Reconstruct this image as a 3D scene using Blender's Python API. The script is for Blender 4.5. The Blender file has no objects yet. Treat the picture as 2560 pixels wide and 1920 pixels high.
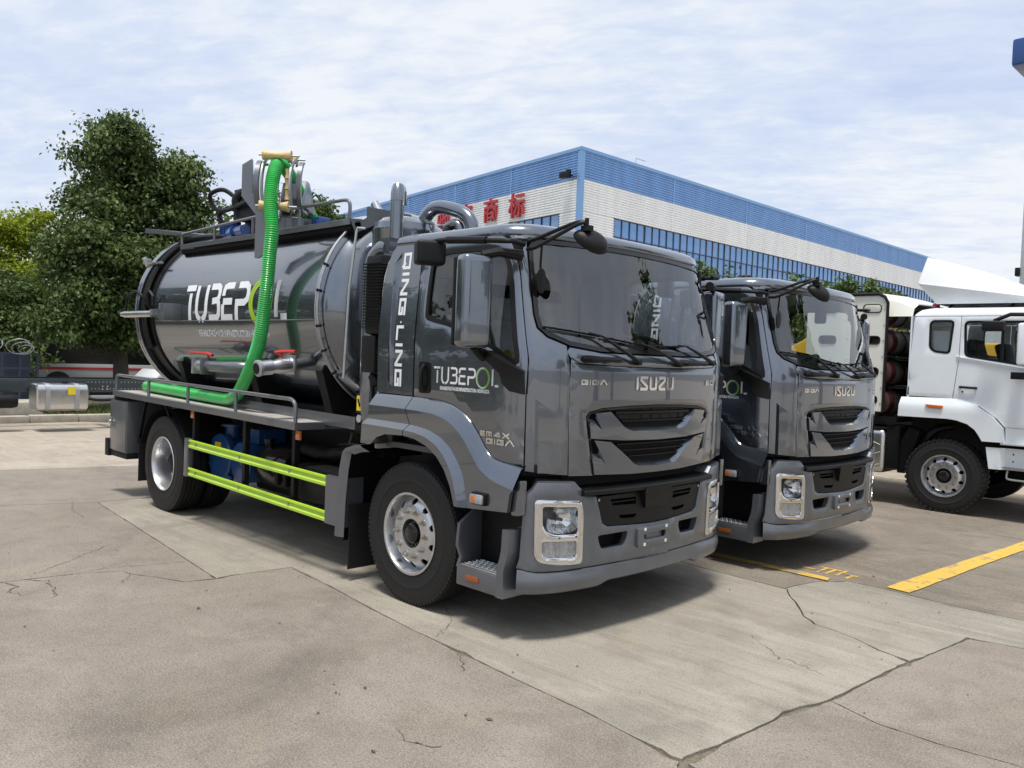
import bpy, bmesh, math, random
import numpy as np
from mathutils import Vector, Matrix
from mathutils.geometry import delaunay_2d_cdt

SC = bpy.context.scene
COL = SC.collection
rnd = random.Random(7)

# ------------------------------------------------------------------ camera
cam_d = bpy.data.cameras.new('camera')
cam = bpy.data.objects.new('camera', cam_d)
COL.objects.link(cam)
_yaw, _pit, _rol = math.radians(134.936), math.radians(-1.791), -0.03903
_fw = Vector((math.cos(_yaw)*math.cos(_pit), math.sin(_yaw)*math.cos(_pit), math.sin(_pit)))
_r = Vector((math.sin(_yaw), -math.cos(_yaw), 0)); _u = _r.cross(_fw)
_r2 = _r*math.cos(_rol) - _u*math.sin(_rol); _u2 = _u*math.cos(_rol) + _r*math.sin(_rol)
M = Matrix((( _r2.x, _u2.x, -_fw.x, 4.807), (_r2.y, _u2.y, -_fw.y, -5.009), (_r2.z, _u2.z, -_fw.z, 1.839), (0, 0, 0, 1)))
cam.matrix_world = M
cam_d.sensor_width = 36.0
cam_d.lens = 2090.6/2560*36.0
cam_d.clip_start = 0.1
cam_d.clip_end = 1500
SC.camera = cam

# ------------------------------------------------------------------ sky, sun, exposure
SUN_EL, SUN_AZ = math.radians(76), math.radians(298)      # azimuth: direction towards the sun, counter-clockwise from +x
world = bpy.data.worlds.new('World'); SC.world = world; world.use_nodes = True
wt = world.node_tree; wt.nodes.clear()
def wn(t, **k):
    n = wt.nodes.new(t)
    for a, b in k.items(): setattr(n, a, b)
    return n
sky = wn('ShaderNodeTexSky', sky_type='NISHITA')
sky.sun_disc = False; sky.sun_elevation = SUN_EL; sky.sun_rotation = math.pi/2 - SUN_AZ
sky.air_density = 1.0; sky.dust_density = 2.0; sky.ozone_density = 2.0
tc = wn('ShaderNodeTexCoord')
sep = wn('ShaderNodeSeparateXYZ'); wt.links.new(tc.outputs['Generated'], sep.inputs[0])
zc = wn('ShaderNodeMath', operation='MAXIMUM'); wt.links.new(sep.outputs['Z'], zc.inputs[0]); zc.inputs[1].default_value = 0.0
za = wn('ShaderNodeMath', operation='ADD'); wt.links.new(zc.outputs[0], za.inputs[0]); za.inputs[1].default_value = 0.16
dx = wn('ShaderNodeMath', operation='DIVIDE'); wt.links.new(sep.outputs['X'], dx.inputs[0]); wt.links.new(za.outputs[0], dx.inputs[1])
dy = wn('ShaderNodeMath', operation='DIVIDE'); wt.links.new(sep.outputs['Y'], dy.inputs[0]); wt.links.new(za.outputs[0], dy.inputs[1])
cmb = wn('ShaderNodeCombineXYZ'); wt.links.new(dx.outputs[0], cmb.inputs[0]); wt.links.new(dy.outputs[0], cmb.inputs[1])
mp = wn('ShaderNodeMapping'); mp.inputs['Rotation'].default_value = (0, 0, math.radians(-42)); mp.inputs['Scale'].default_value = (1.0, 1.25, 1); wt.links.new(cmb.outputs[0], mp.inputs[0])
n1 = wn('ShaderNodeTexNoise'); n1.inputs['Scale'].default_value = 0.75; n1.inputs['Detail'].default_value = 3; n1.inputs['Distortion'].default_value = 0.5
n2 = wn('ShaderNodeTexNoise'); n2.inputs['Scale'].default_value = 7.0; n2.inputs['Detail'].default_value = 7; n2.inputs['Roughness'].default_value = 0.62; n2.inputs['Distortion'].default_value = 0.25
mp2 = wn('ShaderNodeMapping'); mp2.inputs['Scale'].default_value = (0.85, 1.5, 1); wt.links.new(mp.outputs[0], mp2.inputs[0])
wt.links.new(mp.outputs[0], n1.inputs['Vector']); wt.links.new(mp2.outputs[0], n2.inputs['Vector'])
r1 = wn('ShaderNodeMapRange'); r1.inputs['From Min'].default_value = 0.30; r1.inputs['From Max'].default_value = 0.62; wt.links.new(n1.outputs[0], r1.inputs['Value'])
r2 = wn('ShaderNodeMapRange'); r2.inputs['From Min'].default_value = 0.32; r2.inputs['From Max'].default_value = 0.68; wt.links.new(n2.outputs[0], r2.inputs['Value'])
mm = wn('ShaderNodeMath', operation='MULTIPLY_ADD'); mm.inputs[1].default_value = 0.36; wt.links.new(r2.outputs[0], mm.inputs[0])
m3 = wn('ShaderNodeMath', operation='MULTIPLY'); m3.inputs[1].default_value = 0.64; wt.links.new(r1.outputs[0], m3.inputs[0]); wt.links.new(m3.outputs[0], mm.inputs[2])
cr = wn('ShaderNodeValToRGB'); wt.links.new(mm.outputs[0], cr.inputs[0])
cr.color_ramp.elements[0].position = 0.05; cr.color_ramp.elements[0].color = (5.9, 6.9, 9.3, 1)
cr.color_ramp.elements[1].position = 0.78; cr.color_ramp.elements[1].color = (9.2, 9.6, 10.1, 1)
e = cr.color_ramp.elements.new(0.45); e.color = (7.2, 8.05, 9.7, 1)
mx = wn('ShaderNodeMix', data_type='RGBA'); mx.inputs[0].default_value = 0.93
wt.links.new(sky.outputs[0], mx.inputs[6]); wt.links.new(cr.outputs[0], mx.inputs[7])
bg = wn('ShaderNodeBackground'); bg.inputs['Strength'].default_value = 0.075; wt.links.new(mx.outputs[2], bg.inputs[0])
wo = wn('ShaderNodeOutputWorld'); wt.links.new(bg.outputs[0], wo.inputs[0])

sun_d = bpy.data.lights.new('sun', 'SUN'); sun_d.energy = 3.1; sun_d.angle = math.radians(12); sun_d.color = (1.0, 0.955, 0.88)
sun = bpy.data.objects.new('sun', sun_d); COL.objects.link(sun)
_sd = Vector((math.cos(SUN_AZ)*math.cos(SUN_EL), math.sin(SUN_AZ)*math.cos(SUN_EL), math.sin(SUN_EL)))
sun.rotation_euler = _sd.to_track_quat('Z', 'Y').to_euler(); sun.location = (0, 0, 60)

vs = SC.view_settings
vs.view_transform = 'Standard'; vs.look = 'None'; vs.exposure = 0.42; vs.gamma = 1.0; vs.use_curve_mapping = False
SC.render.engine = 'CYCLES'
cy = SC.cycles
cy.use_denoising = True
try: cy.denoiser = 'OPENIMAGEDENOISE'
except Exception: pass
cy.max_bounces = 7; cy.diffuse_bounces = 3; cy.glossy_bounces = 4; cy.transmission_bounces = 4; cy.transparent_max_bounces = 12
cy.caustics_reflective = False; cy.caustics_refractive = False; cy.sample_clamp_indirect = 6.0

# ------------------------------------------------------------------ materials
MATS = {}
def mat(name, color=(.5, .5, .5), rough=.5, metal=0., coat=0., coat_rough=.05, var=0., vscale=3., bump=0., bscale=60., spec=.5, rvar=0., alpha=None, emis=None, vcol=None, stretch=(1, 1, 1), coords='Object'):
    m = bpy.data.materials.new(name); m.use_nodes = True
    nt = m.node_tree; p = nt.nodes['Principled BSDF']
    p.inputs['Base Color'].default_value = (*color, 1); p.inputs['Roughness'].default_value = rough
    p.inputs['Metallic'].default_value = metal; p.inputs['Coat Weight'].default_value = coat; p.inputs['Coat Roughness'].default_value = coat_rough
    p.inputs['Specular IOR Level'].default_value = spec
    L = nt.links.new
    if var or rvar or bump:
        t = nt.nodes.new('ShaderNodeTexCoord'); mpn = nt.nodes.new('ShaderNodeMapping'); mpn.inputs['Scale'].default_value = stretch
        L(t.outputs[coords], mpn.inputs[0])
    if var or rvar:
        n = nt.nodes.new('ShaderNodeTexNoise'); n.inputs['Scale'].default_value = vscale; n.inputs['Detail'].default_value = 6; n.inputs['Roughness'].default_value = .65
        L(mpn.outputs[0], n.inputs['Vector'])
        mr = nt.nodes.new('ShaderNodeMapRange'); mr.inputs['From Min'].default_value = .3; mr.inputs['From Max'].default_value = .7; L(n.outputs[0], mr.inputs['Value'])
    if var:
        c = nt.nodes.new('ShaderNodeMix'); c.data_type = 'RGBA'
        lo = tuple(max(0, x*(1-var)) for x in color); hi = vcol or tuple(x*(1+var) for x in color)
        c.inputs[6].default_value = (*lo, 1); c.inputs[7].default_value = (*hi, 1); L(mr.outputs[0], c.inputs[0]); L(c.outputs[2], p.inputs['Base Color'])
    if rvar:
        a = nt.nodes.new('ShaderNodeMath'); a.operation = 'MULTIPLY_ADD'; a.inputs[1].default_value = rvar; a.inputs[2].default_value = rough; L(mr.outputs[0], a.inputs[0]); L(a.outputs[0], p.inputs['Roughness'])
    if bump:
        n3 = nt.nodes.new('ShaderNodeTexNoise'); n3.inputs['Scale'].default_value = bscale; n3.inputs['Detail'].default_value = 4; L(mpn.outputs[0], n3.inputs['Vector'])
        b = nt.nodes.new('ShaderNodeBump'); b.inputs['Strength'].default_value = bump; b.inputs['Distance'].default_value = .01; L(n3.outputs[0], b.inputs['Height']); L(b.outputs[0], p.inputs['Normal'])
    if emis: p.inputs['Emission Color'].default_value = (*emis[:3], 1); p.inputs['Emission Strength'].default_value = emis[3]
    MATS[name] = m
    return m
def glass(name, tint=(.75, .8, .8), ior=1.5, rough=0.0, extra=0.0):
    m = bpy.data.materials.new(name); m.use_nodes = True; nt = m.node_tree; nt.nodes.clear()
    o = nt.nodes.new('ShaderNodeOutputMaterial'); t = nt.nodes.new('ShaderNodeBsdfTransparent'); g = nt.nodes.new('ShaderNodeBsdfGlossy'); f = nt.nodes.new('ShaderNodeFresnel'); x = nt.nodes.new('ShaderNodeMixShader')
    t.inputs[0].default_value = (*tint, 1); g.inputs['Roughness'].default_value = rough; f.inputs[0].default_value = ior
    a = nt.nodes.new('ShaderNodeMath'); a.operation = 'MULTIPLY_ADD'; a.inputs[1].default_value = 1.0; a.inputs[2].default_value = extra; a.use_clamp = True
    nt.links.new(f.outputs[0], a.inputs[0]); nt.links.new(a.outputs[0], x.inputs[0]); nt.links.new(t.outputs[0], x.inputs[1]); nt.links.new(g.outputs[0], x.inputs[2]); nt.links.new(x.outputs[0], o.inputs[0])
    MATS[name] = m
    return m
mat('paint', (.152, .172, .204), .22, .90, 1.0, .02, rvar=.05, vscale=6, var=.06)
MATS['paint'].node_tree.nodes['Principled BSDF'].inputs['Coat IOR'].default_value = 1.75
mat('paint_matte', (.146, .157, .176), .38, .55, .5, .12, var=.08, vscale=8)
mat('frame_grey', (.148, .156, .172), .36, .55, .6, .10, var=.08, vscale=5)
mat('black_plastic', (.0055, .0055, .006), .46, 0, 0, spec=.30, bump=.15, bscale=400)
mat('bus_white_shaded', (.42, .42, .43), .5)  # white coat greyed to carry the shade under the trees
mat('black_gloss', (.010, .010, .011), .16)
mat('black_matte', (.005, .005, .0055), .75, spec=.2)
mat('chassis_black', (.005, .005, .006), .5, spec=.3, var=.4, vscale=9)
mat('rubber', (.0065, .0065, .007), .62, var=.25, vscale=14, bump=.1, bscale=120)
mat('chrome', (.78, .78, .78), .08, 1.0)
mat('steel', (.56, .57, .58), .28, 1.0, var=.1, vscale=5, rvar=.12)
mat('rim_silver', (.60, .61, .63), .30, .85, .3, .1, var=.06, vscale=8)
mat('nut_steel', (.52, .50, .45), .28, 1.0)
mat('white_print', (.78, .80, .82), .45)
mat('lime_print', (.36, .58, .03), .45)
mat('green_print', (.16, .42, .05), .45)
mat('lime_paint', (.40, .62, .035), .38, 0, .4, .1, var=.07, vscale=6)
mat('hose_green', (.035, .46, .09), .33, 0, .3, .1, var=.12, vscale=5)
mat('wood', (.62, .45, .23), .55, var=.18, vscale=9, stretch=(1, 8, 8))
mat('red_paint', (.50, .02, .015), .4, 0, .3)
mat('orange_lens', (.65, .17, .03), .18, 0, .6)
mat('amber_dark', (.32, .08, .015), .2, 0, .5)
mat('red_lens', (.35, .01, .03), .15, 0, .6)
mat('cylinder_red', (.045, .012, .010), .4)
mat('yellow_tag', (.80, .60, .02), .5)
mat('blue_pump', (.014, .065, .20), .38, 0, .4, .12, var=.2, vscale=8)
mat('blue_motor', (.012, .06, .24), .35, 0, .4)
mat('deck_plate', (.40, .375, .35), .6, .1, var=.16, vscale=7, rvar=.1)
mat('tread_plate', (.62, .63, .63), .3, .9)
mat('seat_fabric', (.36, .37, .38), .7, var=.2, vscale=6)
mat('plastic_wrap', (.78, .80, .83), .25, 0, .3, var=.35, vscale=14, stretch=(1, 1, .2))
mat('dash_grey', (.13, .135, .14), .6)
mat('cab_lining', (.52, .52, .51), .8)
mat('lamp_reflector', (.85, .86, .88), .12, 1.0, bump=.5, bscale=30)
mat('clear_lens', (.42, .43, .44), .12, .3, .8, var=.25, vscale=40)
mat('yellow_machine', (.80, .45, .02), .4, 0, .5, var=.06, vscale=4)
mat('white_paint', (.78, .83, .87), .35, 0, .8, .06, var=.03, vscale=3)
mat('cream_paint', (.74, .74, .66), .4, 0, .5, .08, var=.03)
mat('pale_paint', (.66, .68, .70), .45, 0, .4, .1, var=.05, vscale=3)
mat('aluminium', (.66, .66, .65), .25, 1.0, rvar=.1, vscale=8)
mat('galvanised', (.42, .44, .45), .45, .6, var=.12, vscale=12)
mat('sign_red', (.45, .02, .03), .4)
mat('mirror_face', (.85, .86, .88), .02, 1.0)
mat('dark_void', (.004, .004, .005), .9)
mat('interior_dark', (.012, .012, .013), .85)
glass('windscreen_glass', (.94, .97, .97), 1.55, 0.0, 0.10)
glass('side_glass', (.78, .82, .82), 1.55, 0.0, 0.05)
glass('lens_glass', (.93, .95, .96), 1.45, 0.0, 0.02)

# ------------------------------------------------------------------ mesh helpers
def V3(*a): return np.array(a, float)
class MB:
    def __init__(s): s.v = []; s.f = []
    def add(s, verts, faces):
        o = len(s.v); s.v.extend([tuple(map(float, p)) for p in verts]); s.f.extend([tuple(i+o for i in f) for f in faces]); return s
    def box(s, a, b):
        x0, y0, z0 = a; x1, y1, z1 = b
        return s.add([(x0,y0,z0),(x1,y0,z0),(x1,y1,z0),(x0,y1,z0),(x0,y0,z1),(x1,y0,z1),(x1,y1,z1),(x0,y1,z1)], [(0,3,2,1),(4,5,6,7),(0,1,5,4),(1,2,6,5),(2,3,7,6),(3,0,4,7)])
    def obox(s, c, ax, ay, az, sx, sy, sz):
        c, ax, ay, az = map(np.array, (c, ax, ay, az)); vs_ = []
        for k in (-1, 1):
            for i, j in ((-1,-1),(1,-1),(1,1),(-1,1)): vs_.append(c+ax*sx*i/2+ay*sy*j/2+az*sz*k/2)
        return s.add(vs_, [(0,3,2,1),(4,5,6,7),(0,1,5,4),(1,2,6,5),(2,3,7,6),(3,0,4,7)])
    def bar(s, p0, p1, w, h, up=(0, 0, 1)):
        p0, p1 = np.array(p0, float), np.array(p1, float); d = p1-p0; L = np.linalg.norm(d); d = d/L
        up = np.array(up, float); y = np.cross(up, d)
        if np.linalg.norm(y) < 1e-4: y = np.cross((1, 0, 0), d)
        y /= np.linalg.norm(y); z = np.cross(d, y)
        return s.obox((p0+p1)/2, d, y, z, L, w, h)
    def tube(s, path, r, n=10, caps=True, closed=False):
        P = [np.array(p, float) for p in path]; m = len(P); R = r if hasattr(r, '__len__') else [r]*m
        tang = []
        for i in range(m):
            a = P[i-1] if (i > 0 or closed) else P[i]; b = P[(i+1) % m] if (i < m-1 or closed) else P[i]
            t = b-a; tang.append(t/max(1e-9, np.linalg.norm(t)))
        ref = np.array((0, 0, 1.)) if abs(tang[0][2]) < .9 else np.array((1., 0, 0))
        u = np.cross(ref, tang[0]); u /= np.linalg.norm(u); vs_ = []
        for i in range(m):
            u = u-tang[i]*np.dot(u, tang[i]); u /= max(1e-9, np.linalg.norm(u)); w = np.cross(tang[i], u)
            for k in range(n):
                a = 2*math.pi*k/n; vs_.append(P[i]+(u*math.cos(a)+w*math.sin(a))*R[i])
        fs = []
        for i in range(m if closed else m-1):
            j = (i+1) % m
            for k in range(n): fs.append((i*n+k, i*n+(k+1) % n, j*n+(k+1) % n, j*n+k))
        if caps and not closed: fs.append(tuple(range(n-1, -1, -1))); fs.append(tuple((m-1)*n+k for k in range(n)))
        return s.add(vs_, fs)
    def cyl(s, p0, p1, r, n=16, r1=None): return s.tube([p0, p1], [r, r if r1 is None else r1], n)
    def lathe(s, prof, o=(0, 0, 0), axis='y', n=32, flip=False, a0=0., a1=2*math.pi):
        # prof: list of (radius, axial)
        full = abs(a1-a0-2*math.pi) < 1e-6; nn = n if full else n+1; vs_ = []
        for r, h in prof:
            for k in range(nn):
                a = a0+(a1-a0)*k/n; c, d = r*math.cos(a), r*math.sin(a)
                p = (c, h, d) if axis == 'y' else ((h, c, d) if axis == 'x' else (c, d, h)); vs_.append((p[0]+o[0], p[1]+o[1], p[2]+o[2]))
        fs = []
        for i in range(len(prof)-1):
            for k in range(n):
                k2 = (k+1) % nn; q = (i*nn+k, i*nn+k2, (i+1)*nn+k2, (i+1)*nn+k); fs.append(q[::-1] if flip else q)
        return s.add(vs_, fs)
    def prism(s, poly, d, fn):
        # poly: 2D loop; fn(u, v, w): w=0 and w=d
        n = len(poly); vs_ = [fn(u, v, 0) for u, v in poly]+[fn(u, v, d) for u, v in poly]
        return s.add(vs_, [tuple(range(n)), tuple(range(2*n-1, n-1, -1))]+[(i, (i+1) % n+0, (i+1) % n+n, i+n)[::-1] for i in range(n)])
    def loft(s, curves, closed=False):
        m = len(curves[0]); vs_ = [p for c in curves for p in c]; fs = []
        for i in range(len(curves)-1):
            for k in range(m if closed else m-1):
                k2 = (k+1) % m; fs.append((i*m+k, i*m+k2, (i+1)*m+k2, (i+1)*m+k))
        return s.add(vs_, fs)
    def build(s, name, material, parent=None, smooth=True, bevel=0., seg=2, angle=35., loc=None, rot=None, fixn=True):
        me = bpy.data.meshes.new(name)
        me.from_pydata(s.v, [], s.f); me.validate()
        if bevel or fixn:
            bm = bmesh.new(); bm.from_mesh(me)
            if fixn: bmesh.ops.recalc_face_normals(bm, faces=bm.faces)
            if bevel:
                ed = [e for e in bm.edges if len(e.link_faces) == 2 and e.calc_face_angle(0) > math.radians(28)]
                bmesh.ops.bevel(bm, geom=ed, offset=bevel, segments=seg, profile=.6, affect='EDGES', clamp_overlap=True)
            bm.to_mesh(me); bm.free()
        if smooth:
            me.shade_smooth(); me.set_sharp_from_angle(angle=math.radians(angle))
        return link(name, me, material, parent, loc, rot)
def link(name, me, material, parent=None, loc=None, rot=None):
    o = bpy.data.objects.new(name, me); COL.objects.link(o)
    if material is not None and not me.materials: me.materials.append(MATS[material] if isinstance(material, str) else material)
    if parent: o.parent = parent
    if loc is not None: o.location = loc
    if rot is not None: o.rotation_euler = rot
    return o
def empty(name, loc=(0, 0, 0), rz=0., parent=None):
    o = bpy.data.objects.new(name, None); COL.objects.link(o); o.location = loc; o.rotation_euler = (0, 0, rz); o.empty_display_size = .2
    if parent: o.parent = parent
    return o
def tag(o, label=None, cat=None, group=None, kind=None):
    if label: o['label'] = label
    if cat: o['category'] = cat
    if group: o['group'] = group
    if kind: o['kind'] = kind
    return o
def copy_tree(o, parent=None):
    c = o.copy(); COL.objects.link(c)
    if parent is not None: c.parent = parent
    for ch in [x for x in COL.objects if x.parent == o]: copy_tree(ch, c)
    return c
def dup(o, parent, loc=None, rot=None):
    c = o.copy(); COL.objects.link(c); c.parent = parent
    if loc is not None: c.location = loc
    if rot is not None: c.rotation_euler = rot
    return c
def resample(loop, sp, closed=True):
    out = []; n = len(loop)
    for i in range(n if closed else n-1):
        a, b = np.array(loop[i], float), np.array(loop[(i+1) % n], float); L = np.linalg.norm(b-a); k = max(1, int(math.ceil(L/sp)))
        for j in range(k): out.append(tuple(a+(b-a)*j/k))
    if not closed: out.append(tuple(map(float, loop[-1])))
    return out
def rounded(loop, r, n=4):
    # round the corners of a 2D loop
    out = []; m = len(loop); rr = r if hasattr(r, '__len__') else [r]*m
    for i in range(m):
        p = np.array(loop[i], float); a = np.array(loop[i-1], float)-p; b = np.array(loop[(i+1) % m], float)-p
        la, lb = np.linalg.norm(a), np.linalg.norm(b); d = min(rr[i], la*.49, lb*.49)
        if d < 1e-5: out.append(tuple(p)); continue
        p0, p1 = p+a/la*d, p+b/lb*d
        for j in range(n+1):
            t = j/n; out.append(tuple((1-t)**2*p0+2*t*(1-t)*p+t*t*p1))
    return out
def inside_many(Q, poly):
    Q = np.asarray(Q, float); A_ = np.asarray(poly, float); B_ = np.roll(A_, 1, 0); c = np.zeros(len(Q), bool)
    for (xi, yi), (xj, yj) in zip(A_, B_):
        if yi == yj: continue
        m = ((yi > Q[:, 1]) != (yj > Q[:, 1])) & (Q[:, 0] < (xj-xi)*(Q[:, 1]-yi)/(yj-yi)+xi); c ^= m
    return c
def cdt(outer, holes=(), sp=.1, grid=True, rim=0.):
    loops = [resample(outer, sp)]+[resample(h, sp) for h in holes]
    V = []; E = []
    for lp in loops:
        o = len(V); V += lp; E += [(o+i, o+(i+1) % len(lp)) for i in range(len(lp))]
    def ok(Q):
        m = inside_many(Q, loops[0])
        for h in loops[1:]: m &= ~inside_many(Q, h)
        return m
    if rim:
        for k_, lp in enumerate(loops):
            Q = np.array(offset_loop(lp, rim if k_ == 0 else -rim)); Q = Q[ok(Q)]; V += [(float(a), float(b)) for a, b in Q]
    if grid:
        A_ = np.array(loops[0]); gx_, gy_ = np.meshgrid(np.arange(A_[:, 0].min()+sp*.5, A_[:, 0].max(), sp), np.arange(A_[:, 1].min()+sp*.5, A_[:, 1].max(), sp)); Q = np.c_[gx_.ravel(), gy_.ravel()]
        if len(Q):
            Q = Q[ok(Q)]; B_ = np.array(V)
            for q in Q:
                if np.min((B_[:, 0]-q[0])**2+(B_[:, 1]-q[1])**2) > (sp*.45)**2: V.append((float(q[0]), float(q[1])))
    r = delaunay_2d_cdt([Vector(q) for q in V], E, [], 0, 1e-6)
    pv = [(q.x, q.y) for q in r[0]]; F = np.array([f for f in r[2] if len(f) == 3]); P_ = np.array(pv); a, b, c = P_[F[:, 0]], P_[F[:, 1]], P_[F[:, 2]]
    ar = np.abs((b[:, 0]-a[:, 0])*(c[:, 1]-a[:, 1])-(c[:, 0]-a[:, 0])*(b[:, 1]-a[:, 1])) > 1e-10
    return pv, [tuple(int(i) for i in f) for f in F[ok((a+b+c)/3) & ar]]
def patch(outer, fn, holes=(), sp=.1, thick=.012, off=0., grid=True, flip=False, mb=None, edge=.0):
    # panel on a curved surface fn(u, v, offset) with real thickness; edge: how far the outer rim is rolled under
    pv, T = cdt(outer, holes, sp, grid, .008 if edge else 0.); n = len(pv); mb = mb or MB()
    cnt = {}
    for f in T:
        for i in range(3):
            a, b = f[i], f[(i+1) % 3]; cnt[(a, b)] = 1
    border = [(a, b) for (a, b) in cnt if (b, a) not in cnt]; bs = {i for e_ in border for i in e_}
    top = [fn(u, v, off-(edge if i in bs else 0)) for i, (u, v) in enumerate(pv)]
    F = [f[::-1] if flip else f for f in T]; vs_ = list(top)
    if thick:
        vs_ += [fn(u, v, off-thick) for u, v in pv]
        F = F+[tuple(i+n for i in f[::-1]) for f in F]
        for a, b in border: q = (a, a+n, b+n, b); F.append(q[::-1] if flip else q)
    return mb.add(vs_, F)
def ngon(r, n, c=(0, 0), a0=0.): return [(c[0]+r*math.cos(a0+2*math.pi*i/n), c[1]+r*math.sin(a0+2*math.pi*i/n)) for i in range(n)]
def text_mesh(body, size=1., extrude=0., sx=1., bold=0.):
    cu = bpy.data.curves.new('lettering', 'FONT'); cu.body = body; cu.size = size; cu.extrude = extrude; cu.resolution_u = 3; cu.offset = bold; cu.fill_mode = 'BOTH' if extrude else 'FRONT'
    o = bpy.data.objects.new('lettering', cu); COL.objects.link(o); bpy.context.view_layer.update()
    me = bpy.data.meshes.new_from_object(o.evaluated_get(bpy.context.evaluated_depsgraph_get()))
    bpy.data.objects.remove(o); bpy.data.curves.remove(cu)
    v = np.array([tuple(p.co) for p in me.vertices]); f = [tuple(p.vertices) for p in me.polygons]; bpy.data.meshes.remove(me)
    if len(v): v[:, 0] *= sx
    return v, f
def stroke(mb, pts, w, fn, sp=.05, z=0., depth=0.):
    # flat ribbon of width w along 2D pts, laid on a surface by fn(u, v, offset)
    P = np.array(resample(pts, sp, False)); m = len(P); Lf = []; Rt = []
    for i in range(m):
        d0 = P[i]-P[i-1] if i > 0 else P[1]-P[0]; d1 = P[i+1]-P[i] if i < m-1 else P[i]-P[i-1]
        d0 = d0/np.linalg.norm(d0); d1 = d1/np.linalg.norm(d1); n0 = np.array((-d0[1], d0[0])); n1 = np.array((-d1[1], d1[0])); n_ = n0+n1
        l = np.linalg.norm(n_); n_ = n0 if l < 1e-6 else n_/l; k = 1/max(.5, float(np.dot(n_, n0)))
        Lf.append(P[i]+n_*w/2*k); Rt.append(P[i]-n_*w/2*k)
    vs_ = []; fs = []
    for i in range(m):
        vs_ += [fn(*Lf[i], z+depth), fn(*Rt[i], z+depth)]
    for i in range(m-1): fs.append((2*i, 2*i+1, 2*i+3, 2*i+2))
    if depth:
        o = len(vs_)
        for i in range(m): vs_ += [fn(*Lf[i], z), fn(*Rt[i], z)]
        for i in range(m-1): fs += [(2*i, 2*i+2, o+2*i+2, o+2*i), (2*i+1, o+2*i+1, o+2*i+3, 2*i+3)]
        fs += [(0, o, o+1, 1), (2*m-2, 2*m-1, o+2*m-1, o+2*m-2)]
    return mb.add(vs_, fs)
def arc(cx, cy_, rx, ry, a0, a1, n=10): return [(cx+rx*math.cos(math.radians(a0+(a1-a0)*i/n)), cy_+ry*math.sin(math.radians(a0+(a1-a0)*i/n))) for i in range(n+1)]
def smoothpath(pts, n=6):
    # Catmull-Rom through 3D points
    P = [np.array(p, float) for p in pts]; P = [2*P[0]-P[1]]+P+[2*P[-1]-P[-2]]; out = []
    for i in range(1, len(P)-2):
        for j in range(n):
            t = j/n; a, b, c, d = P[i-1], P[i], P[i+1], P[i+2]
            out.append(.5*((2*b)+(-a+c)*t+(2*a-5*b+4*c-d)*t*t+(-a+3*b-3*c+d)*t**3))
    out.append(P[-2]); return out

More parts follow.
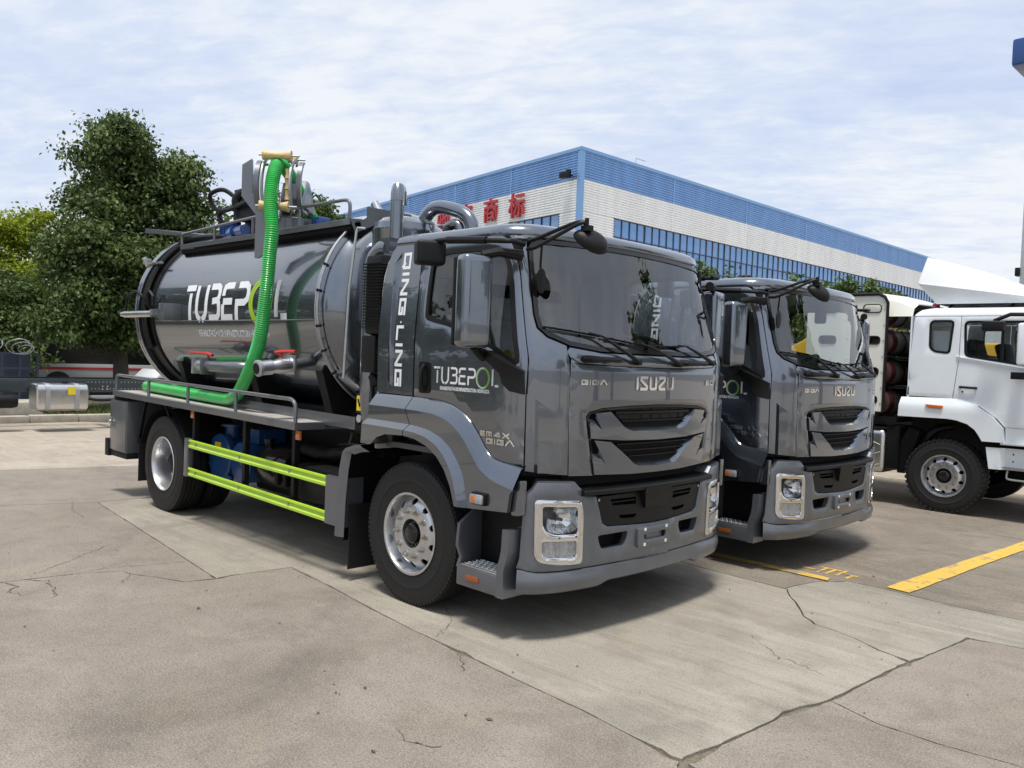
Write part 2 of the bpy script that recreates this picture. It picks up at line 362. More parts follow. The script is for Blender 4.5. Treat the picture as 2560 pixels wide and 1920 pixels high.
# ================================================================== ground
def ground_mat(name, c1, c2, stain, speck=.25, streak=.25, fine=230., bump=.25, streak_rot=0.):
    m = bpy.data.materials.new(name); m.use_nodes = True; nt = m.node_tree; p = nt.nodes['Principled BSDF']; L = nt.links.new
    def N(t, **k):
        n = nt.nodes.new(t)
        for a, b in k.items(): setattr(n, a, b)
        return n
    t = N('ShaderNodeTexCoord')
    def noise(scale, detail=6, rough=.6, dist=0., sc=(1, 1, 1), rz=0., off=0.):
        mpn = N('ShaderNodeMapping'); mpn.inputs['Scale'].default_value = sc; mpn.inputs['Rotation'].default_value = (0, 0, rz); mpn.inputs['Location'].default_value = (off, off*.7, 0); L(t.outputs['Object'], mpn.inputs[0])
        n = N('ShaderNodeTexNoise'); n.inputs['Scale'].default_value = scale; n.inputs['Detail'].default_value = detail; n.inputs['Roughness'].default_value = rough; n.inputs['Distortion'].default_value = dist; L(mpn.outputs[0], n.inputs['Vector']); return n.outputs[0]
    def rng(v, a, b, c=0., d=1.):
        r = N('ShaderNodeMapRange'); r.inputs['From Min'].default_value = a; r.inputs['From Max'].default_value = b; r.inputs['To Min'].default_value = c; r.inputs['To Max'].default_value = d; L(v, r.inputs['Value']); return r.outputs[0]
    def mix(a, b, f, mode='MIX'):
        x = N('ShaderNodeMix', data_type='RGBA', blend_type=mode)
        for v, i in ((a, 6), (b, 7)):
            if isinstance(v, tuple): x.inputs[i].default_value = (*v, 1)
            else: L(v, x.inputs[i])
        if isinstance(f, float): x.inputs[0].default_value = f
        else: L(f, x.inputs[0])
        return x.outputs[2]
    c = mix(c1, c2, rng(noise(.55, 5, .6, .4), .32, .68))
    c = mix(c, tuple(x*.66 for x in c1), rng(noise(2.3, 7, .68, .6, off=3.), .46, .70, 0, .55))
    c = mix(c, tuple(min(1, x*1.22) for x in c2), rng(noise(1.3, 7, .68, .6, off=7.), .52, .74, 0, .5))
    if streak:
        s_ = noise(3.2, 9, .76, .5, (.22, 2.6, 1), streak_rot, 5.); c = mix(c, tuple(x*.5 for x in c1), rng(s_, .5, .74, 0, streak))
        s2 = noise(2.6, 9, .76, .5, (.22, 2.4, 1), streak_rot+.1, 9.); c = mix(c, tuple(min(1, x*1.35) for x in c2), rng(s2, .5, .72, 0, streak*.9))
    c = mix(c, stain, rng(noise(1.4, 5, .6, .5, off=11.), .58, .74, 0, .30))
    c = mix(c, tuple(x*.35 for x in c1), rng(noise(.55, 6, .66, .8, off=21.), .52, .72, 0, .55))
    sp1 = noise(fine, 2, .6); c = mix(c, tuple(x*.45 for x in c1), rng(sp1, .51, .66, 0, speck)); c = mix(c, tuple(min(1, x*1.7) for x in c2), rng(sp1, .47, .33, 0, speck*.7))
    sp2 = noise(fine*.33, 3, .6, off=4.); c = mix(c, tuple(x*.5 for x in c1), rng(sp2, .53, .68, 0, speck*.7))
    L(c, p.inputs['Base Color']); p.inputs['Roughness'].default_value = .82; p.inputs['Specular IOR Level'].default_value = .3
    b = N('ShaderNodeBump'); b.inputs['Strength'].default_value = bump; b.inputs['Distance'].default_value = .006; L(sp1, b.inputs['Height'])
    b2 = N('ShaderNodeBump'); b2.inputs['Strength'].default_value = bump*.6; b2.inputs['Distance'].default_value = .02; L(sp2, b2.inputs['Height']); L(b.outputs[0], b2.inputs['Normal']); L(b2.outputs[0], p.inputs['Normal'])
    MATS[name] = m; return m
ground_mat('concrete_smooth', (.252, .230, .192), (.332, .305, .256), (.35, .275, .155), .40, .55, 120., .3, -.10)
ground_mat('concrete_coarse', (.220, .190, .160), (.278, .245, .210), (.268, .222, .135), .55, .14, 105., .6)
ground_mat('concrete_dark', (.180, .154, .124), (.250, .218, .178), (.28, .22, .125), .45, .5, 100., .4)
ground_mat('concrete_far', (.335, .292, .238), (.405, .358, .295), (.36, .275, .16), .2, .4, 120., .15, 1.5)
ground_mat('joint_dirt', (.07, .062, .05), (.11, .10, .08), (.09, .09, .05), .4, 0, 90., .6)

GZ = lambda y: float(np.interp(y, [1.65, 2.35, 4.6, 7.7, 10, 400], [0, -.050, -.062, -.113, -.150, -.150]))     # the yard falls gently away
gb = MB(); gb.add([(-400, -400, -.25), (400, -400, -.25), (400, 400, -.25), (-400, 400, -.25)], [(0, 1, 2, 3)])
ground = gb.build('ground', 'joint_dirt', smooth=False, fixn=False)
mat('joint_fill', (.15, .13, .095), .9, var=.4, vscale=30, bump=.6, bscale=60)
jf = MB(); jf.add([(-9, -6, -.016), (6, -6, -.016), (6, 1.5, -.016), (-9, 1.5, -.016)], [(0, 1, 2, 3)]); jf.build('joint_fill', 'joint_fill', ground, smooth=False, fixn=False); tag(ground, 'dark earth and fill under the concrete yard slabs', 'ground', kind='structure')
def slab(poly, material, jit=.0035, gap=.0028, sp=.06, z=0., rag=(), seed=0):
    R_ = random.Random(seed); P = resample(poly, sp); n = len(P); out = []
    area = sum(P[i][0]*P[(i+1) % n][1]-P[(i+1) % n][0]*P[i][1] for i in range(n)); sg = 1 if area > 0 else -1; w = 0.
    for i in range(n):
        a = np.array(P[i-1]); b = np.array(P[(i+1) % n]); d = b-a; d = d/max(1e-9, np.linalg.norm(d)); nn = np.array((-d[1], d[0]))*sg
        w = .55*w+R_.gauss(0, jit); e_ = gap+abs(w)
        for (rx, ry, rr, dep) in rag:
            q = math.hypot(P[i][0]-rx, P[i][1]-ry)
            if q < rr: e_ += .45*dep*(1-q/rr)*R_.uniform(.0, 1.2)
        q = np.array(P[i])+nn*e_; out.append((q[0], q[1]))
    mb = MB(); ymax = max(q[1] for q in out); patch(out, lambda u, v, o: (u, v, z+o+GZ(v)), sp=.35 if ymax < 17 else 4., thick=.06, grid=1.7 < ymax, mb=mb)
    o = mb.build('slab', material, ground, smooth=False)
    return o
RG = [(2.80, -.75, .22, .05), (2.74, -1.5, .3, .05), (2.93, .56, .2, .06), (2.9, .2, .15, .03), (2.71, -1.7, .3, .05), (-1.45, -1.95, .18, .05), (.95, -1.56, .2, .035), (1.0, -1.55, .12, .03), (3.02, 1.41, .15, .05)]
crk = [(1.585, 1.56), (1.70, 1.38), (1.80, 1.27), (1.91, 1.12), (2.02, .96), (2.17, .83), (2.30, .81), (2.47, .76), (2.70, .64), (2.87, .59), (2.93, .56)]
Aleft = [(-5.25, -1.58), (-4.2, -1.68), (-2.93, -1.81), (-1.45, -1.97)]; jog = [(-1.47, -1.81), (-1.42, -1.32)]; Afront = [(-.75, -1.38), (.36, -1.51), (1.01, -1.55), (1.46, -1.59), (2.04, -1.62), (2.71, -1.70)]
Aright1 = [(2.73, -1.6), (2.78, -.8), (2.85, -.43), (2.90, .33), (2.93, .56)]; Aright2 = [(3.02, 1.41), (3.34, 1.48), (14, 1.7)]
Atop = [(14, 2.6), (3.11, 2.43), (2.61, 2.40), (2.14, 2.46), (1.71, 2.46), (1.57, 2.12), (1.565, 1.57)]
slab(Aleft+jog+Afront+Aright1+crk[::-1][1:]+[(1.19, 1.57), (.54, 1.62), (-5.22, 1.66)], 'concrete_smooth', rag=RG, seed=1, sp=.07)
slab([crk[0]]+crk[1:]+Aright2+Atop, 'concrete_smooth', rag=RG, seed=2, sp=.07)
lj = [(-1.45, -1.97), (-1.50, -2.2), (-1.78, -2.32), (-1.95, -2.43), (-2.1, -2.45), (-2.2, -2.7), (-2.24, -2.86), (-2.27, -3.13), (-2.29, -3.27), (-2.35, -3.6), (-2.4, -14)]
slab([lj[0]]+jog+Afront+[(2.75, -1.78), (14, -1.95), (14, -14)]+lj[::-1][:-1], 'concrete_coarse', rag=RG, seed=3, sp=.08)
slab([(-5.25, -1.58)]+Aleft[1:]+lj[1:]+[(-5.9, -14), (-5.58, -2.48)], 'concrete_coarse', rag=RG, seed=4, sp=.08)
cR = [(2.86, -.45), (2.95, -.48), (3.04, -.51), (3.15, -.55), (3.29, -.545), (3.45, -.55), (3.59, -.53), (3.76, -.50), (4.4, -.52), (14, -.6)]
slab([(2.72, -1.72), (2.73, -1.6), (2.78, -.8)]+cR+[(14, -1.95)], 'concrete_coarse', rag=RG, seed=5, sp=.07)
slab(cR+[(14, 1.7), (3.34, 1.48), (3.02, 1.41), (2.93, .56), (2.90, .33)], 'concrete_coarse', rag=RG, seed=6, sp=.07)
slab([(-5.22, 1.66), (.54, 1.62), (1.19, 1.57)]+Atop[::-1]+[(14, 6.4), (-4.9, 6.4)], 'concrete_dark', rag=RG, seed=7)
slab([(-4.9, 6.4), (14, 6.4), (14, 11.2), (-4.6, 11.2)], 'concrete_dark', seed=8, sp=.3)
slab([(-4.6, 11.2), (14, 11.2), (14, 16.5), (-4.4, 16.5)], 'concrete_far', seed=9, sp=.4)
slab([(-8.75, -3.2), (-8.4, -1.8), (-7.99, -.07), (-7.7, 1.7), (-5.22, 1.66), (-5.25, -1.58), (-5.58, -2.48), (-5.75, -3.2)], 'concrete_coarse', seed=10)
slab([(-8.75, -3.2), (-5.75, -3.2), (-5.9, -14), (-11, -14)], 'concrete_coarse', seed=11, sp=.3)
slab([(-7.7, 1.7), (-5.22, 1.66), (-4.9, 6.4), (-7.4, 6.4)], 'concrete_dark', seed=12, sp=.3)
slab([(-11.6, -3.2), (-11.4, 1.7), (-7.7, 1.7), (-7.99, -.07), (-8.4, -1.8), (-8.75, -3.2)], 'concrete_far', seed=13)
slab([(-15.55, -3.2), (-15.55, 1.7), (-11.4, 1.7), (-11.6, -3.2)], 'concrete_far', seed=14, sp=.3)
slab([(-15.55, 1.7), (-15.55, 7.5), (-11.3, 7.5), (-11.4, 1.7)], 'concrete_far', seed=15, sp=.3)
slab([(-11.4, 1.7), (-11.3, 7.5), (-7.35, 7.5), (-7.4, 6.4), (-7.7, 1.7)], 'concrete_far', seed=16, sp=.3)
slab([(-15.55, 7.5), (-15.55, 16.5), (-4.4, 16.5), (-4.6, 11.2), (-4.9, 6.4), (-7.35, 6.4), (-7.35, 7.5)], 'concrete_far', seed=17, sp=.4)
slab([(-15.55, -3.2), (-11.6, -3.2), (-8.75, -3.2), (-11, -14), (-15.55, -14)], 'concrete_far', seed=18, sp=.4)
slab([(-60, 17), (60, 17), (60, 90), (-20, 90), (-20, 26), (-60, 33)], 'concrete_far', seed=19, sp=2.)
slab([(-60, -60), (60, -60), (60, -14.05), (-60, -14.05)], 'concrete_far', seed=20, sp=3.)
slab([(14.05, -14), (60, -14), (60, 16.9), (14.05, 16.9)], 'concrete_far', seed=21, sp=2.)

# hairline cracks filled with dirt, slightly sunk look
ck = MB()
def crack(pts, w):
    w *= .6
    P = resample(pts, .035, False); Q = []
    for i, (a, b) in enumerate(P): Q.append((a+rnd.gauss(0, .012), b+rnd.gauss(0, .012)))
    n = len(Q); vs_ = []; fs = []
    for i in range(n):
        a = np.array(Q[max(0, i-1)]); b = np.array(Q[min(n-1, i+1)]); d = (b-a)/max(1e-6, np.linalg.norm(b-a)); nn = np.array((-d[1], d[0])); ww = w*rnd.uniform(.25, 1.)*(.3 if i in (0, n-1) else 1)
        p = np.array(Q[i]); vs_ += [(*(p+nn*ww/2), .003), (*(p-nn*ww/2), .003)]
    for i in range(n-1): fs.append((2*i, 2*i+1, 2*i+3, 2*i+2))
    ck.add(vs_, fs)
for pts, w in (([(-2.27, -3.13), (-2.12, -2.99), (-1.9, -3.02), (-1.65, -3.07)], .016), ([(-2.2, -2.86), (-2.26, -2.57), (-2.17, -2.22), (-2.1, -1.93)], .012), ([(-2.38, -3.01), (-2.68, -2.66), (-3.09, -2.19)], .012), ([(-2.29, -3.27), (-2.1, -3.2), (-1.95, -3.3)], .02), ([(-2.0, -3.3), (-1.8, -3.2)], .012),
               ([(-1.95, -2.43), (-1.75, -2.6)], .012), ([(.2, -1.0), (.5, -1.2), (.7, -1.5)], .010), ([(2.0, .2), (2.3, .0), (2.7, -.1)], .008), ([(1.0, -1.55), (1.25, -1.75)], .012), ([(1.6, -2.5), (1.75, -2.55), (1.9, -2.45)], .012), ([(-5.4, -1.8), (-4.9, -1.95), (-4.4, -2.0)], .010)):
    crack(pts, w)
cko = ck.build('cracks', 'joint_dirt', ground, smooth=False, fixn=False); tag(cko, kind='stuff')

# yellow bay lines, worn
def paint_mat(name, col, wear):
    m = bpy.data.materials.new(name); m.use_nodes = True; nt = m.node_tree; p = nt.nodes['Principled BSDF']; L = nt.links.new
    t = nt.nodes.new('ShaderNodeTexCoord'); n = nt.nodes.new('ShaderNodeTexNoise'); n.inputs['Scale'].default_value = 9; n.inputs['Detail'].default_value = 8; n.inputs['Roughness'].default_value = .75; L(t.outputs['Object'], n.inputs['Vector'])
    r = nt.nodes.new('ShaderNodeMapRange'); r.inputs['From Min'].default_value = wear; r.inputs['From Max'].default_value = wear+.09; L(n.outputs[0], r.inputs['Value'])
    x = nt.nodes.new('ShaderNodeMix'); x.data_type = 'RGBA'; x.inputs[6].default_value = (.23, .20, .165, 1); x.inputs[7].default_value = (*col, 1); L(r.outputs[0], x.inputs[0]); L(x.outputs[2], p.inputs['Base Color']); p.inputs['Roughness'].default_value = .7
    MATS[name] = m
paint_mat('line_yellow', (.60, .385, .06), .38); paint_mat('line_worn', (.60, .385, .07), .42)
def flatpoly(poly, z, name, material, seed=0, jit=.003):
    R_ = random.Random(seed); P = [(a+R_.gauss(0, jit), b+R_.gauss(0, jit)) for a, b in resample(poly, .12)]
    mb = MB(); patch(P, lambda u, v, o: (u, v, z+o+GZ(v)), sp=.25, thick=.002, grid=False, mb=mb); return mb.build(name, material, smooth=False)
y1 = flatpoly([(2.03, 2.52), (2.24, 2.50), (2.36, 5.5), (2.41, 8.0), (2.25, 8.0), (2.19, 5.5)], .009, 'yellow_line', 'line_yellow', 1); tag(y1, 'broad yellow bay line painted in front of the white truck', 'road marking', kind='structure')
y2 = flatpoly([(-3.2, 2.42), (1.58, 2.40), (1.62, 2.26), (-3.2, 2.26)], .012, 'yellow_line', 'line_worn', 2); tag(y2, 'narrow worn yellow line ending in front of the second grey truck', 'road marking', kind='structure')
tm = MB()
for px_, py_, w_, h_ in ((1.38, 2.52, .03, .26), (1.46, 2.53, .03, .22), (1.33, 2.75, .20, .03), (1.55, 2.55, .03, .25), (1.60, 2.66, .12, .03), (1.22, 2.60, .14, .03), (1.66, 2.52, .03, .16)):
    tm.box((px_, py_, GZ(py_+h_)+.001), (px_+w_, py_+h_, GZ(py_)+.009))
y3 = tm.build('stencil_marking', 'line_worn', smooth=False); tag(y3, 'worn yellow stencilled strokes beside the narrow yellow line', 'road marking', kind='structure')

# litter: dry leaves and grit
lm = MB(); lr = random.Random(5)
for i in range(170):
    if i < 150: x, y = lr.uniform(-3.5, 4.2), lr.uniform(-4.2, 3.0)
    else: x, y = lr.uniform(-15, 1), lr.uniform(-6, 7)
    s_ = lr.uniform(.004, .014) if lr.random() < .9 else lr.uniform(.015, .028); a = lr.uniform(0, 6.28); ca, sa = math.cos(a)*s_, math.sin(a)*s_
    zg = GZ(y); lm.add([(x-ca, y-sa, zg+.004), (x+sa*.45, y-ca*.45, zg+.008+s_*.2), (x+ca, y+sa, zg+.004), (x-sa*.45, y+ca*.45, zg+.006)], [(0, 1, 2, 3)])
mat('dry_leaf', (.06, .045, .03), .8, var=.6, vscale=3, vcol=(.16, .13, .09))
lo = lm.build('litter', 'dry_leaf', smooth=False); tag(lo, 'dry leaf scraps and grit scattered over the concrete yard', 'litter', kind='stuff')

# kerb and verge
kerb = empty('kerb', (-15.7, 0, 0)); tag(kerb, 'weathered pale kerb stones along the grass verge', 'kerb', kind='structure')
mat('kerb_stone', (.40, .37, .32), .8, var=.25, vscale=5, bump=.5, bscale=40)
kb = MB(); kb.box((-.15, -.49, -.04), (.15, .49, .16)); k0 = kb.build('kerb_stone', 'kerb_stone', kerb, bevel=.025, loc=(0, -8, 0))
for i in range(1, 26): dup(k0, kerb, (rnd.gauss(0, .012), -8+i, rnd.gauss(0, .008)), (0, 0, rnd.gauss(0, .012)))
mat('verge_soil', (.09, .085, .045), .9, var=.4, vscale=3)
vb = MB(); vb.add([(-48, -30, .10), (-15.83, -30, .10), (-15.83, 17, .10), (-48, 30, .10)], [(0, 1, 2, 3)]); tag(vb.build('verge', 'verge_soil', smooth=False, fixn=False), 'bare soil verge behind the kerb', 'ground', kind='structure')
def leaf_mat(name, lo, hi, trans=.3):
    m = bpy.data.materials.new(name); m.use_nodes = True; nt = m.node_tree; nt.nodes.clear(); L = nt.links.new
    g = nt.nodes.new('ShaderNodeNewGeometry'); r = nt.nodes.new('ShaderNodeValToRGB'); L(g.outputs['Random Per Island'], r.inputs[0])
    r.color_ramp.elements[0].color = (*lo, 1); r.color_ramp.elements[1].color = (*hi, 1)
    tcn = nt.nodes.new('ShaderNodeTexCoord'); nz = nt.nodes.new('ShaderNodeTexNoise'); nz.inputs['Scale'].default_value = 1.1; nz.inputs['Detail'].default_value = 3; L(tcn.outputs['Object'], nz.inputs['Vector'])
    ma = nt.nodes.new('ShaderNodeMath'); ma.operation = 'MULTIPLY_ADD'; ma.inputs[1].default_value = 2.2; ma.inputs[2].default_value = -.85; L(nz.outputs[0], ma.inputs[0]); mb_ = nt.nodes.new('ShaderNodeMath'); mb_.operation = 'MULTIPLY_ADD'; mb_.inputs[1].default_value = .6; L(g.outputs['Random Per Island'], mb_.inputs[0]); L(ma.outputs[0], mb_.inputs[2]); mb_.use_clamp = True; L(mb_.outputs[0], r.inputs[0])
    p = nt.nodes.new('ShaderNodeBsdfPrincipled'); p.inputs['Roughness'].default_value = .5; p.inputs['Specular IOR Level'].default_value = .3; t = nt.nodes.new('ShaderNodeBsdfTranslucent'); x = nt.nodes.new('ShaderNodeMixShader'); x.inputs[0].default_value = trans
    L(r.outputs[0], p.inputs['Base Color']); L(r.outputs[0], t.inputs[0]); L(p.outputs[0], x.inputs[1]); L(t.outputs[0], x.inputs[2]); o = nt.nodes.new('ShaderNodeOutputMaterial'); L(x.outputs[0], o.inputs[0]); MATS[name] = m
leaf_mat('leaf_dark', (.028, .056, .016), (.135, .195, .055), .25)
leaf_mat('leaf_sunlit', (.14, .20, .015), (.34, .40, .03), .35)  # sunlight on the left-edge tree is put into its leaf colour
leaf_mat('leaf_mid', (.045, .085, .018), (.12, .17, .05), .25)
leaf_mat('grass_blade', (.06, .09, .02), (.19, .22, .06), .3)
mat('bark', (.11, .095, .08), .9, var=.35, vscale=8, bump=.8, bscale=20, stretch=(1, 1, .25))
gr = np.random.default_rng(3); n = 7000
gx = -15.9-gr.random(n)**1.5*2.4; gy = -6+gr.random(n)*14; hh = .05+gr.random(n)*.16; an = gr.random(n)*6.28; lw = .008+gr.random(n)*.01; lean = gr.normal(0, .05, (n, 2))
vv = np.empty((n, 3, 3)); vv[:, 0] = np.c_[gx-np.cos(an)*lw, gy-np.sin(an)*lw, np.full(n, .10)]; vv[:, 1] = np.c_[gx+np.cos(an)*lw, gy+np.sin(an)*lw, np.full(n, .10)]; vv[:, 2] = np.c_[gx+lean[:, 0], gy+lean[:, 1], .10+hh]
me = bpy.data.meshes.new('grass'); me.from_pydata(vv.reshape(-1, 3).tolist(), [], np.arange(n*3).reshape(-1, 3).tolist())
tag(link('grass', me, 'grass_blade'), 'rough grass and weeds on the verge behind the kerb', 'grass', kind='stuff')

# ================================================================== trees
def foliage(name, blobs, nleaf, size, material, parent, seed, droop=.5, clump=26, spread=.34, lumps=0):
    g = np.random.default_rng(seed)
    if lumps:
        nb = []
        for b in blobs:
            nb.append((b[0], b[1], b[2], b[3]*.72, b[4]*.72, b[5]*.72))
            for _ in range(lumps):
                d_ = g.normal(size=3); d_ /= np.linalg.norm(d_); k_ = .30+.18*g.random(); q_ = .70+.12*g.random(); nb.append((b[0]+d_[0]*b[3]*q_, b[1]+d_[1]*b[4]*q_, b[2]+d_[2]*b[5]*q_, b[3]*k_, b[4]*k_, b[5]*k_))
        blobs = nb
    W_ = np.array([b[3]*b[4]+b[4]*b[5]+b[3]*b[5] for b in blobs]); W_ = W_/W_.sum(); nc = nleaf//clump
    bi = g.choice(len(blobs), nc, p=W_); B = np.array(blobs)[bi]
    d = g.normal(size=(nc, 3)); d /= np.linalg.norm(d, axis=1)[:, None]; d[:, 2] = np.where(d[:, 2] < -.55, -d[:, 2]*.4, d[:, 2])
    rr = (1-.55*g.random(nc)**1.9)*(1+.03*np.clip(g.normal(size=nc), -2, 1.5)); c = B[:, :3]+d*B[:, 3:6]*rr[:, None]
    cs = spread*(.55+.8*g.random(nc))
    P = np.repeat(c, clump, 0)+np.clip(g.normal(size=(nc*clump, 3)), -1.7, 1.7)*np.repeat(cs, clump)[:, None]*np.array((.5, .5, .36)); N = len(P)
    out = np.repeat(d, clump, 0)
    ax = g.normal(size=(N, 3))*.75+out*.5; ax[:, 2] -= droop; ax /= np.linalg.norm(ax, axis=1)[:, None]
    nrm = out*.7+g.normal(size=(N, 3))*.6+np.array((0, 0, .55)); si = np.cross(ax, nrm); si /= np.maximum(1e-6, np.linalg.norm(si, axis=1))[:, None]; up = np.cross(si, ax)
    ln = size*(.6+.7*g.random(N)); wd = ln*(.26+.12*g.random(N))
    v = np.empty((N, 4, 3)); v[:, 0] = P; v[:, 1] = P+ax*ln[:, None]*.5+si*wd[:, None]+up*ln[:, None]*.10; v[:, 2] = P+ax*ln[:, None]; v[:, 3] = P+ax*ln[:, None]*.5-si*wd[:, None]+up*ln[:, None]*.10
    idx = np.arange(N*4).reshape(-1, 4); me = bpy.data.meshes.new(name); F = np.concatenate([idx[:, [0, 1, 2]], idx[:, [0, 2, 3]]])
    me.from_pydata(v.reshape(-1, 3).tolist(), [], F.tolist())
    return link(name, me, material, parent)
def trunk(parent, base, tops, r, seed, fork=.35):
    R_ = random.Random(seed); mb = MB(); b = np.array(base, float); tp = np.array(tops[0], float); f_ = b+(tp-b)*fork
    main = smoothpath([b, b+(f_-b)*.5+np.array((R_.gauss(0, .08), R_.gauss(0, .08), 0)), f_, (f_+tp)/2+np.array((R_.gauss(0, .15), R_.gauss(0, .15), 0)), tp], 5); k = len(main)
    mb.tube(main, [r*(1.25 if i == 0 else 1)*(1-.9*i/(k-1)) for i in range(k)], 9)
    for t in tops[1:]:
        t = np.array(t, float); s0 = b+(f_-b)*R_.uniform(.65, 1.); q = smoothpath([s0, s0+(t-s0)*.5+np.array((0, 0, .25)), t], 5); k = len(q); mb.tube(q, [r*.5*(1-.85*i/(k-1)) for i in range(k)], 7)
    return mb.build('trunk', 'bark', parent)
def make_tree(name, base, blobs, nleaf, size, material, r, seed, label, cat='tree', group=None, droop=.5, spread=.34, fork=.35, clump=26, lumps=7):
    t = empty(name, base); bl = [(b[0], b[1], b[2], b[3], b[4], b[5]) for b in blobs]
    tops = [(b[0], b[1], b[2]+b[5]*.4) for b in sorted(bl, key=lambda q: -q[2])][:9]
    trunk(t, (0, 0, -.05), tops, r, seed, fork); foliage('crown', bl, nleaf, size, material, t, seed, droop, clump, spread, lumps)
    return tag(t, label, cat, group)
big = make_tree('broadleaf_tree', (-18.2, 3.4, .1), [(.0, -.35, 7.05, .75, .62, .75), (.0, -.35, 6.4, 1.15, 1.05, 1.1), (.0, .75, 6.25, 1.0, .95, .95), (.1, .8, 5.4, 1.6, 1.5, 1.3), (.2, -.75, 5.0, 1.5, 1.15, 1.3), (.0, 1.2, 4.3, 1.5, 1.25, 1.3), (.3, -.95, 3.8, 1.5, 1.2, 1.2), (.7, .1, 3.5, 1.4, 1.9, 1.2), (.5, -.5, 2.55, 1.6, 2.2, 1.0), (.2, 1.5, 3.0, 1.2, 1.2, 1.1), (1.0, .9, 2.2, 1.1, 1.3, .85), (1.0, -1.5, 2.4, 1.0, 1.2, .9)], 84000, .125, 'leaf_dark', .24, 11, 'tall dense dark green broadleaf tree left of the tank truck', group='trees on the verge', droop=.85, clump=34, spread=.36)
make_tree('broadleaf_tree', (-23, 2.0, .1), [(0, .45, 5.0, .9, .75, .8), (0, -.4, 4.4, 1.0, 1.0, .8), (.3, .3, 3.7, 1.2, 1.3, .9), (.4, -.6, 3.1, 1.2, 1.2, .9)], 17000, .11, 'leaf_sunlit', .16, 12, 'sunlit yellow green tree at the left edge behind the dark tree', group='trees on the verge', spread=.28)
make_tree('broadleaf_tree', (-18.6, .7, .1), [(0, .2, 2.5, .9, 1.0, .65), (.3, .6, 2.0, .9, .9, .6), (.2, -.7, 2.1, .9, 1.0, .65), (-.3, .3, 2.9, .7, .7, .5), (-.2, -.7, 2.6, .7, .7, .5)], 15000, .10, 'leaf_mid', .11, 13, 'low bushy tree with thin stems behind the wire cage', group='trees on the verge', spread=.28)
make_tree('broadleaf_tree', (-25.0, 13.4, .1), [(0, -.5, 6.9, 1.5, 1.3, 1.35), (0, .6, 6.0, 1.6, 1.5, 1.2), (0, 1.7, 5.4, 1.4, 1.2, 1.1), (0, -1.4, 5.6, 1.4, 1.3, 1.2), (.4, .3, 4.4, 2.0, 2.3, 1.3)], 20000, .17, 'leaf_mid', .2, 14, 'bushy green tree rising behind the tank and hose boom', group='trees behind the trucks', droop=.9)
for i, (x, y, h, s_) in enumerate(((-9.55, 17.0, 5.0, 1.05), (-8.0, 17.2, 4.85, 1.15), (-6.3, 17.6, 4.5, .95), (-4.95, 17.0, 4.4, .8), (-3.95, 17.1, 4.2, .75))):
    lab = ['pointed shrub tree right of the main cab roof against the blue windows', 'rounded shrub tree between the two grey cabs', 'low shrub tree peeping over the second grey cab roof', 'shrub tree over the second grey cab beside its front mirror', 'small shrub tree above the white cylinder panel'][i]
    h += .12; bl = [(0, 0, h-.9*s_, .75*s_, .75*s_, .85*s_), (.35*s_, .2, h-1.5*s_, .8*s_, .8*s_, .8*s_), (-.4*s_, -.1, h-1.6*s_, .8*s_, .8*s_, .8*s_), (0, 0, h-2.4*s_, .95*s_, .95*s_, .9*s_)]
    if i == 0: bl += [(-.25, 0, h-.25, .25, .25, .55), (.45, 0, h-.45, .2, .2, .5)]
    make_tree('shrub_tree', (x, y, -.15), bl, 9000, .13, 'leaf_mid', .09, 30+i, lab, 'tree', 'shrub trees in front of the warehouse', spread=.24)
for i, (x, y, h) in enumerate(((-22.0, -.3, 2.7), (-21.8, 1.0, 2.3), (-28.5, 4.6, 4.2), (-28.0, 7.4, 4.0), (-28.3, 10.4, 4.4))):
    make_tree('dark_shrub', (x, y, .1), [(0, 0, h*.62, 1.0, 1.25, h*.38), (.2, .5, h*.4, .9, 1.0, h*.36), (.1, -.5, h*.42, .9, 1.0, h*.36)], 5200, .14, 'leaf_dark', .08, 60+i, ['dark shrub at the left edge behind the wire cage', 'dark shrub behind the cage and the leaning stems', 'dark shrub behind the big tree trunk', 'dark shrub right of the big tree trunk', 'dark shrub behind the tank rear'][i], 'shrub', 'dark shrubs under the trees', spread=.26)
pl = make_tree('leafy_plant', (-16.6, 4.4, .1), [(0, 0, .55, .5, .6, .45), (0, .5, .45, .4, .5, .35), (.1, -.4, .4, .35, .4, .3)], 3000, .10, 'leaf_mid', .03, 40, 'low light green bush behind the tank rear on the verge', 'bush', spread=.2)
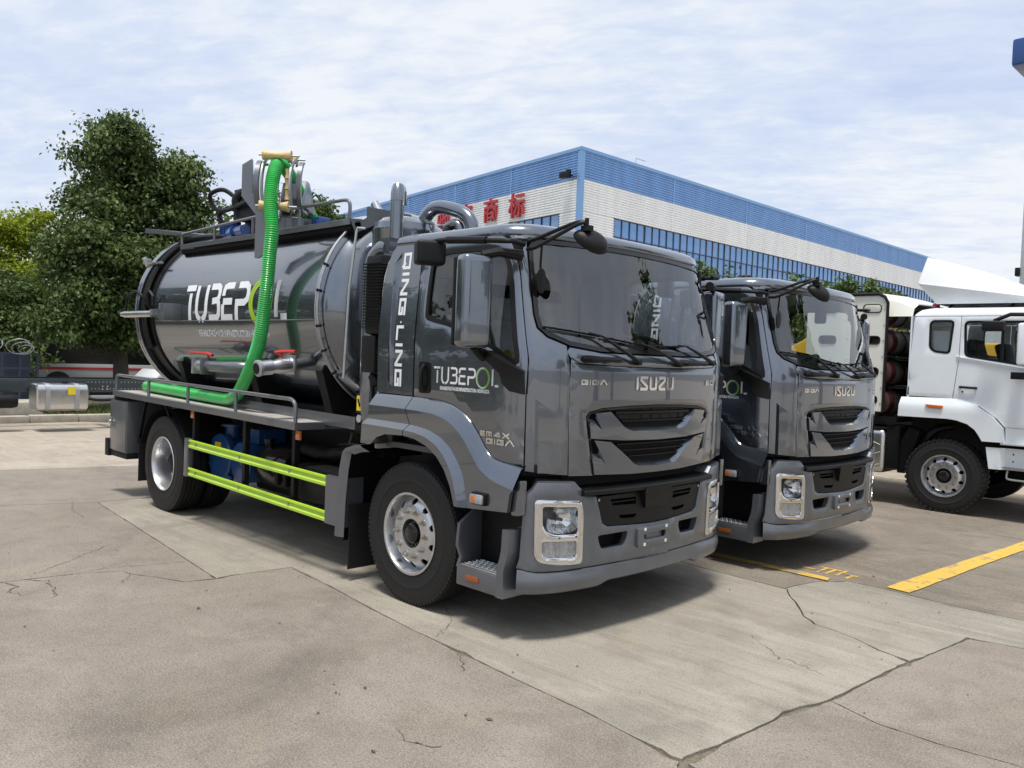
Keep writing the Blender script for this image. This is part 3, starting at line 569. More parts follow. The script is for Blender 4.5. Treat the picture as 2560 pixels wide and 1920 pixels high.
# unseen trees around the yard; those at right added to be mirrored in paint and glass
YT = [(-18.5, -5.5, 1.0, 'first tree left of the frame along the verge'), (-19.5, -9.5, 1.15, 'second tree left of the frame along the verge'), (-18.2, -14, .95, 'third tree left of the frame along the verge'), (-18.8, -19, 1.1, 'fourth tree left of the frame along the verge'), (-13, -23, 1.05, 'fifth tree left of the frame, at the yard corner'), (-5, -26, 1.2, 'tree behind the viewer to the left'), (5, -27, .95, 'tree straight behind the viewer'), (24, 19, 1.1, 'tree far right of the frame beyond the yard'), (13, 19, 1.7, 'unseen tree added behind the white truck row to show in the windscreens'), (20, 13, 1.5, 'unseen tree added across the yard, right of the frame, for windscreen reflections'), (26, 4, 1.15, 'tree in front of the trucks across the yard')]
for i, (x, y, s_, lb_) in enumerate(YT):
    if i == 0:
        t0 = make_tree('yard_tree', (x, y, 0), [(0, 0, 5.6, 1.7, 1.7, 1.5), (.9, .4, 4.6, 1.9, 1.8, 1.4), (-1.0, -.3, 4.3, 1.9, 1.9, 1.4), (.2, .9, 3.3, 2.0, 1.9, 1.2), (0, -1, 3.0, 2.1, 1.9, 1.1)], 9000, .3, 'leaf_dark', .22, 50, lb_, 'tree', 'trees around the yard outside the frame')
    else:
        t = copy_tree(t0); t.location = (x, y, 0); t.scale = (s_, s_, s_); t.rotation_euler = (0, 0, i*1.3); t['label'] = lb_
hg = empty('hedge', (-17.2, -13, .1)); tag(hg, 'long dark hedge along the verge left of the frame', 'hedge')
foliage('foliage', [(0, y, .9, .8, 1.5, 1.15) for y in np.arange(-10.5, 11, 1.5)], 16000, .22, 'leaf_dark', hg, 77, spread=.3)

# ================================================================== warehouse
KX, KY, HB = -21.55, 25.5, 12.0
LD = (-.9863, .165)
wh = empty('warehouse', (KX, KY, 0)); tag(wh, 'long blue and white corrugated warehouse with a strip of blue windows', 'building')
mat('clad_blue', (.17, .34, .65), .42, .1, .2, .15, var=.16, vscale=.6, stretch=(2, 2, .3))
mat('clad_white', (.84, .85, .85), .45, 0, .1, .2, var=.08, vscale=.7, stretch=(2, 2, .25))
mat('flash_blue', (.20, .38, .66), .4, .1)
mat('pane_blue', (.15, .32, .62), .08, .15, .6, .03, var=.22, vscale=.35)
mat('mullion_dark', (.05, .06, .08), .5)
def wface(face):
    if face == 'R': return lambda a, z, o: (o, a, z)                # faces +x, runs along +y
    nx, ny = -LD[1], LD[0]                                          # outward normal of the left face
    return lambda a, z, o: (LD[0]*a+nx*o, LD[1]*a+ny*o, z)
def clad(face, a0, a1, z0, z1, material, name='cladding_panel', pitch=.125, dep=.036):
    f_ = wface(face); zs = []; z = z0; prof = []
    while z < z1-1e-6:
        for t, d in ((0, 0), (.18, 1), (.55, 1), (.73, 0)):
            zz = z+t*pitch
            if zz <= z1: prof.append((zz, d*dep))
        z += pitch
    prof.append((z1, 0)); mb = MB()
    vs_ = [f_(a0, zz, o) for zz, o in prof]+[f_(a1, zz, o) for zz, o in prof]; m = len(prof)
    mb.add(vs_, [(i, i+m, i+m+1, i+1) if face == 'R' else (i, i+1, i+m+1, i+m) for i in range(m-1)])
    return mb.build(name, material, wh, angle=20, fixn=False)
ZB, ZW = 10.55, 9.03
seR = [0, 7.75, 15.5, 23.4, 31.6, 40.0, 48.5, 57, 65.5, 74]
seL = [0, 5.74, 11.4, 17.15, 22.98, 28.8, 34.6, 40.4]
for i in range(len(seR)-1):
    a, b = seR[i]+.03, seR[i+1]-.03
    clad('R', a, b, ZB, HB-.12, 'clad_blue'); clad('R', a, b, ZW, ZB-.01, 'clad_white')
    if i == 0: clad('R', a, 2.66, 0, ZW-.01, 'clad_white'); clad('R', 2.68, b, 0, 6.2, 'clad_white')
    else: clad('R', a, b, 0, 6.2 if i < 6 else ZW-.01, 'clad_white')
for i in range(len(seL)-1):
    a, b = seL[i]+.03, seL[i+1]-.03
    clad('L', a, b, ZB, HB-.12, 'clad_blue'); clad('L', a, b, ZW, ZB-.01, 'clad_white')
    if i == 0: clad('L', a, 1.50, 0, ZW-.01, 'clad_white'); clad('L', 1.52, 5.22, 0, 6.2, 'clad_white'); clad('L', 5.24, b, 0, ZW-.01, 'clad_white')
    else: clad('L', a, b, 0, ZW-.01, 'clad_white')
def wbox(face, a0, a1, z0, z1, o0, o1, mb):
    f_ = wface(face); P = [f_(a, z, o) for o in (o0, o1) for a, z in ((a0, z0), (a1, z0), (a1, z1), (a0, z1))]
    return mb.add(P, [(0, 3, 2, 1), (4, 5, 6, 7), (0, 1, 5, 4), (1, 2, 6, 5), (2, 3, 7, 6), (3, 0, 4, 7)])
m_ = MB(); wbox('R', -.04, 74, HB-.12, HB+.04, -.1, .06, m_); m_.build('parapet_cap', 'flash_blue', wh, smooth=False)
m_ = MB(); wbox('L', -.02, 40.4, HB-.12, HB+.04, -.1, .065, m_); m_.build('parapet_cap', 'flash_blue', wh, smooth=False)
m_ = MB(); wbox('R', -.06, .22, 0, HB-.13, -.04, .05, m_); m_.build('corner_flashing', 'flash_blue', wh, smooth=False)
m_ = MB(); wbox('L', -.045, .2, 0, HB-.14, -.03, .052, m_); m_.build('corner_flashing', 'flash_blue', wh, smooth=False)
for s_ in seR[1:-1]:
    m_ = MB(); wbox('R', s_-.05, s_+.05, ZB, HB-.13, -.02, .035, m_); m_.build('seam_strip', 'flash_blue', wh, smooth=False)
    m_ = MB(); wbox('R', s_-.05, s_+.05, ZW, ZB-.005, -.02, .034, m_); m_.build('seam_strip', 'clad_white', wh, smooth=False)
for s_ in seL[1:-1]:
    m_ = MB(); wbox('L', s_-.05, s_+.05, ZB, HB-.13, -.02, .035, m_); m_.build('seam_strip', 'flash_blue', wh, smooth=False)
    m_ = MB(); wbox('L', s_-.05, s_+.05, ZW, ZB-.005, -.02, .034, m_); m_.build('seam_strip', 'clad_white', wh, smooth=False)
pm = {}
def panes(face, a0, n, step, rows):
    f_ = wface(face); fr = MB()
    for j, (z0, z1) in enumerate(rows):
        key = (face, j)
        if key not in pm:
            mb = MB(); P = [f_(a, z, o) for o in (-.06, -.05) for a, z in ((.025, z0+.025), (step-.025, z0+.025), (step-.025, z1-.025), (.025, z1-.025))]
            mb.add(P, [(0, 3, 2, 1), (4, 5, 6, 7), (0, 1, 5, 4), (1, 2, 6, 5), (2, 3, 7, 6), (3, 0, 4, 7)]); pm[key] = mb.build('window_pane', 'pane_blue', wh, smooth=False); pm[key].location = f_(a0, 0, 0); st = 1
        else: st = 0
        for i in range(st, n): 
            q = dup(pm[key], wh, f_(a0+i*step, 0, 0)); q.rotation_euler = (0, 0, rnd.gauss(0, .008))
        wbox(face, a0, a0+n*step, z1-.02, z1+.02, -.05, .0, fr)
    for i in range(n+1): wbox(face, a0+i*step-.02, a0+i*step+.02, rows[-1][0], rows[0][1], -.049, .002, fr)
    wbox(face, a0-.05, a0+.0, rows[-1][0], rows[0][1], -.05, .03, fr); wbox(face, a0, a0+n*step, rows[-1][0]-.03, rows[-1][0]+.02, -.05, .028, fr)
    fr.build('window_frame', 'mullion_dark', wh, smooth=False)
ROWS = [(8.12, 9.02), (7.16, 8.12), (6.2, 7.16)]
panes('R', 2.7, 71, .66, ROWS); panes('L', 1.55, 5, .73, ROWS)
m_ = MB(); wbox('R', 2.6, 73.9, 6.15, 9.03, -.5, -.12, m_); m_.build('window_back', 'dark_void', wh, smooth=False)
m_ = MB(); wbox('L', 1.45, 6.0, 6.15, 9.03, -.5, -.12, m_); m_.build('window_back', 'dark_void', wh, smooth=False)
m_ = MB(); f_ = wface('L'); e0, e1 = f_(40.4, 0, 0), f_(0, 0, 0)
m_.add([(0, 0, HB-.2), (0, 74, HB-.2), (e0[0], 74, HB-.2), (e0[0], e0[1], HB-.2)], [(0, 1, 2, 3)]); m_.build('roof', 'flash_blue', wh, smooth=False)
m_ = MB(); wbox('R', 4.4, 5.1, HB+.02, HB+.42, -.6, -.57, m_); 
rl = MB(); rl.tube([(-.1, 4.4, HB), (-.1, 4.4, HB+.35), (-.1, 5.2, HB+.35)], .02, 6); rl.build('roof_rail', 'galvanised', wh)
# red sign characters standing off the wall, each its own thing
for ch, a_mid, zc_, wd_, lab in (('标', 5.0, 9.86, 1.42, 'red sign character nearest the building corner, above the windows'), ('商', 7.45, 9.9, 1.42, 'red sign character second from the building corner'), ('名', 9.95, 9.88, 1.42, 'red sign character third from the building corner, half behind the pipes'), ('驰', 12.5, 9.85, 1.42, 'red sign character farthest from the building corner, mostly hidden by pipes')):
    v, f = text_mesh(ch, 1.45, .05, 1.0, .018); mb = MB()
    if len(v):
        c0 = (v.min(0)+v.max(0))/2; f_ = wface('L')
        mb.add([f_(a_mid-(p[0]-c0[0]), zc_+(p[1]-c0[1])*.95, .14+p[2]) for p in v], f)
        o = mb.build('sign_character', 'sign_red', smooth=False); o.location = (KX, KY, 0); tag(o, lab, 'sign', 'red sign characters on the warehouse wall')
fl = empty('flood_lamp', (KX, KY, 0)); tag(fl, 'dark flood lamp bracketed to the warehouse corner under the blue band', 'lamp')
f_ = wface('L'); m_ = MB(); m_.bar(f_(.55, 10.72, .02), f_(.55, 10.72, .35), .05, .05); m_.build('bracket', 'black_plastic', fl)
m_ = MB(); c_ = np.array(f_(.75, 10.72, .42)); m_.box(c_-(.22, .12, .14), c_+(.22, .12, .14)); m_.build('lamp_housing', 'black_plastic', fl, bevel=.02)
m_ = MB(); c_ = np.array(f_(.42, 10.74, .42)); m_.box(c_-(.10, .1, .2), c_+(.10, .1, .2)); m_.build('gear_box', 'black_plastic', fl, bevel=.02)

# crane / lamp mast at the right edge
ms = empty('steel_mast', (-1.32, 20, 0)); tag(ms, 'grey steel mast with a blue box at the right edge of the yard', 'mast')
m_ = MB(); m_.box((-.09, -.12, 0), (.14, .12, 6.4)); m_.box((.02, -.06, 6.4), (.14, .06, 12)); m_.build('mast_post', 'galvanised', ms, bevel=.02)
m_ = MB(); m_.box((-.42, -.7, 9.85), (.9, .7, 10.55)); m_.build('mast_box', 'blue_motor', ms, bevel=.08)
m_ = MB(); m_.box((-.2, -.16, 4.5), (-.08, .1, 4.72)); m_.build('clamp', 'black_plastic', ms, bevel=.02)

# ================================================================== vacuum truck
def _bez(p0, p1, p2, p3, n):
    t = np.linspace(0, 1, n)[:, None]; return (1-t)**3*p0+3*(1-t)**2*t*p1+3*(1-t)*t*t*p2+t**3*p3
def _plan():
    y = np.linspace(0, .8, 41); f = np.c_[1.305-.062*(y/.8)**2, y]; d = np.array([-.155, 1.])/np.hypot(.155, 1)
    c = _bez(f[-1], f[-1]+d*.22, np.array([1.13, 1.2]), np.array([.93, 1.2]), 41); s = np.array([[.93-.05*i, 1.2] for i in range(1, 40)])
    return np.vstack([f, c[1:], s])
PLN = _plan(); SLN = np.r_[0, np.cumsum(np.hypot(*np.diff(PLN, axis=0).T))]
def _sm(a, b, v): t = min(1., max(0., (v-a)/(b-a))); return t*t*(3-2*t)
def surf(s, z, off=0.):
    a = abs(s); x = np.interp(a, SLN, PLN[:, 0]); y = np.interp(a, SLN, PLN[:, 1]); h = .01
    if a < h: tx, ty = 0., 1.
    else: tx = np.interp(a+h, SLN, PLN[:, 0])-np.interp(a-h, SLN, PLN[:, 0]); ty = np.interp(a+h, SLN, PLN[:, 1])-np.interp(a-h, SLN, PLN[:, 1])
    n = math.hypot(tx, ty); x += off*ty/n; y -= off*tx/n
    x -= .3*max(0., z-1.84)*_sm(.2, 1., x); y *= 1-.055*min(2., max(0., (z-1.9)/.75))**1.3
    return (float(x), float(y if s >= 0 else -y), float(z))
SX = lambda x: 2.2925-x                       # arc position of a point on the cab side at x
def mir(half): return list(half)+[(-a, b) for a, b in reversed(half) if abs(a) > 1e-6]
def flipx(L): return [(-a, b) for a, b in L]
def offset_loop(P, d):
    n = len(P); A_ = sum(P[i][0]*P[(i+1) % n][1]-P[(i+1) % n][0]*P[i][1] for i in range(n)); sg = 1 if A_ > 0 else -1; out = []
    for i in range(n):
        p = np.array(P[i], float); a = p-np.array(P[i-1], float); b = np.array(P[(i+1) % n], float)-p; a /= max(1e-9, np.linalg.norm(a)); b /= max(1e-9, np.linalg.norm(b))
        na, nb = np.array((-a[1], a[0])), np.array((-b[1], b[0])); m = na+nb; l = np.linalg.norm(m); m = na if l < 1e-6 else m/l; q = p+m*sg*d/max(.45, float(np.dot(m, na))); out.append((float(q[0]), float(q[1])))
    return out
def polyN(pts, n):
    P = np.array(pts, float); L = np.r_[0, np.cumsum(np.linalg.norm(np.diff(P, axis=0), axis=1))]; t = np.linspace(0, L[-1], n); return np.c_[[np.interp(t, L, P[:, k]) for k in range(P.shape[1])]].T

LET = {  # stroke letters on a unit-height cell
 'I': (.12, [[(.06, 0), (.06, 1)]]),
 'S': (.72, [[(.70, .93), (.14, .93), (.09, .86), (.09, .74), (.64, .26), (.64, .14), (.58, .08), (.02, .08)]]),
 'U': (.72, [[(.10, 1), (.10, .16), (.18, .08), (.56, .08), (.64, .16), (.64, 1)]]),
 'Z': (.72, [[(.02, .93), (.60, .93), (.64, .84), (.64, .74), (.10, .26), (.10, .14), (.16, .08), (.70, .08)]]),
}
def letters(word, H, w, gap, fn, depth, u0, v0, mb, table, sx=1.):
    u = u0
    for ch in word:
        wd, sts = table[ch]
        for st in sts: stroke(mb, [(u+a*H*sx, v0+b*H) for a, b in st], w, fn, .04, .0015, depth)
        u += wd*H*sx+gap
    return u
WIDE = {  # squat wide badge letters
 'G': (1.5, [[(1.5, .86), (.12, .86), (.12, .14), (1.36, .14), (1.36, .52), (.75, .52)]]),
 'I': (.3, [[(.15, 0), (.15, 1)]]),
 'A': (1.6, [[(.05, 0), (.75, .95), (.92, .95), (1.55, 0)], ]),
 'E': (1.4, [[(1.35, .88), (.1, .88)], [(1.35, .5), (.1, .5)], [(1.35, .12), (.1, .12)], [(.12, 0), (.12, 1)]]),
 'M': (1.5, [[(.1, 0), (.1, .88), (1.4, .88), (1.4, 0)], [(.55, 0), (.55, .8)], [(.98, 0), (.98, .8)]]),
 '4': (1.4, [[(1.1, 0), (1.1, 1)], [(1.4, .3), (.1, .3), (.9, .95)]]),
 'X': (1.4, [[(.05, 0), (1.35, 1)], [(.05, 1), (1.35, 0)]]),
 'D': (1.4, [[(.1, .12), (1.1, .12), (1.28, .3), (1.28, .7), (1.1, .88), (.1, .88)], [(.12, 0), (.12, 1)]]),
 'Q': (1.25, [[(.12, .1), (.12, .9), (1.13, .9), (1.13, .1), (.02, .1)], [(.75, .3), (1.1, -.12)]]),
 'N': (1.25, [[(.12, 0), (.12, .92), (.2, .92), (1.05, .08), (1.13, .08), (1.13, 1)]]),
 'L': (1.1, [[(.12, 1), (.12, .1), (1.1, .1)]]),
}
def letters_each(word, H, w, gap, fn, depth, u0, v0, table, sx, parent, material, **kw):
    u = u0
    for ch in word: m = MB(); u = letters(ch, H, w, gap, fn, depth, u, v0, m, table, sx); m.build('letter', material, parent, **kw)
def tubepol(fn, u0, v0, W, H, parent, w, lift=.0015):
    # the wordmark: T U B E P in white, a ring O in green, a split L; each letter its own piece
    k = W/.658; X = lambda a: u0+a*k; Y = lambda b: v0+b*H
    for sts in ([[(.0, .94), (.068, .94)], [(.040, .78), (.040, .0)]],
                [[(.090, 1.), (.090, .25), (.097, .12), (.108, .04), (.117, .0)], [(.127, .0), (.138, .04), (.150, .12), (.158, .25), (.158, 1.)]],
                [[(.183, .94), (.232, .94), (.244, .88), (.247, .76), (.244, .62), (.236, .55), (.200, .52)], [(.236, .55), (.246, .46), (.249, .30), (.247, .14), (.236, .06), (.180, .06)]],
                [[(.338, .94), (.293, .94), (.279, .90), (.275, .80), (.275, .66)], [(.335, .50), (.275, .50)], [(.275, .42), (.275, .06), (.340, .06)]],
                [[(.366, .94), (.414, .94), (.430, .86), (.434, .70), (.430, .54), (.414, .46), (.366, .46), (.366, .0)]],
                [[(.604, 1.), (.604, .06)], [(.628, .06), (.662, .06)]]):
        mb = MB()
        for st in sts: stroke(mb, [(X(a), Y(b)) for a, b in st], w, fn, .03*max(1, k*.6), lift)
        mb.build('letter', 'white_print', parent, smooth=False, fixn=False)
    mo = MB(); c = (X(.512), Y(.46)); rx, ry = .058*k, .56*H
    stroke(mo, arc(c[0], c[1], rx, ry, 70, 430, 44), w*1.05, fn, .03*max(1, k*.6), lift); mo.build('letter_ring', 'green_print' if k < 2 else 'lime_print', parent, smooth=False, fixn=False)
    mo = MB(); stroke(mo, arc(c[0]-.004*k, c[1]+.01*H, rx*1.04, ry*1.03, 75, 300, 30), w*.45, fn, .03*max(1, k*.6), lift*2); mo.build('letter_shine', 'white_print' if k < 2 else 'lime_print', parent, smooth=False, fixn=False)
def small_text(body, fn, u0, v0, W, H, parent, material='white_print', lift=.0015):
    v, f = text_mesh(body, 1., 0, 1., .045); lo_, hi_ = v.min(0), v.max(0); cap = .72; mb = MB()
    mb.add([fn(u0+(p[0]-lo_[0])/(hi_[0]-lo_[0])*W, v0+p[1]/cap*H, lift) for p in v], f); return mb.build('lettering', material, parent, smooth=False, fixn=False)

def make_wheel(parent, loc, side, kind='front', R=.522, width=.28):
    # side -1: outer face towards -y.  axis y
    w = empty('wheel', loc, 0, parent); sg = side; k = R/.522; hw = width/2
    pr = [(.285, -.80), (.30, -.93), (.345, -.985), (.385, -.995), (.392, -1.02), (.399, -.995), (.43, -1.0), (.47, -.96), (.500, -.90), (.516, -.80)]
    tread = []; ribs = 5; gw = .07
    for i in range(ribs):
        a = -.78+i*1.56/ribs; b = a+1.56/ribs-gw; tread += [(.522, a), (.522, b)]
        if i < ribs-1: tread += [(.509, b+.015), (.509, b+gw-.015)]
    prof = pr+tread+[(r, -h) for r, h in reversed(pr)]
    m = MB(); n_ = 64; m.lathe([(r*k, h*hw) for r, h in prof], axis='y', n=n_)
    if kind == 'lug':
        for i in range(44):
            for s_ in (-1, 1):
                a = 2*math.pi*(i+(.5 if s_ > 0 else 0))/44; c_ = np.array((math.cos(a), 0, math.sin(a))); t_ = np.array((-math.sin(a), 0, math.cos(a)))
                m.obox(c_*(R-.008)+np.array((0, s_*hw*.60, 0)), c_, t_, (0, 1, 0), .030, .044*k, hw*.82)
    else:
        for i in range(90):
            for s_ in (-1, 1):
                a = 2*math.pi*i/90; c_ = np.array((math.cos(a), 0, math.sin(a))); t_ = np.array((-math.sin(a), 0, math.cos(a)))
                m.obox(c_*(R-.0135)+np.array((0, s_*hw*.84, 0)), c_, t_, (0, 1, 0), .02, .026*k, hw*.12)
    m.build('tyre', 'rubber', w, angle=30)
    o = -hw*sg*-1                                        # outer face y
    O = sg*hw
    m = MB()
    if kind == 'rear':
        m.lathe([(.300*k, O*.97), (.297*k, O*1.0), (.285*k, O*.99), (.278*k, O*.90), (.270*k, O*.6), (.262*k, O*.1), (.255*k, -O*.35), (.20*k, -O*.42), (.115*k, -O*.42)], axis='y', n=48); m.build('rim', 'rim_silver', w)
        m = MB(); m.lathe([(.118*k, -O*.45), (.115*k, O*.2), (.09*k, O*.32), (0.001, O*.34)], axis='y', n=24); m.build('hub', 'chassis_black', w)
        nr, ny, nl = .168*k, -O*.42, .04
    else:
        m.lathe([(.300*k, O*.93), (.303*k, O*.99), (.295*k, O*1.0), (.286*k, O*.98), (.279*k, O*.88), (.276*k, O*.62), (.276*k, O*.35)], axis='y', n=48)
        def dish(u, v, off):
            r = math.hypot(u, v)/k; y = np.interp(r, [.10, .118, .195, .215, .245, .262, .2765], [.80, .80, .80, .76, .56, .44, .38])
            return (u, O*y-sg*-1*off*-1*-1 if False else O*y+sg*off, v)
        hs = [ngon(.0265*k, 10, (.2345*k*math.cos(2*math.pi*(i+.5)/10), .2345*k*math.sin(2*math.pi*(i+.5)/10))) for i in range(10)]+[ngon(.108*k, 24)]
        patch(ngon(.2765*k, 48), dish, hs, sp=.03*k, thick=.014, mb=m); m.build('rim', 'rim_silver', w, angle=40)
        m = MB(); m.lathe([(.270*k, O*.1), (.12*k, O*.1)], axis='y', n=32); m.build('brake_drum', 'black_matte', w)
        m = MB(); m.lathe([(.1075*k, O*.1), (.1075*k, O*.70), (.098*k, O*.74), (.085*k, O*.62), (.075*k, O*.62), (.072*k, O*.80), (.060*k, O*.86), (.001, O*.87)], axis='y', n=28); m.build('hub', 'black_gloss', w)
        nr, ny, nl = .166*k, O*.80, .030
    m = MB(); d = sg; m.cyl((0, 0, 0), (0, d*.006, 0), .0235*k, 16); m.cyl((0, d*.006, 0), (0, d*nl, 0), .0185*k, 6, .0165*k); m.cyl((0, d*nl, 0), (0, d*(nl+.012), 0), .010*k, 8)
    n0 = m.build('wheel_nut', 'nut_steel', w, smooth=False, loc=(nr, ny, 0))
    for i in range(1, 10): a = 2*math.pi*i/10; dup(n0, w, (nr*math.cos(a), ny, nr*math.sin(a)))
    return w

FR = {}
def make_truck():
    T = empty('vacuum_truck', (0, 0, 0))
    # ---------------- cab shell
    ws_half = [(-1.101, 2.32), (-1.098, 2.50), (-1.092, 2.58), (-1.06, 2.622), (-.94, 2.636), (-.68, 2.643), (-.33, 2.648), (0, 2.649)]
    ws_low = [(0, 1.900), (-.25, 1.901), (-.616, 1.905), (-.875, 1.934), (-1.035, 1.990), (-1.093, 2.045), (-1.106, 2.125)]
    wsl = ws_half+[(-a, b) for a, b in reversed(ws_half[:-1])]+[(-a, b) for a, b in reversed(ws_low)][:-1]+ws_low
    dwin = [(-2.202, 2.112), (-2.178, 2.090), (-2.099, 2.072), (-1.974, 2.053), (-1.865, 2.026), (-1.68, 1.968), (-1.479, 1.898), (-1.315, 1.815), (-1.275, 1.800), (-1.252, 1.815), (-1.246, 1.959), (-1.222, 2.315), (-1.226, 2.46), (-1.245, 2.53), (-1.30, 2.572), (-1.40, 2.585), (-2.0, 2.585), (-2.12, 2.572), (-2.18, 2.53), (-2.198, 2.46), (-2.205, 2.26)]
    cab = empty('cab', (0, 0, 0), 0, T)
    m = MB(); patch([(-2.735, 1.50), (-2.30, 1.50), (-1.85, 1.48), (-1.6, 1.25), (-1.2, 1.08), (1.2, 1.08), (1.6, 1.25), (1.85, 1.48), (2.30, 1.50), (2.735, 1.50), (2.745, 2.3), (2.72, 2.5), (2.66, 2.655), (-2.66, 2.655), (-2.72, 2.5), (-2.745, 2.3)], surf, [offset_loop(wsl, .03), dwin, flipx(dwin)[::-1]], sp=.12, thick=.012, off=-.03, mb=m); m.build('cab_liner', 'black_matte', cab)
    m = MB(); patch([(-2.72, 1.50), (-1.85, 1.46), (-1.3, 1.30), (-1.13, 1.30), (-1.13, 2.64), (-2.64, 2.64), (-2.70, 2.5)], surf, [offset_loop(dwin, .0)], sp=.14, thick=.006, off=-.055, mb=m); m.build('inner_trim', 'cab_lining', cab)
    m = MB(); patch(flipx([(-2.72, 1.50), (-1.85, 1.46), (-1.3, 1.30), (-1.13, 1.30), (-1.13, 2.64), (-2.64, 2.64), (-2.70, 2.5)])[::-1], surf, [flipx(dwin)[::-1]], sp=.14, thick=.006, off=-.055, mb=m); m.build('inner_trim', 'cab_lining', cab)
    # roof
    per = [surf(s, 2.655) for s in np.linspace(-2.64, 2.64, 90)]; c0 = np.array((.32, 0, 0))
    def ring(inset, z):
        out = []
        for p in per:
            q = np.array(p)-c0; r_ = math.hypot(q[0], q[1]); k = 1-inset/max(.5, r_) if inset < .35 else (1-inset/1.25); out.append((c0[0]+q[0]*k, q[1]*k, z))
        return out
    m = MB(); m.loft([ring(.03, 2.63), ring(.0, 2.652), ring(-.006, 2.665), ring(.0, 2.692), ring(.016, 2.714), ring(.045, 2.732), ring(.10, 2.745), ring(.25, 2.757), ring(.5, 2.765), ring(.85, 2.770), ring(1.2, 2.772)], closed=True); m.build('roof', 'paint', cab, angle=60)
    # rear wall with window
    def rear(u, v, o): return (-.455+.13*max(0., (v-2.42)/.25)**2*(1 if v > 2.42 else 0)+(-o), u, v)
    m = MB(); patch(rounded([(-1.19, 1.10), (1.19, 1.10), (1.165, 2.3), (1.12, 2.66), (-1.12, 2.66), (-1.165, 2.3)], .02), rear, [rounded([(-.85, 1.92), (.85, 1.92), (.85, 2.46), (-.85, 2.46)], .07)], sp=.15, thick=-.02, mb=m); m.build('rear_wall', 'cab_lining', cab)
    m = MB(); patch(rounded([(-.86, 1.91), (.86, 1.91), (.86, 2.47), (-.86, 2.47)], .07), rear, sp=.4, thick=.004, off=-.01, grid=False, mb=m); m.build('rear_pane', 'side_glass', cab)
    m = MB(); m.box((-.44, -1.1, 1.12), (1.1, 1.1, 1.16)); m.build('cab_floor', 'dash_grey', cab)
    m = MB(); m.add([(-.33, -1.05, 2.63), (.95, -1.05, 2.63), (.95, 1.05, 2.63), (-.33, 1.05, 2.63)], [(0, 1, 2, 3)]); m.build('headlining', 'cab_lining', cab, smooth=False)
    # side panels behind the doors
    groove = [(-2.562, 2.60), (-2.636, 2.525), (-2.642, 2.45), (-2.606, 1.622), (-2.550, 1.585)]
    sp_ = [(-2.309, 1.535), (-2.742, 1.537), (-2.755, 1.94), (-2.755, 2.36), (-2.729, 2.508), (-2.690, 2.60), (-2.64, 2.652), (-2.322, 2.652)]
    for sg in (1, -1):
        fl = (lambda L: L) if sg > 0 else (lambda L: flipx(L)[::-1])
        m = MB(); patch(fl(sp_), surf, [fl(groove)], sp=.07, thick=.02, mb=m)
        q = m.build('side_panel', 'paint', cab)
        m = MB(); patch(fl(groove), lambda u, v, o: surf(u, v, o-.03*_sm(-2.645, -2.56, -abs(u))), sp=.04, thick=.006, mb=m); m.build('side_recess', 'paint', cab)
    # lettering on the right side panel: reads downwards
    qf = lambda u, v, o: surf(-2.530+v, 2.594-u, o)
    BOLD = {k: (v[0]*(.84 if k == 'G' else 1), [[(a*(.84 if k == 'G' else 1), b) for a, b in st] for st in v[1]]) for k, v in WIDE.items()}
    for wd_, u0_ in (('QING', 0.), ('LING', .545)): letters_each(wd_, .0845, .0225, .0205, qf, 0, u0_, 0, BOLD, 1.19, cab, 'white_print', smooth=False, fixn=False)
    m = MB(); stroke(m, [(.515, .042), (.529, .042)], .014, qf, .05, .0015); m.build('lettering', 'white_print', cab, smooth=False, fixn=False)
    m = MB(); letters('QING', .0845, .0225, .0205, lambda u, v, o: surf(2.445+v, 1.60+u, o), 0, 0, 0, m, BOLD, 1.19); m.build('lettering', 'white_print', cab, smooth=False, fixn=False)
    # corner panels, cowl
    cn = [(-.879, 1.085), (-1.043, 1.100), (-1.184, 1.114), (-1.191, 1.6), (-1.178, 2.01), (-1.163, 2.39), (-1.178, 2.56), (-1.200, 2.620), (-1.215, 2.653), (-1.085, 2.653), (-1.104, 2.60), (-1.109, 2.50), (-1.113, 2.32), (-1.118, 2.125), (-1.105, 2.037), (-1.042, 1.978), (-.905, 1.930), (-.905, 1.895), (-.893, 1.7), (-.888, 1.395)]
    for sg in (1, -1):
        fl = (lambda L: L) if sg > 0 else (lambda L: flipx(L)[::-1])
        m = MB(); patch(fl(cn), lambda u, v, o: surf(u, v, o+.018*_sm(-.99, -1.115, -abs(u))*0), sp=.05, thick=.02, mb=m, edge=.0028); q = m.build('corner_panel', 'paint', cab)
        # sculpted air-deflector crease
        m = MB(); cu = [[surf(sg*a, b, .0005) for a, b in [(-1.132, 1.58), (-1.127, 1.35), (-1.124, 1.105)]], [surf(sg*a, b, .024) for a, b in [(-1.116, 1.553), (-1.110, 1.35), (-1.106, 1.105)]], [surf(sg*a, b, .0005) for a, b in [(-.980, 1.487), (-1.00, 1.32), (-1.03, 1.103)]]]
        m.loft(cu); m.add([cu[0][0], cu[1][0], cu[2][0], cu[0][2], cu[1][2], cu[2][2]], [(0, 1, 2), (3, 4, 5)]); m.build('deflector_crease', 'paint', cab, angle=20)
    cw = mir([(-.905, 1.893), (-.878, 1.921), (-.616, 1.893), (-.25, 1.889), (0, 1.888)])
    cwb = mir([(-.886, 1.856), (-.818, 1.824), (-.5, 1.812), (0, 1.808)])
    m = MB(); patch(cwb+cw[::-1], surf, sp=.05, thick=.02, off=-.002, mb=m, edge=.0028); m.build('cowl_panel', 'paint', cab)
    # ---------------- windscreen
    m = MB(); patch(offset_loop(wsl, .012), surf, sp=.09, thick=.0, off=-.006, mb=m); ws = m.build('windscreen', 'windscreen_glass', T, angle=80)
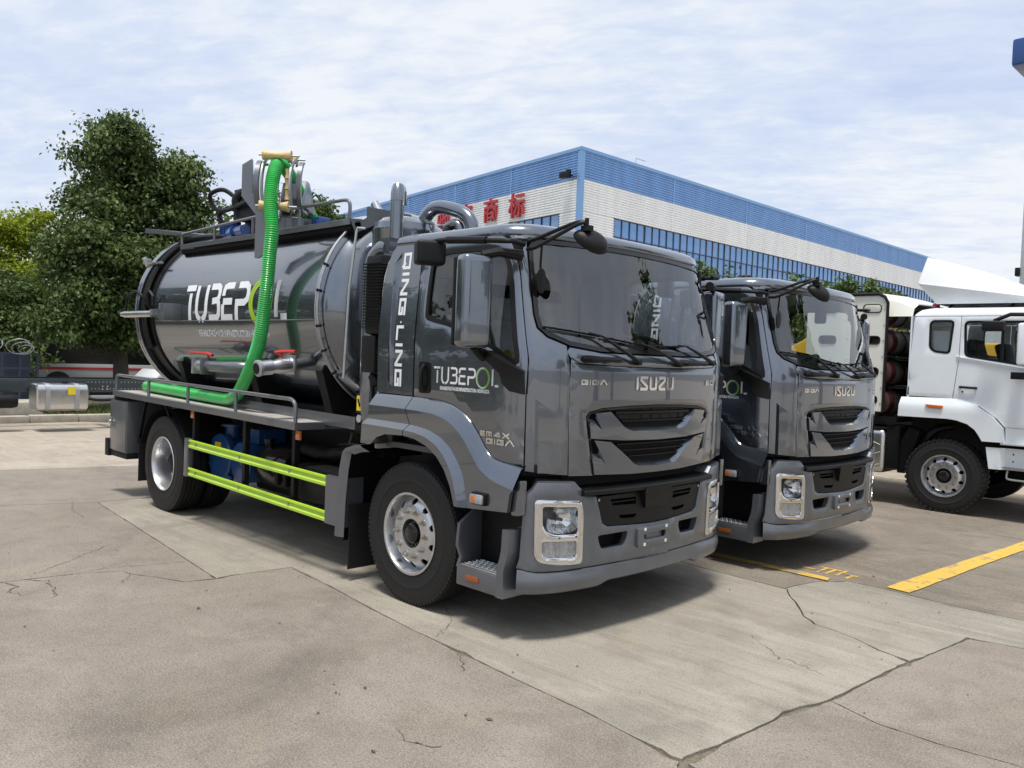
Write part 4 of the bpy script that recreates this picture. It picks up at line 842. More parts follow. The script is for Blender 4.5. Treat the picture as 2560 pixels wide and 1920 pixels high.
    m = MB(); patch(wsl, surf, [offset_loop(wsl, .030)], sp=.05, thick=.012, off=.002, grid=False, mb=m); m.build('rubber_seal', 'black_gloss', ws)
    # ---------------- doors
    db = [(SX(x), z) for x, z in [(.003, 1.532), (.163, 1.530), (.304, 1.522), (.441, 1.498), (.557, 1.451), (.646, 1.390), (.726, 1.306), (.797, 1.223), (.84, 1.182), (.921, 1.164), (1.098, 1.142)]]
    dl = [(-a, b) for a, b in db]+[(-1.198, 1.6), (-1.185, 2.0), (-1.171, 2.39), (-1.186, 2.56), (-1.216, 2.622), (-1.271, 2.650), (-1.876, 2.652), (-2.27, 2.652), (-2.315, 2.64), (-2.312, 2.344), (-2.302, 2.025), (-2.299, 1.6)]
    for sg in (1, -1):
        fl = (lambda L: L) if sg > 0 else (lambda L: flipx(L)[::-1])
        m = MB(); patch(fl(dl), surf, [fl(dwin)], sp=.07, thick=.025, mb=m, edge=.0028); door = m.build('door', 'paint', T)
        m = MB(); patch(offset_loop(fl(dwin), -.004), surf, [offset_loop(fl(dwin), .028)], sp=.05, thick=.016, off=.004, grid=False, mb=m); m.build('window_seal', 'black_plastic', door)
        m = MB(); patch(offset_loop(fl(dwin), .02), surf, sp=.15, thick=.0, off=-.010, mb=m); m.build('window_pane', 'side_glass', door, angle=80)
        hd = rounded([(-2.236, 1.788), (-2.108, 1.786), (-2.104, 1.562), (-2.232, 1.560)], .03)
        m = MB(); patch(fl(hd), surf, sp=.06, thick=.01, off=.006, mb=m); h_ = m.build('door_handle', 'black_gloss', door)
        m = MB(); m.tube([surf(sg*-1*2.170*1 if sg > 0 else 2.170, z, o_) for z, o_ in ((1.765, .01), (1.73, .035), (1.67, .040), (1.62, .035), (1.585, .01))], .014, 8); m.build('grip', 'black_plastic', h_)
        if sg > 0:
            tubepol(lambda u, v, o: surf(u, v, o), -2.072, 1.642, .658, .116, door, .0155)
            small_text('REHABILITACIÓN DE INFRAESTRUCTURA HIDRÁULICA', lambda u, v, o: surf(u, v, o), -1.999, 1.597, .507, .024, door)
            m = MB(); e_ = letters('E', .034, .0085, .012, surf, .006, -1.561, 1.314, m, WIDE); e_ = letters('M', .034, .0075, .012, surf, .006, e_, 1.314, m, WIDE); e_ = letters('4X', .034, .0105, .016, surf, .006, e_+.012, 1.314, m, WIDE, 1.25); letters('GIGA', .036, .0105, .012, surf, .006, -1.500, 1.267, m, WIDE, 1.18); m.build('badge', 'chrome', door, smooth=False)
        # mirror foot on the door
        mbf = [(a+.062, b) for a, b in [(-1.624, 1.882), (-1.52, 1.882), (-1.40, 1.825), (-1.271, 1.758), (-1.262, 1.608), (-1.345, 1.625), (-1.395, 1.672), (-1.415, 1.737), (-1.50, 1.80)]]
        m = MB(); patch(fl(mbf), lambda u, v, o: surf(u, v, o if o < 0 else .055+.03*_sm(1.7, 1.88, v)), sp=.05, thick=.06, mb=m); m.build('mirror_foot', 'black_plastic', door)
    # ---------------- front panel with the open grille mouth
    gm = [(-.660, 1.072), (-.695, 1.254), (-.725, 1.40), (-.738, 1.466), (-.712, 1.500), (-.584, 1.526), (-.31, 1.540), (0, 1.545)]
    fp_top = [(-.884, 1.846), (-.814, 1.818), (-.5, 1.806), (0, 1.801)]
    fpo = [(-.871, 1.079)]+mir(gm)+[(.871, 1.079), (.884, 1.395), (.892, 1.7)]+[(-a, b) for a, b in fp_top][:-1]+fp_top[::-1]+[(-.892, 1.7), (-.884, 1.395)]
    m = MB(); patch(fpo, surf, sp=.06, thick=.02, mb=m, edge=.0028); fp = m.build('front_panel', 'paint', T)
    letters_each('ISUZU', .094, .0205, .0185, surf, .010, -.268, 1.648, LET, 1.30, fp, 'chrome', bevel=.0025, seg=1, angle=25)
    m = MB(); letters('GIGA', .034, .0105, .012, surf, .008, -.803, 1.680, m, WIDE, 1.18); m.build('badge', 'chrome', fp, smooth=False)
    m = MB(); letters('ED', .036, .010, .014, surf, .008, .675, 1.685, m, WIDE, 1.25); m.build('badge', 'chrome', fp, smooth=False)
    gr_ = empty('grille', (0, 0, 0), 0, T)
    gl = mir(gm)
    m = MB(); patch(gl, surf, sp=.1, thick=.01, off=-.055, mb=m); m.build('grille_back', 'dark_void', gr_)
    m = MB(); g2 = offset_loop(gl, .004); g3 = offset_loop(gl, .020); m.loft([[surf(a, b, .002) for a, b in g2], [surf(a, b, -.004) for a, b in g3], [surf(a, b, -.055) for a, b in g3]], closed=True); m.build('grille_rim', 'black_gloss', gr_)
    uw = [(-.700, 1.322), (-.716, 1.435), (-.655, 1.414), (-.602, 1.378), (-.668, 1.490), (-.524, 1.500), (-.381, 1.391), (-.330, 1.372), (-.278, 1.363), (0, 1.360)]
    ub = [(0, 1.294), (-.389, 1.301)]
    lw_ = [(-.655, 1.078), (-.680, 1.201), (-.597, 1.183), (-.548, 1.139), (-.668, 1.309), (-.512, 1.294), (-.324, 1.175), (-.27, 1.135), (-.216, 1.116), (0, 1.108)]
    lb = [(0, 1.062), (-.300, 1.064)]
    for nm, top, bot in (('grille_wing', uw, ub), ('grille_wing', lw_, lb)):
        lo2 = bot[::-1]+[(-a, b) for a, b in bot[1:]]; lp = mir(top)+[(-a, b) for a, b in bot[1:]][::-1]+bot
        m = MB(); patch(lp, surf, sp=.06, thick=.035, off=.012, mb=m); wg = m.build(nm, 'paint', gr_)
        u_ = resample(mir(top[5:]), .03, False); m = MB(); m.loft([[surf(a, b, .011) for a, b in u_], [surf(a*.975, b+.004+.026*_sm(.56, .36, abs(a)), -.030) for a, b in u_]]); m.build('wing_lip', 'paint', wg, angle=75)
        f3 = [top[1], top[2], top[3]]
        for sg in (1, -1):
            m = MB(); m.add([surf(sg*top[1][0], top[1][1]+.018, -.02), surf(sg*top[2][0]*.995, top[2][1]+.03, -.02), surf(sg*top[3][0], top[3][1], .013), surf(sg*top[1][0], top[1][1]-.035, .014)], [(0, 1, 2, 3)]); m.build('wing_fin', 'paint', wg, smooth=False)
    def slat(z0, a, zt=.014, o0=-.045, o1=-.008, mt='black_plastic'):
        P = np.linspace(-a, a, 17); m = MB(); cs = [[surf(u, z0-zt, o0) for u in P], [surf(u, z0-zt*.4, o1) for u in P], [surf(u, z0+zt*.4, o1) for u in P], [surf(u, z0+zt, o0) for u in P]]; m.loft(cs); return m.build('slat', mt, gr_)
    slat(1.490, .45, .022, -.05, -.012); slat(1.432, .385, .010)
    for z0, a in ((1.272, .43), (1.228, .38), (1.186, .30)): slat(z0, a, .010)
    m = MB(); patch(mir([(-.47, 1.510), (-.40, 1.460), (-.37, 1.445), (0, 1.440)])+[(.3, 1.518), (0, 1.521), (-.3, 1.518)], surf, sp=.1, thick=.01, off=-.03, mb=m); m.build('grille_shade', 'black_plastic', gr_)
    # ---------------- bumper
    bl_ = [(-.743, .464), (-1.095, .465), (-1.212, .488), (-1.195, .551), (-1.189, .73), (-1.178, .952), (-1.132, .995), (-1.102, 1.045), (-.823, 1.032), (-.768, .985), (-.758, .943), (-.636, .932), (-.602, .835), (-.572, .745), (-.517, .718), (-.124, .698), (0, .696)]
    bo = mir(bl_)+[(0, .464)]
    hlf = rounded([(-1.116, .936), (-.776, .915), (-.752, .80), (-.750, .495), (-.947, .503), (-1.078, .530), (-1.108, .57)], [.03, .03, .02, .03, .05, .05, .04])
    fog = rounded([(-.607, .664), (-.312, .668), (-.318, .617), (-.345, .572), (-.567, .568), (-.592, .61)], .018)
    m = MB(); patch(bo, surf, [offset_loop(hlf, .006), flipx(offset_loop(hlf, .006))[::-1], fog, flipx(fog)[::-1]], sp=.06, thick=.05, off=.022, mb=m, edge=.004); bp = m.build('bumper', 'paint_matte', T, angle=40)
    m = MB(); bt = mir([(-1.178, .955), (-1.132, .997), (-1.102, 1.047), (-.823, 1.034), (-.77, .988), (-.76, .94)])
    for half in (bt[:6], bt[6:]): m = MB(); m.loft([[surf(a, b, .018) for a, b in half], [surf(a, b+.006, .006) for a, b in half], [surf(a*.985, b+.012, -.10) for a, b in half]]); m.build('bumper_cap', 'paint_matte', bp)
    m = MB(); us = np.linspace(-1.205, 1.205, 61)
    def lipbot(u): a = abs(u); return .318 if a > .60 else (.318+.028*_sm(.60, .48, a) if a > .48 else .346)
    def lipoff(u, t): a = abs(u); return .030+.014*math.sin(t*math.pi)*_sm(.45, .75, a)
    m.loft([[surf(u, .458+.022*_sm(1.08, 1.2, abs(u)), .015) for u in us], [surf(u, .452+.022*_sm(1.08, 1.2, abs(u)), .028) for u in us], [surf(u, .415, lipoff(u, .4)) for u in us], [surf(u, .38, lipoff(u, .6)) for u in us], [surf(u, lipbot(u)+.012, .030) for u in us], [surf(u, lipbot(u), .015) for u in us], [surf(u*.98, lipbot(u)+.01, -.12) for u in us]]); m.build('spoiler_lip', 'paint_matte', bp, angle=40)
    m = MB(); bi = [(-.626, .925), (-.598, .838), (-.566, .748), (-.515, .724), (-.124, .704), (0, .702)]; v1 = [(-.494, .902), (-.228, .898), (-.222, .848), (-.471, .857)]; v2 = [(-.405, .785), (-.208, .778), (-.245, .752), (-.383, .760)]
    patch(mir(bi)+[(.3, .93), (0, .93), (-.3, .93)], surf, [rounded(v1, .01), rounded(v2, .008), flipx(rounded(v1, .01))[::-1], flipx(rounded(v2, .008))[::-1]], sp=.06, thick=.03, off=.012, mb=m); ins = m.build('lower_grille', 'black_plastic', bp)
    for sg in (1, -1):
        m = MB(); P = np.linspace(sg*-.49, sg*-.225, 8); m.loft([[surf(u, .871, -.03) for u in P], [surf(u, .874, .008) for u in P], [surf(u, .882, .008) for u in P], [surf(u, .886, -.03) for u in P]]); m.build('vent_bar', 'black_plastic', bp)
        m = MB(); q = surf(sg*-.607, .905, .014); m.cyl(q, (q[0]+.004, q[1], q[2]), .009, 10); m.build('bolt', 'steel', bp)
    m = MB(); patch(mir([(-.6, .72), (-.62, .93)])+[(.3, .95), (-.3, .95)], surf, sp=.2, thick=.005, off=-.03, mb=m); m.build('vent_back', 'dark_void', bp)
    m = MB(); us = np.linspace(-.775, .775, 33); m.loft([[surf(u, .945, -.02) for u in us], [surf(u, .945, .045) for u in us], [surf(u, .952, .054) for u in us], [surf(u, .972, .054) for u in us], [surf(u, .983, .046) for u in us], [surf(u, .998, -.09) for u in us]]); m.add([surf(us[0], .945, -.02), surf(us[0], .945, .045), surf(us[0], .952, .054), surf(us[0], .972, .054), surf(us[0], .983, .046), surf(us[0], .998, -.09)], [(0, 1, 2, 3, 4, 5)]); m.build('bumper_step', 'black_plastic', bp, angle=30)
    m = MB(); patch(rounded([(-.175, .968), (.125, .968), (.135, .925), (.108, .81), (-.138, .81), (-.185, .925)], .012), lambda u, v, o: surf(u, v, o if o < 0 else .062-.03*_sm(.93, .81, v)), sp=.06, thick=.07, mb=m); m.build('tow_cover', 'black_plastic', bp)
    m = MB(); patch([(-.86, .99), (.86, .99), (.86, 1.10), (-.86, 1.10)], surf, sp=.2, thick=.005, off=-.09, mb=m); m.build('radiator_panel', 'dark_void', bp)
    pb = rounded([(-.222, .682), (.172, .682), (.160, .535), (-.222, .540)], .02); sl = rounded([(-.155, .635), (.105, .635), (.095, .588), (-.150, .588)], .018)
    m = MB(); patch(pb, surf, [sl], sp=.08, thick=.03, off=.045, mb=m, edge=.004); pbo = m.build('plate_holder', 'paint_matte', bp); m = MB(); patch(sl, surf, sp=.2, thick=.004, off=.024, mb=m); m.build('plate_recess', 'paint_matte', bp)
    for a, b in ((-.150, .664), (.105, .662), (-.152, .556), (.100, .556)):
        m = MB(); patch([(a-.011, b-.010), (a+.011, b-.010), (a+.011, b+.010), (a-.011, b+.010)], surf, sp=.1, thick=.004, off=.049, grid=False, mb=m); m.build('white_clip', 'white_print', bp, smooth=False)
    for a in (-.145, .09): m = MB(); q = surf(a, .612, .028); m.cyl(q, (q[0]+.016, q[1], q[2]), .014, 10); m.build('bolt', 'black_plastic', bp)
    for sg in (1, -1):
        ff = fog if sg > 0 else flipx(fog)[::-1]; m = MB(); patch(offset_loop(ff, -.02), surf, sp=.2, thick=.004, off=-.10, mb=m); m.loft([[surf(a, b, -.03) for a, b in offset_loop(ff, -.006)], [surf(a, b, -.10) for a, b in offset_loop(ff, -.02)]], closed=True); m.build('fog_recess', 'dark_void', bp)
        # headlight unit
        fl = (lambda L: L) if sg > 0 else (lambda L: flipx(L)[::-1])
        L1 = fl(rounded([(-1.066, .892), (-.806, .876), (-.800, .695), (-1.00, .705), (-1.062, .752)], [.02, .03, .03, .07, .05])); L2 = fl(rounded([(-1.062, .664), (-.806, .652), (-.804, .542), (-1.040, .556), (-1.062, .588)], [.02, .02, .03, .04, .03]))
        m = MB(); patch(fl(hlf), surf, [L1, L2], sp=.04, thick=.03, off=.034, mb=m, edge=.004); hl = m.build('headlight', 'chrome', T, angle=50)
        m = MB(); patch(offset_loop(L1, -.006), lambda u, v, o: surf(u, v, o-.055), sp=.05, thick=.004, mb=m); m.loft([[surf(a, b, .01) for a, b in L1], [surf(a, b, -.055) for a, b in offset_loop(L1, -.004)]], closed=True); m.build('lamp_bowl', 'steel', hl)
        c_ = np.array(surf(sg*-.915, .795, -.05)); ax = np.array(surf(sg*-.915, .795, .1))-c_; ax /= np.linalg.norm(ax); ex = np.cross((0, 0, 1), ax); ex /= np.linalg.norm(ex)
        m = MB(); n_ = 24; rings = []
        for r, h in ((.016, 0.), (.055, .008), (.095, .026), (.128, .055), (.135, .064)): sq = lambda c__: math.copysign(abs(c__)**.62, c__); rings.append([c_+ax*h+(ex*sq(math.cos(2*math.pi*i/n_))*.92+np.array((0, 0, 1))*sq(math.sin(2*math.pi*i/n_))*.66)*r for i in range(n_)])
        m.loft(rings, closed=True); m.build('reflector', 'lamp_reflector', hl, smooth=False)
        m = MB(); m.cyl(c_+ax*.0, c_+ax*.05, .013, 10, .011); m.build('bulb_shield', 'black_gloss', hl)
        m = MB(); patch(L1, surf, sp=.07, thick=.0, off=.022, mb=m); m.build('lens', 'lens_glass', hl)
        m = MB(); patch(L2, lambda u, v, o: surf(u, v, o+.004*math.sin(u*420)), sp=.008, thick=.004, off=.016, mb=m); m.build('turn_lens', 'clear_lens', hl, angle=60)
        amb = fl([(-1.040, .650), (-.965, .646), (-.965, .562), (-1.030, .566)]); m = MB(); patch(amb, lambda u, v, o: surf(u, v, o+.004*math.sin(u*420)), sp=.010, thick=.003, off=.0205, mb=m)
        for a, b in ((-.945, .682), (-.815, .682)): q = surf(sg*a, b, .034); m2 = MB(); m2.cyl(q, np.array(q)+ax*.004, .006, 8); m2.build('bolt', 'black_plastic', hl)
    # ---------------- fenders, steps, mudguards (both sides)
    c0_ = [(-.448, 1.528), (0, 1.527), (.163, 1.526), (.304, 1.518), (.441, 1.494), (.557, 1.447), (.646, 1.386), (.726, 1.302), (.797, 1.219), (.84, 1.178), (.921, 1.160), (1.126, 1.135)]
    c1_ = [(-.480, 1.439), (-.02, 1.436), (.135, 1.432), (.277, 1.424), (.38, 1.406), (.470, 1.376), (.560, 1.324), (.632, 1.260), (.704, 1.178), (.77, 1.105), (.86, 1.050), (.95, 1.025), (1.100, .997)]
    c2_ = [(-.492, 1.335), (0, 1.330), (.099, 1.325), (.243, 1.310), (.383, 1.268), (.485, 1.205), (.568, 1.122), (.625, 1.035), (.650, .96), (.678, .822)]
    c3_ = [(-.515, 1.294), (0, 1.287), (.133, 1.280), (.257, 1.258), (.37, 1.214), (.455, 1.152), (.512, 1.083), (.560, 1.000), (.588, .919), (.618, .822)]
    c4_ = [(-.523, 1.144), (-.40, 1.142), (-.319, 1.205), (-.215, 1.238), (0, 1.247), (.136, 1.235), (.28, 1.195), (.384, 1.136), (.469, 1.055), (.535, .951), (.585, .823)]
    def cut(c, x, front):
        P = [q for q in c if (q[0] > x) == front]; z = float(np.interp(x, [q[0] for q in c], [q[1] for q in c])); return ([(x, z)]+P) if front else (P+[(x, z)])
    for sg in (-1, 1):
        for front in (False, True):
            x0 = .004 if front else -.004
            K = [cut(c, x0+d, front) for c, d in ((c0_, 0), (c1_, -.03), (c2_, .03), (c3_, 0), (c4_, -.005))]
            cl = [polyN(k, 30) for k in K]; Q = lambda k, y: [(p[0], sg*y, p[1]) for p in cl[k]]
            fd = MB(); fd.loft([[(p[0], p[1], p[2]+.004) for p in Q(0, 1.185)], Q(0, 1.204), [(a[0]*.85+b[0]*.15, sg*1.213, a[2]*.85+b[2]*.15) for a, b in zip(Q(0, 1.2), Q(1, 1.25))], [(a[0]*.1+b[0]*.9, sg*1.250, a[2]*.1+b[2]*.9) for a, b in zip(Q(0, 1.2), Q(1, 1.25))], Q(1, 1.253)])
            fo = fd.build('fender', 'paint', T, angle=50)
            m = MB()
            if front: lp = K[1]+[(1.075, .975), (1.056, .85), (.684, .822)]+K[2][::-1]
            else: lp = K[1]+K[2][::-1]
            patch(lp, lambda u, v, o: (u, sg*(1.252+o), v), sp=.08, thick=.03, mb=m); m.build('fender_side', 'paint', fo, angle=38)
            m = MB(); m.loft([Q(2, 1.23), Q(2, 1.253), Q(3, 1.288), Q(4, 1.288), Q(4, 1.27), [(p[0]*1.0, p[1], p[2]) for p in Q(4, .95)]]); m.build('wheel_flare', 'paint', fo, angle=25)
            if not front:
                m = MB(); e_ = [(*k[0],) for k in K]; m.add([(e_[0][0], sg*1.19, e_[0][1]), (e_[1][0], sg*1.252, e_[1][1]), (e_[2][0], sg*1.253, e_[2][1]), (e_[3][0], sg*1.288, e_[3][1]), (e_[4][0], sg*1.288, e_[4][1]), (e_[4][0], sg*.9, e_[4][1]), (e_[0][0], sg*.9, e_[0][1])], [(0, 1, 2, 3, 4, 5, 6)]); m.build('fender_end', 'paint', fo, smooth=False)
        # marker lamp
        mk = MB(); mk.box((.735, sg*1.25, .862), (.872, sg*1.276, .945)); mo = mk.build('marker_lamp', 'black_plastic', T, bevel=.012); mk = MB(); mk.box((.745, sg*1.274, .872), (.862, sg*1.298, .935)); mk.build('marker_lens', 'clear_lens', mo, bevel=.012); mk = MB(); mk.box((.762, sg*1.290, .880), (.800, sg*1.302, .925)); mk.build('marker_bulb', 'orange_lens', mo, bevel=.006)
        # step
        st = empty('step', (0, 0, 0), 0, T)
        m = MB(); m.box((.56, sg*1.00, .30), (1.06, sg*1.02, .84)); m.build('step_back', 'black_plastic', st, bevel=.004)
        m = MB(); m.prism([(1.0, .84), (1.225, .70), (1.235, .55), (1.20, .47), (1.225, .40), (1.0, .40)], .03, lambda u, v, w: (.555+w, sg*u, v)); m.build('step_side', 'frame_grey', st, bevel=.006)
        m = MB(); m.box((.575, sg*.98, .285), (1.0, sg*1.235, .42)); sh = m.build('step_housing', 'frame_grey', st, bevel=.012)
        m = MB(); m.box((.605, sg*1.03, .421), (.965, sg*1.225, .432)); tp = m.build('tread_plate', 'tread_plate', st, bevel=.003)
        m = MB()
        for i in range(15):
            for j in range(5):
                x = .62+i*.0235; y = 1.05+j*.036; d = .006 if (i+j) % 2 else -.006; m.bar((x-.006, sg*y-d, .434), (x+.006, sg*y+d, .434), .006, .006)
        m.build('tread_studs', 'tread_plate', st, smooth=False)
        m = MB(); m.box((.675, sg*1.234, .335), (.80, sg*1.242, .372)); m.build('reflector', 'amber_dark', st, bevel=.003)
        m = MB(); m.loft([[(x_+dx_, sg*1.245, z_) for x_, z_ in ((1.015, .735), (1.01, .60), (1.0, .55), (.975, .47), (.975, .285))] for dx_ in (0, .062)]); m.loft([[(x_+.062, sg*y_, z_) for x_, z_ in ((1.015, .735), (1.01, .60), (1.0, .55), (.975, .47), (.975, .285))] for y_ in (1.245, 1.05)]); m.loft([[(x_, sg*y_, z_) for x_, z_ in ((1.015, .735), (1.01, .60), (1.0, .55), (.975, .47), (.975, .285))] for y_ in (1.245, 1.05)]); m.add([(1.015, sg*1.245, .735), (1.077, sg*1.245, .735), (1.077, sg*1.05, .735), (1.015, sg*1.05, .735)], [(0, 1, 2, 3)]); m.build('step_post', 'paint_matte', st)
        # strip between lower door and bumper
        m = MB(); patch(rounded([(1.06, .83), (1.135, .835), (1.14, 1.06), (1.11, 1.06), (1.075, 1.0), (1.06, .97)], .012), lambda u, v, o: (u, sg*(1.215+o), v), sp=.1, thick=.05, mb=m); m.build('corner_strip', 'paint', T, bevel=.004)
        # mudguard and flap
        mg = [(-.56, 1.118), (-.66, 1.105), (-.76, 1.075), (-.80, 1.04), (-.835, .90), (-.862, .65), (-.872, .36)]
        m = MB(); m.loft([[(x+.10, sg*1.245, z-.04 if i < 3 else z) for i, (x, z) in enumerate(mg)], [(x+.04, sg*1.265, z-.015 if i < 3 else z) for i, (x, z) in enumerate(mg)], [(x, sg*1.265, z) for x, z in mg], [(x-.005, sg*1.24, z+.004) for x, z in mg], [(x-.01, sg*.72, z+.01) for x, z in mg]]); gd = m.build('mudguard', 'paint_matte', T, angle=25)
        m = MB(); m.loft([[(x+.105, sg*1.246, z-.045 if i < 3 else z) for i, (x, z) in enumerate(mg)], [(x+.02, sg*1.2, z-.045) for x, z in mg], [(x+.02, sg*.70, z-.045) for x, z in mg]]); m.build('mudguard_liner', 'black_matte', gd)
        m = MB(); m.box((-.775, sg*.74, .10), (-.762, sg*1.20, .62)); m.build('mud_flap', 'rubber', T, smooth=False)
    # ---------------- wipers and grab handles
    for bl1, bl2, a1 in (((-1.064, 2.047), (-.619, 2.007), (-.281, 1.842)), ((-.586, 2.002), (-.124, 1.953), (.216, 1.838)), ((-.08, 1.956), (.34, 1.975), (.74, 1.858))):
        wp = empty('wiper', (0, 0, 0), 0, T); F = lambda q, o: surf(q[0], q[1], o)
        m = MB(); P = [F((bl1[0]+(bl2[0]-bl1[0])*t, bl1[1]+(bl2[1]-bl1[1])*t), .016) for t in np.linspace(0, 1, 9)]; m.tube(P, .007, 5); P2 = [F((bl1[0]+(bl2[0]-bl1[0])*t, bl1[1]+(bl2[1]-bl1[1])*t), .030) for t in np.linspace(.12, .95, 8)]; m.tube(P2, .0055, 5)
        for t in (.15, .4, .65, .9): q = (bl1[0]+(bl2[0]-bl1[0])*t, bl1[1]+(bl2[1]-bl1[1])*t); m.bar(F(q, .012), F(q, .036), .018, .012)
        m.build('wiper_blade', 'black_matte', wp)
        mid = (bl2[0]-(bl2[0]-bl1[0])*.25, bl2[1]-(bl2[1]-bl1[1])*.25+.008); m = MB(); q1 = (bl2[0]+(a1[0]-bl2[0])*.35, bl2[1]+(a1[1]-bl2[1])*.35); m.tube([F(mid, .040), F(bl2, .045), F(q1, .045), F(((q1[0]+a1[0])/2, (q1[1]+a1[1])/2), .042), F(a1, .035)], [.006, .008, .011, .014, .016], 6); m.cyl(F(a1, -.005), F(a1, .045), .022, 10); m.build('wiper_arm', 'black_plastic', wp)
    for a, b in ((-.771, -.482), (.27, .60)):
        m = MB(); m.tube([surf(a, 1.850, .0), surf(a+.02, 1.850, .05), surf(a+.10, 1.850, .058), surf(b-.06, 1.852, .058), surf(b-.01, 1.852, .05), surf(b, 1.852, 0.)], [.026, .025, .020, .018, .018, .018], 8); m.build('grab_handle', 'black_plastic', T)
    # ---------------- mirrors
    for sg in (-1, 1):
        mr = empty('door_mirror', (0, 0, 0), 0, T)
        def rbox(c, sx, sy, sz, yaw, name, mt, bev, par, tilt=0.):
            ca, sa = math.cos(yaw), math.sin(yaw); m = MB(); up = np.array((math.sin(tilt)*ca, math.sin(tilt)*sa*1, math.cos(tilt))); fx = np.array((ca, sa, 0)); fy = np.cross((0, 0, 1), fx); fx2 = np.cross(fy, up); m.obox(c, fx2, fy, up, sx, sy, sz); return m.build(name, mt, par, bevel=bev, seg=4, angle=50)
        rbox((.85, sg*1.42, 2.188), .130, .220, .590, sg*.15, 'mirror_housing', 'paint', .045, mr); rbox((.772, sg*1.410, 2.188), .03, .205, .565, sg*.15, 'mirror_rim', 'black_plastic', .012, mr); rbox((.754, sg*1.408, 2.188), .006, .185, .535, sg*.15, 'mirror_glass', 'mirror_face', .002, mr)
        rbox((.36, sg*1.39, 2.528), .13, .20, .165, sg*.45, 'wide_mirror', 'black_plastic', .03, mr)
        m = MB(); m.tube(smoothpath([(1.0, sg*1.13, 2.575), (.99, sg*1.22, 2.585), (.95, sg*1.27, 2.585), (.70, sg*1.32, 2.60), (.45, sg*1.37, 2.61), (.37, sg*1.385, 2.595)], 4), .017, 8); m.tube([(.50, sg*1.36, 2.61), (.82, sg*1.30, 2.595)], .025, 8); m.build('upper_arm', 'black_plastic', mr)
        m = MB(); m.tube([(.98, sg*1.13, 2.505), (.92, sg*1.28, 2.515), (.86, sg*1.37, 2.49)], [.038, .030, .026], 8); m.build('hinge_arm', 'black_plastic', mr)
        m = MB(); q = surf(sg*1.50, 1.85, .06); m.tube(smoothpath([q, (q[0]+.03, sg*1.33, 1.865), (.86, sg*1.41, 1.905)], 5), [.045]+[.035]*9+[.03], 8); m.build('lower_arm', 'black_plastic', mr)
        m = MB(); a_ = surf(sg*1.17, 2.60, .0); m.box((a_[0]-.05, a_[1]-.02, 2.45), (a_[0]+.04, a_[1]+.03, 2.63)); m.build('hinge_block', 'black_plastic', mr, bevel=.012)
    fm = empty('front_mirror', (0, 0, 0), 0, T)
    m = MB(); h1 = [(1.01, -1.11, 2.545), (1.12, -1.13, 2.555), (1.37, -1.04, 2.685), (1.41, -1.0, 2.688)]; m.tube(smoothpath(h1, 5), .013, 8); m.tube(smoothpath([(1.01, -1.10, 2.60), (1.10, -1.10, 2.615), (1.35, -1.03, 2.70), (1.41, -1.0, 2.688)], 5), .013, 8); m.build('mirror_arm', 'black_plastic', fm)
    m = MB(); nu, nv = 24, 10; rings = []; cen = np.array((1.405, -.945, 2.592)); ax_u = np.array((.42, .72, -.28)); ax_u /= np.linalg.norm(ax_u); ax_n = np.array((.62, -.30, .55)); ax_n -= ax_u*np.dot(ax_n, ax_u); ax_n /= np.linalg.norm(ax_n); ax_v = np.cross(ax_n, ax_u)
    for j in range(nv+1):
        t = j/nv; h = .062*math.sin(t*math.pi/2)-.012; rr = math.cos(t*math.pi/2)**.7
        rings.append([cen+ax_u*math.cos(2*math.pi*i/nu)*.122*max(.02, rr)+ax_v*math.sin(2*math.pi*i/nu)*.088*max(.02, rr)*(1+.12*math.cos(2*math.pi*i/nu))+ax_n*h for i in range(nu)])
    m.loft(rings, closed=True); m.add(rings[0], [tuple(range(nu))]); m.add(rings[-1], [tuple(range(nu))]); m.build('mirror_dome', 'black_plastic', fm, angle=50)
    m = MB(); m.cyl((1.41, -1.0, 2.65), (1.41, -1.0, 2.725), .014, 8); m.box((1.38, -1.02, 2.645), (1.44, -.97, 2.68)); m.build('mirror_clamp', 'black_plastic', fm)
    om = MB(); om.tube([(1.09, -1.06, 2.57), (1.075, -1.05, 2.46), (1.07, -1.045, 2.42)], .008, 6); om.lathe([(.001, .0), (.03, .004), (.048, .012), (.046, .022), (.001, .026)], (0, 0, 0), 'x', 20)
    for i in range(len(om.v)-100, len(om.v)): x, y, z = om.v[i]; om.v[i] = (x+1.06, y*.95-1.04, z*1.75+2.345)
    om.build('oval_mirror', 'black_plastic', T)
    # roof details
    for sg in (-1,): m = MB(); m.lathe([(.06, 0), (.062, .02), (.045, .05), (.001, .062)], (.62, -.85, 2.735), 'z', 18); m.build('roof_beacon', 'black_plastic', T)
    # ---------------- cab interior
    it = empty('cab_interior', (0, 0, 0), 0, T)
    m = MB(); m.loft([[(x, y, z) for x, z in ((.62, 1.35), (.62, 1.72), (.70, 1.80), (.86, 1.835), (1.10-.10*abs(y)**2, 1.80), (1.16-.14*abs(y)**2, 1.72))] for y in np.linspace(-1.08, 1.08, 15)]); m.build('dashboard', 'dash_grey', it, angle=50)
    m = MB(); c_ = np.array((.60, .52, 1.88)); ax = np.array((-.78, 0, .62)); ex = np.array((0, 1., 0)); ey = np.cross(ax, ex); m.tube([c_+ex*.215*math.cos(2*math.pi*i/28)+ey*.215*math.sin(2*math.pi*i/28) for i in range(28)], .018, 8, closed=True); m.cyl(c_-ax*.03, c_+ax*.02, .07, 12); m.bar(c_-ex*.2, c_+ex*.2, .03, .02, ax); m.cyl(c_, c_-ax*.3, .03, 8); m.build('steering_wheel', 'black_plastic', it)
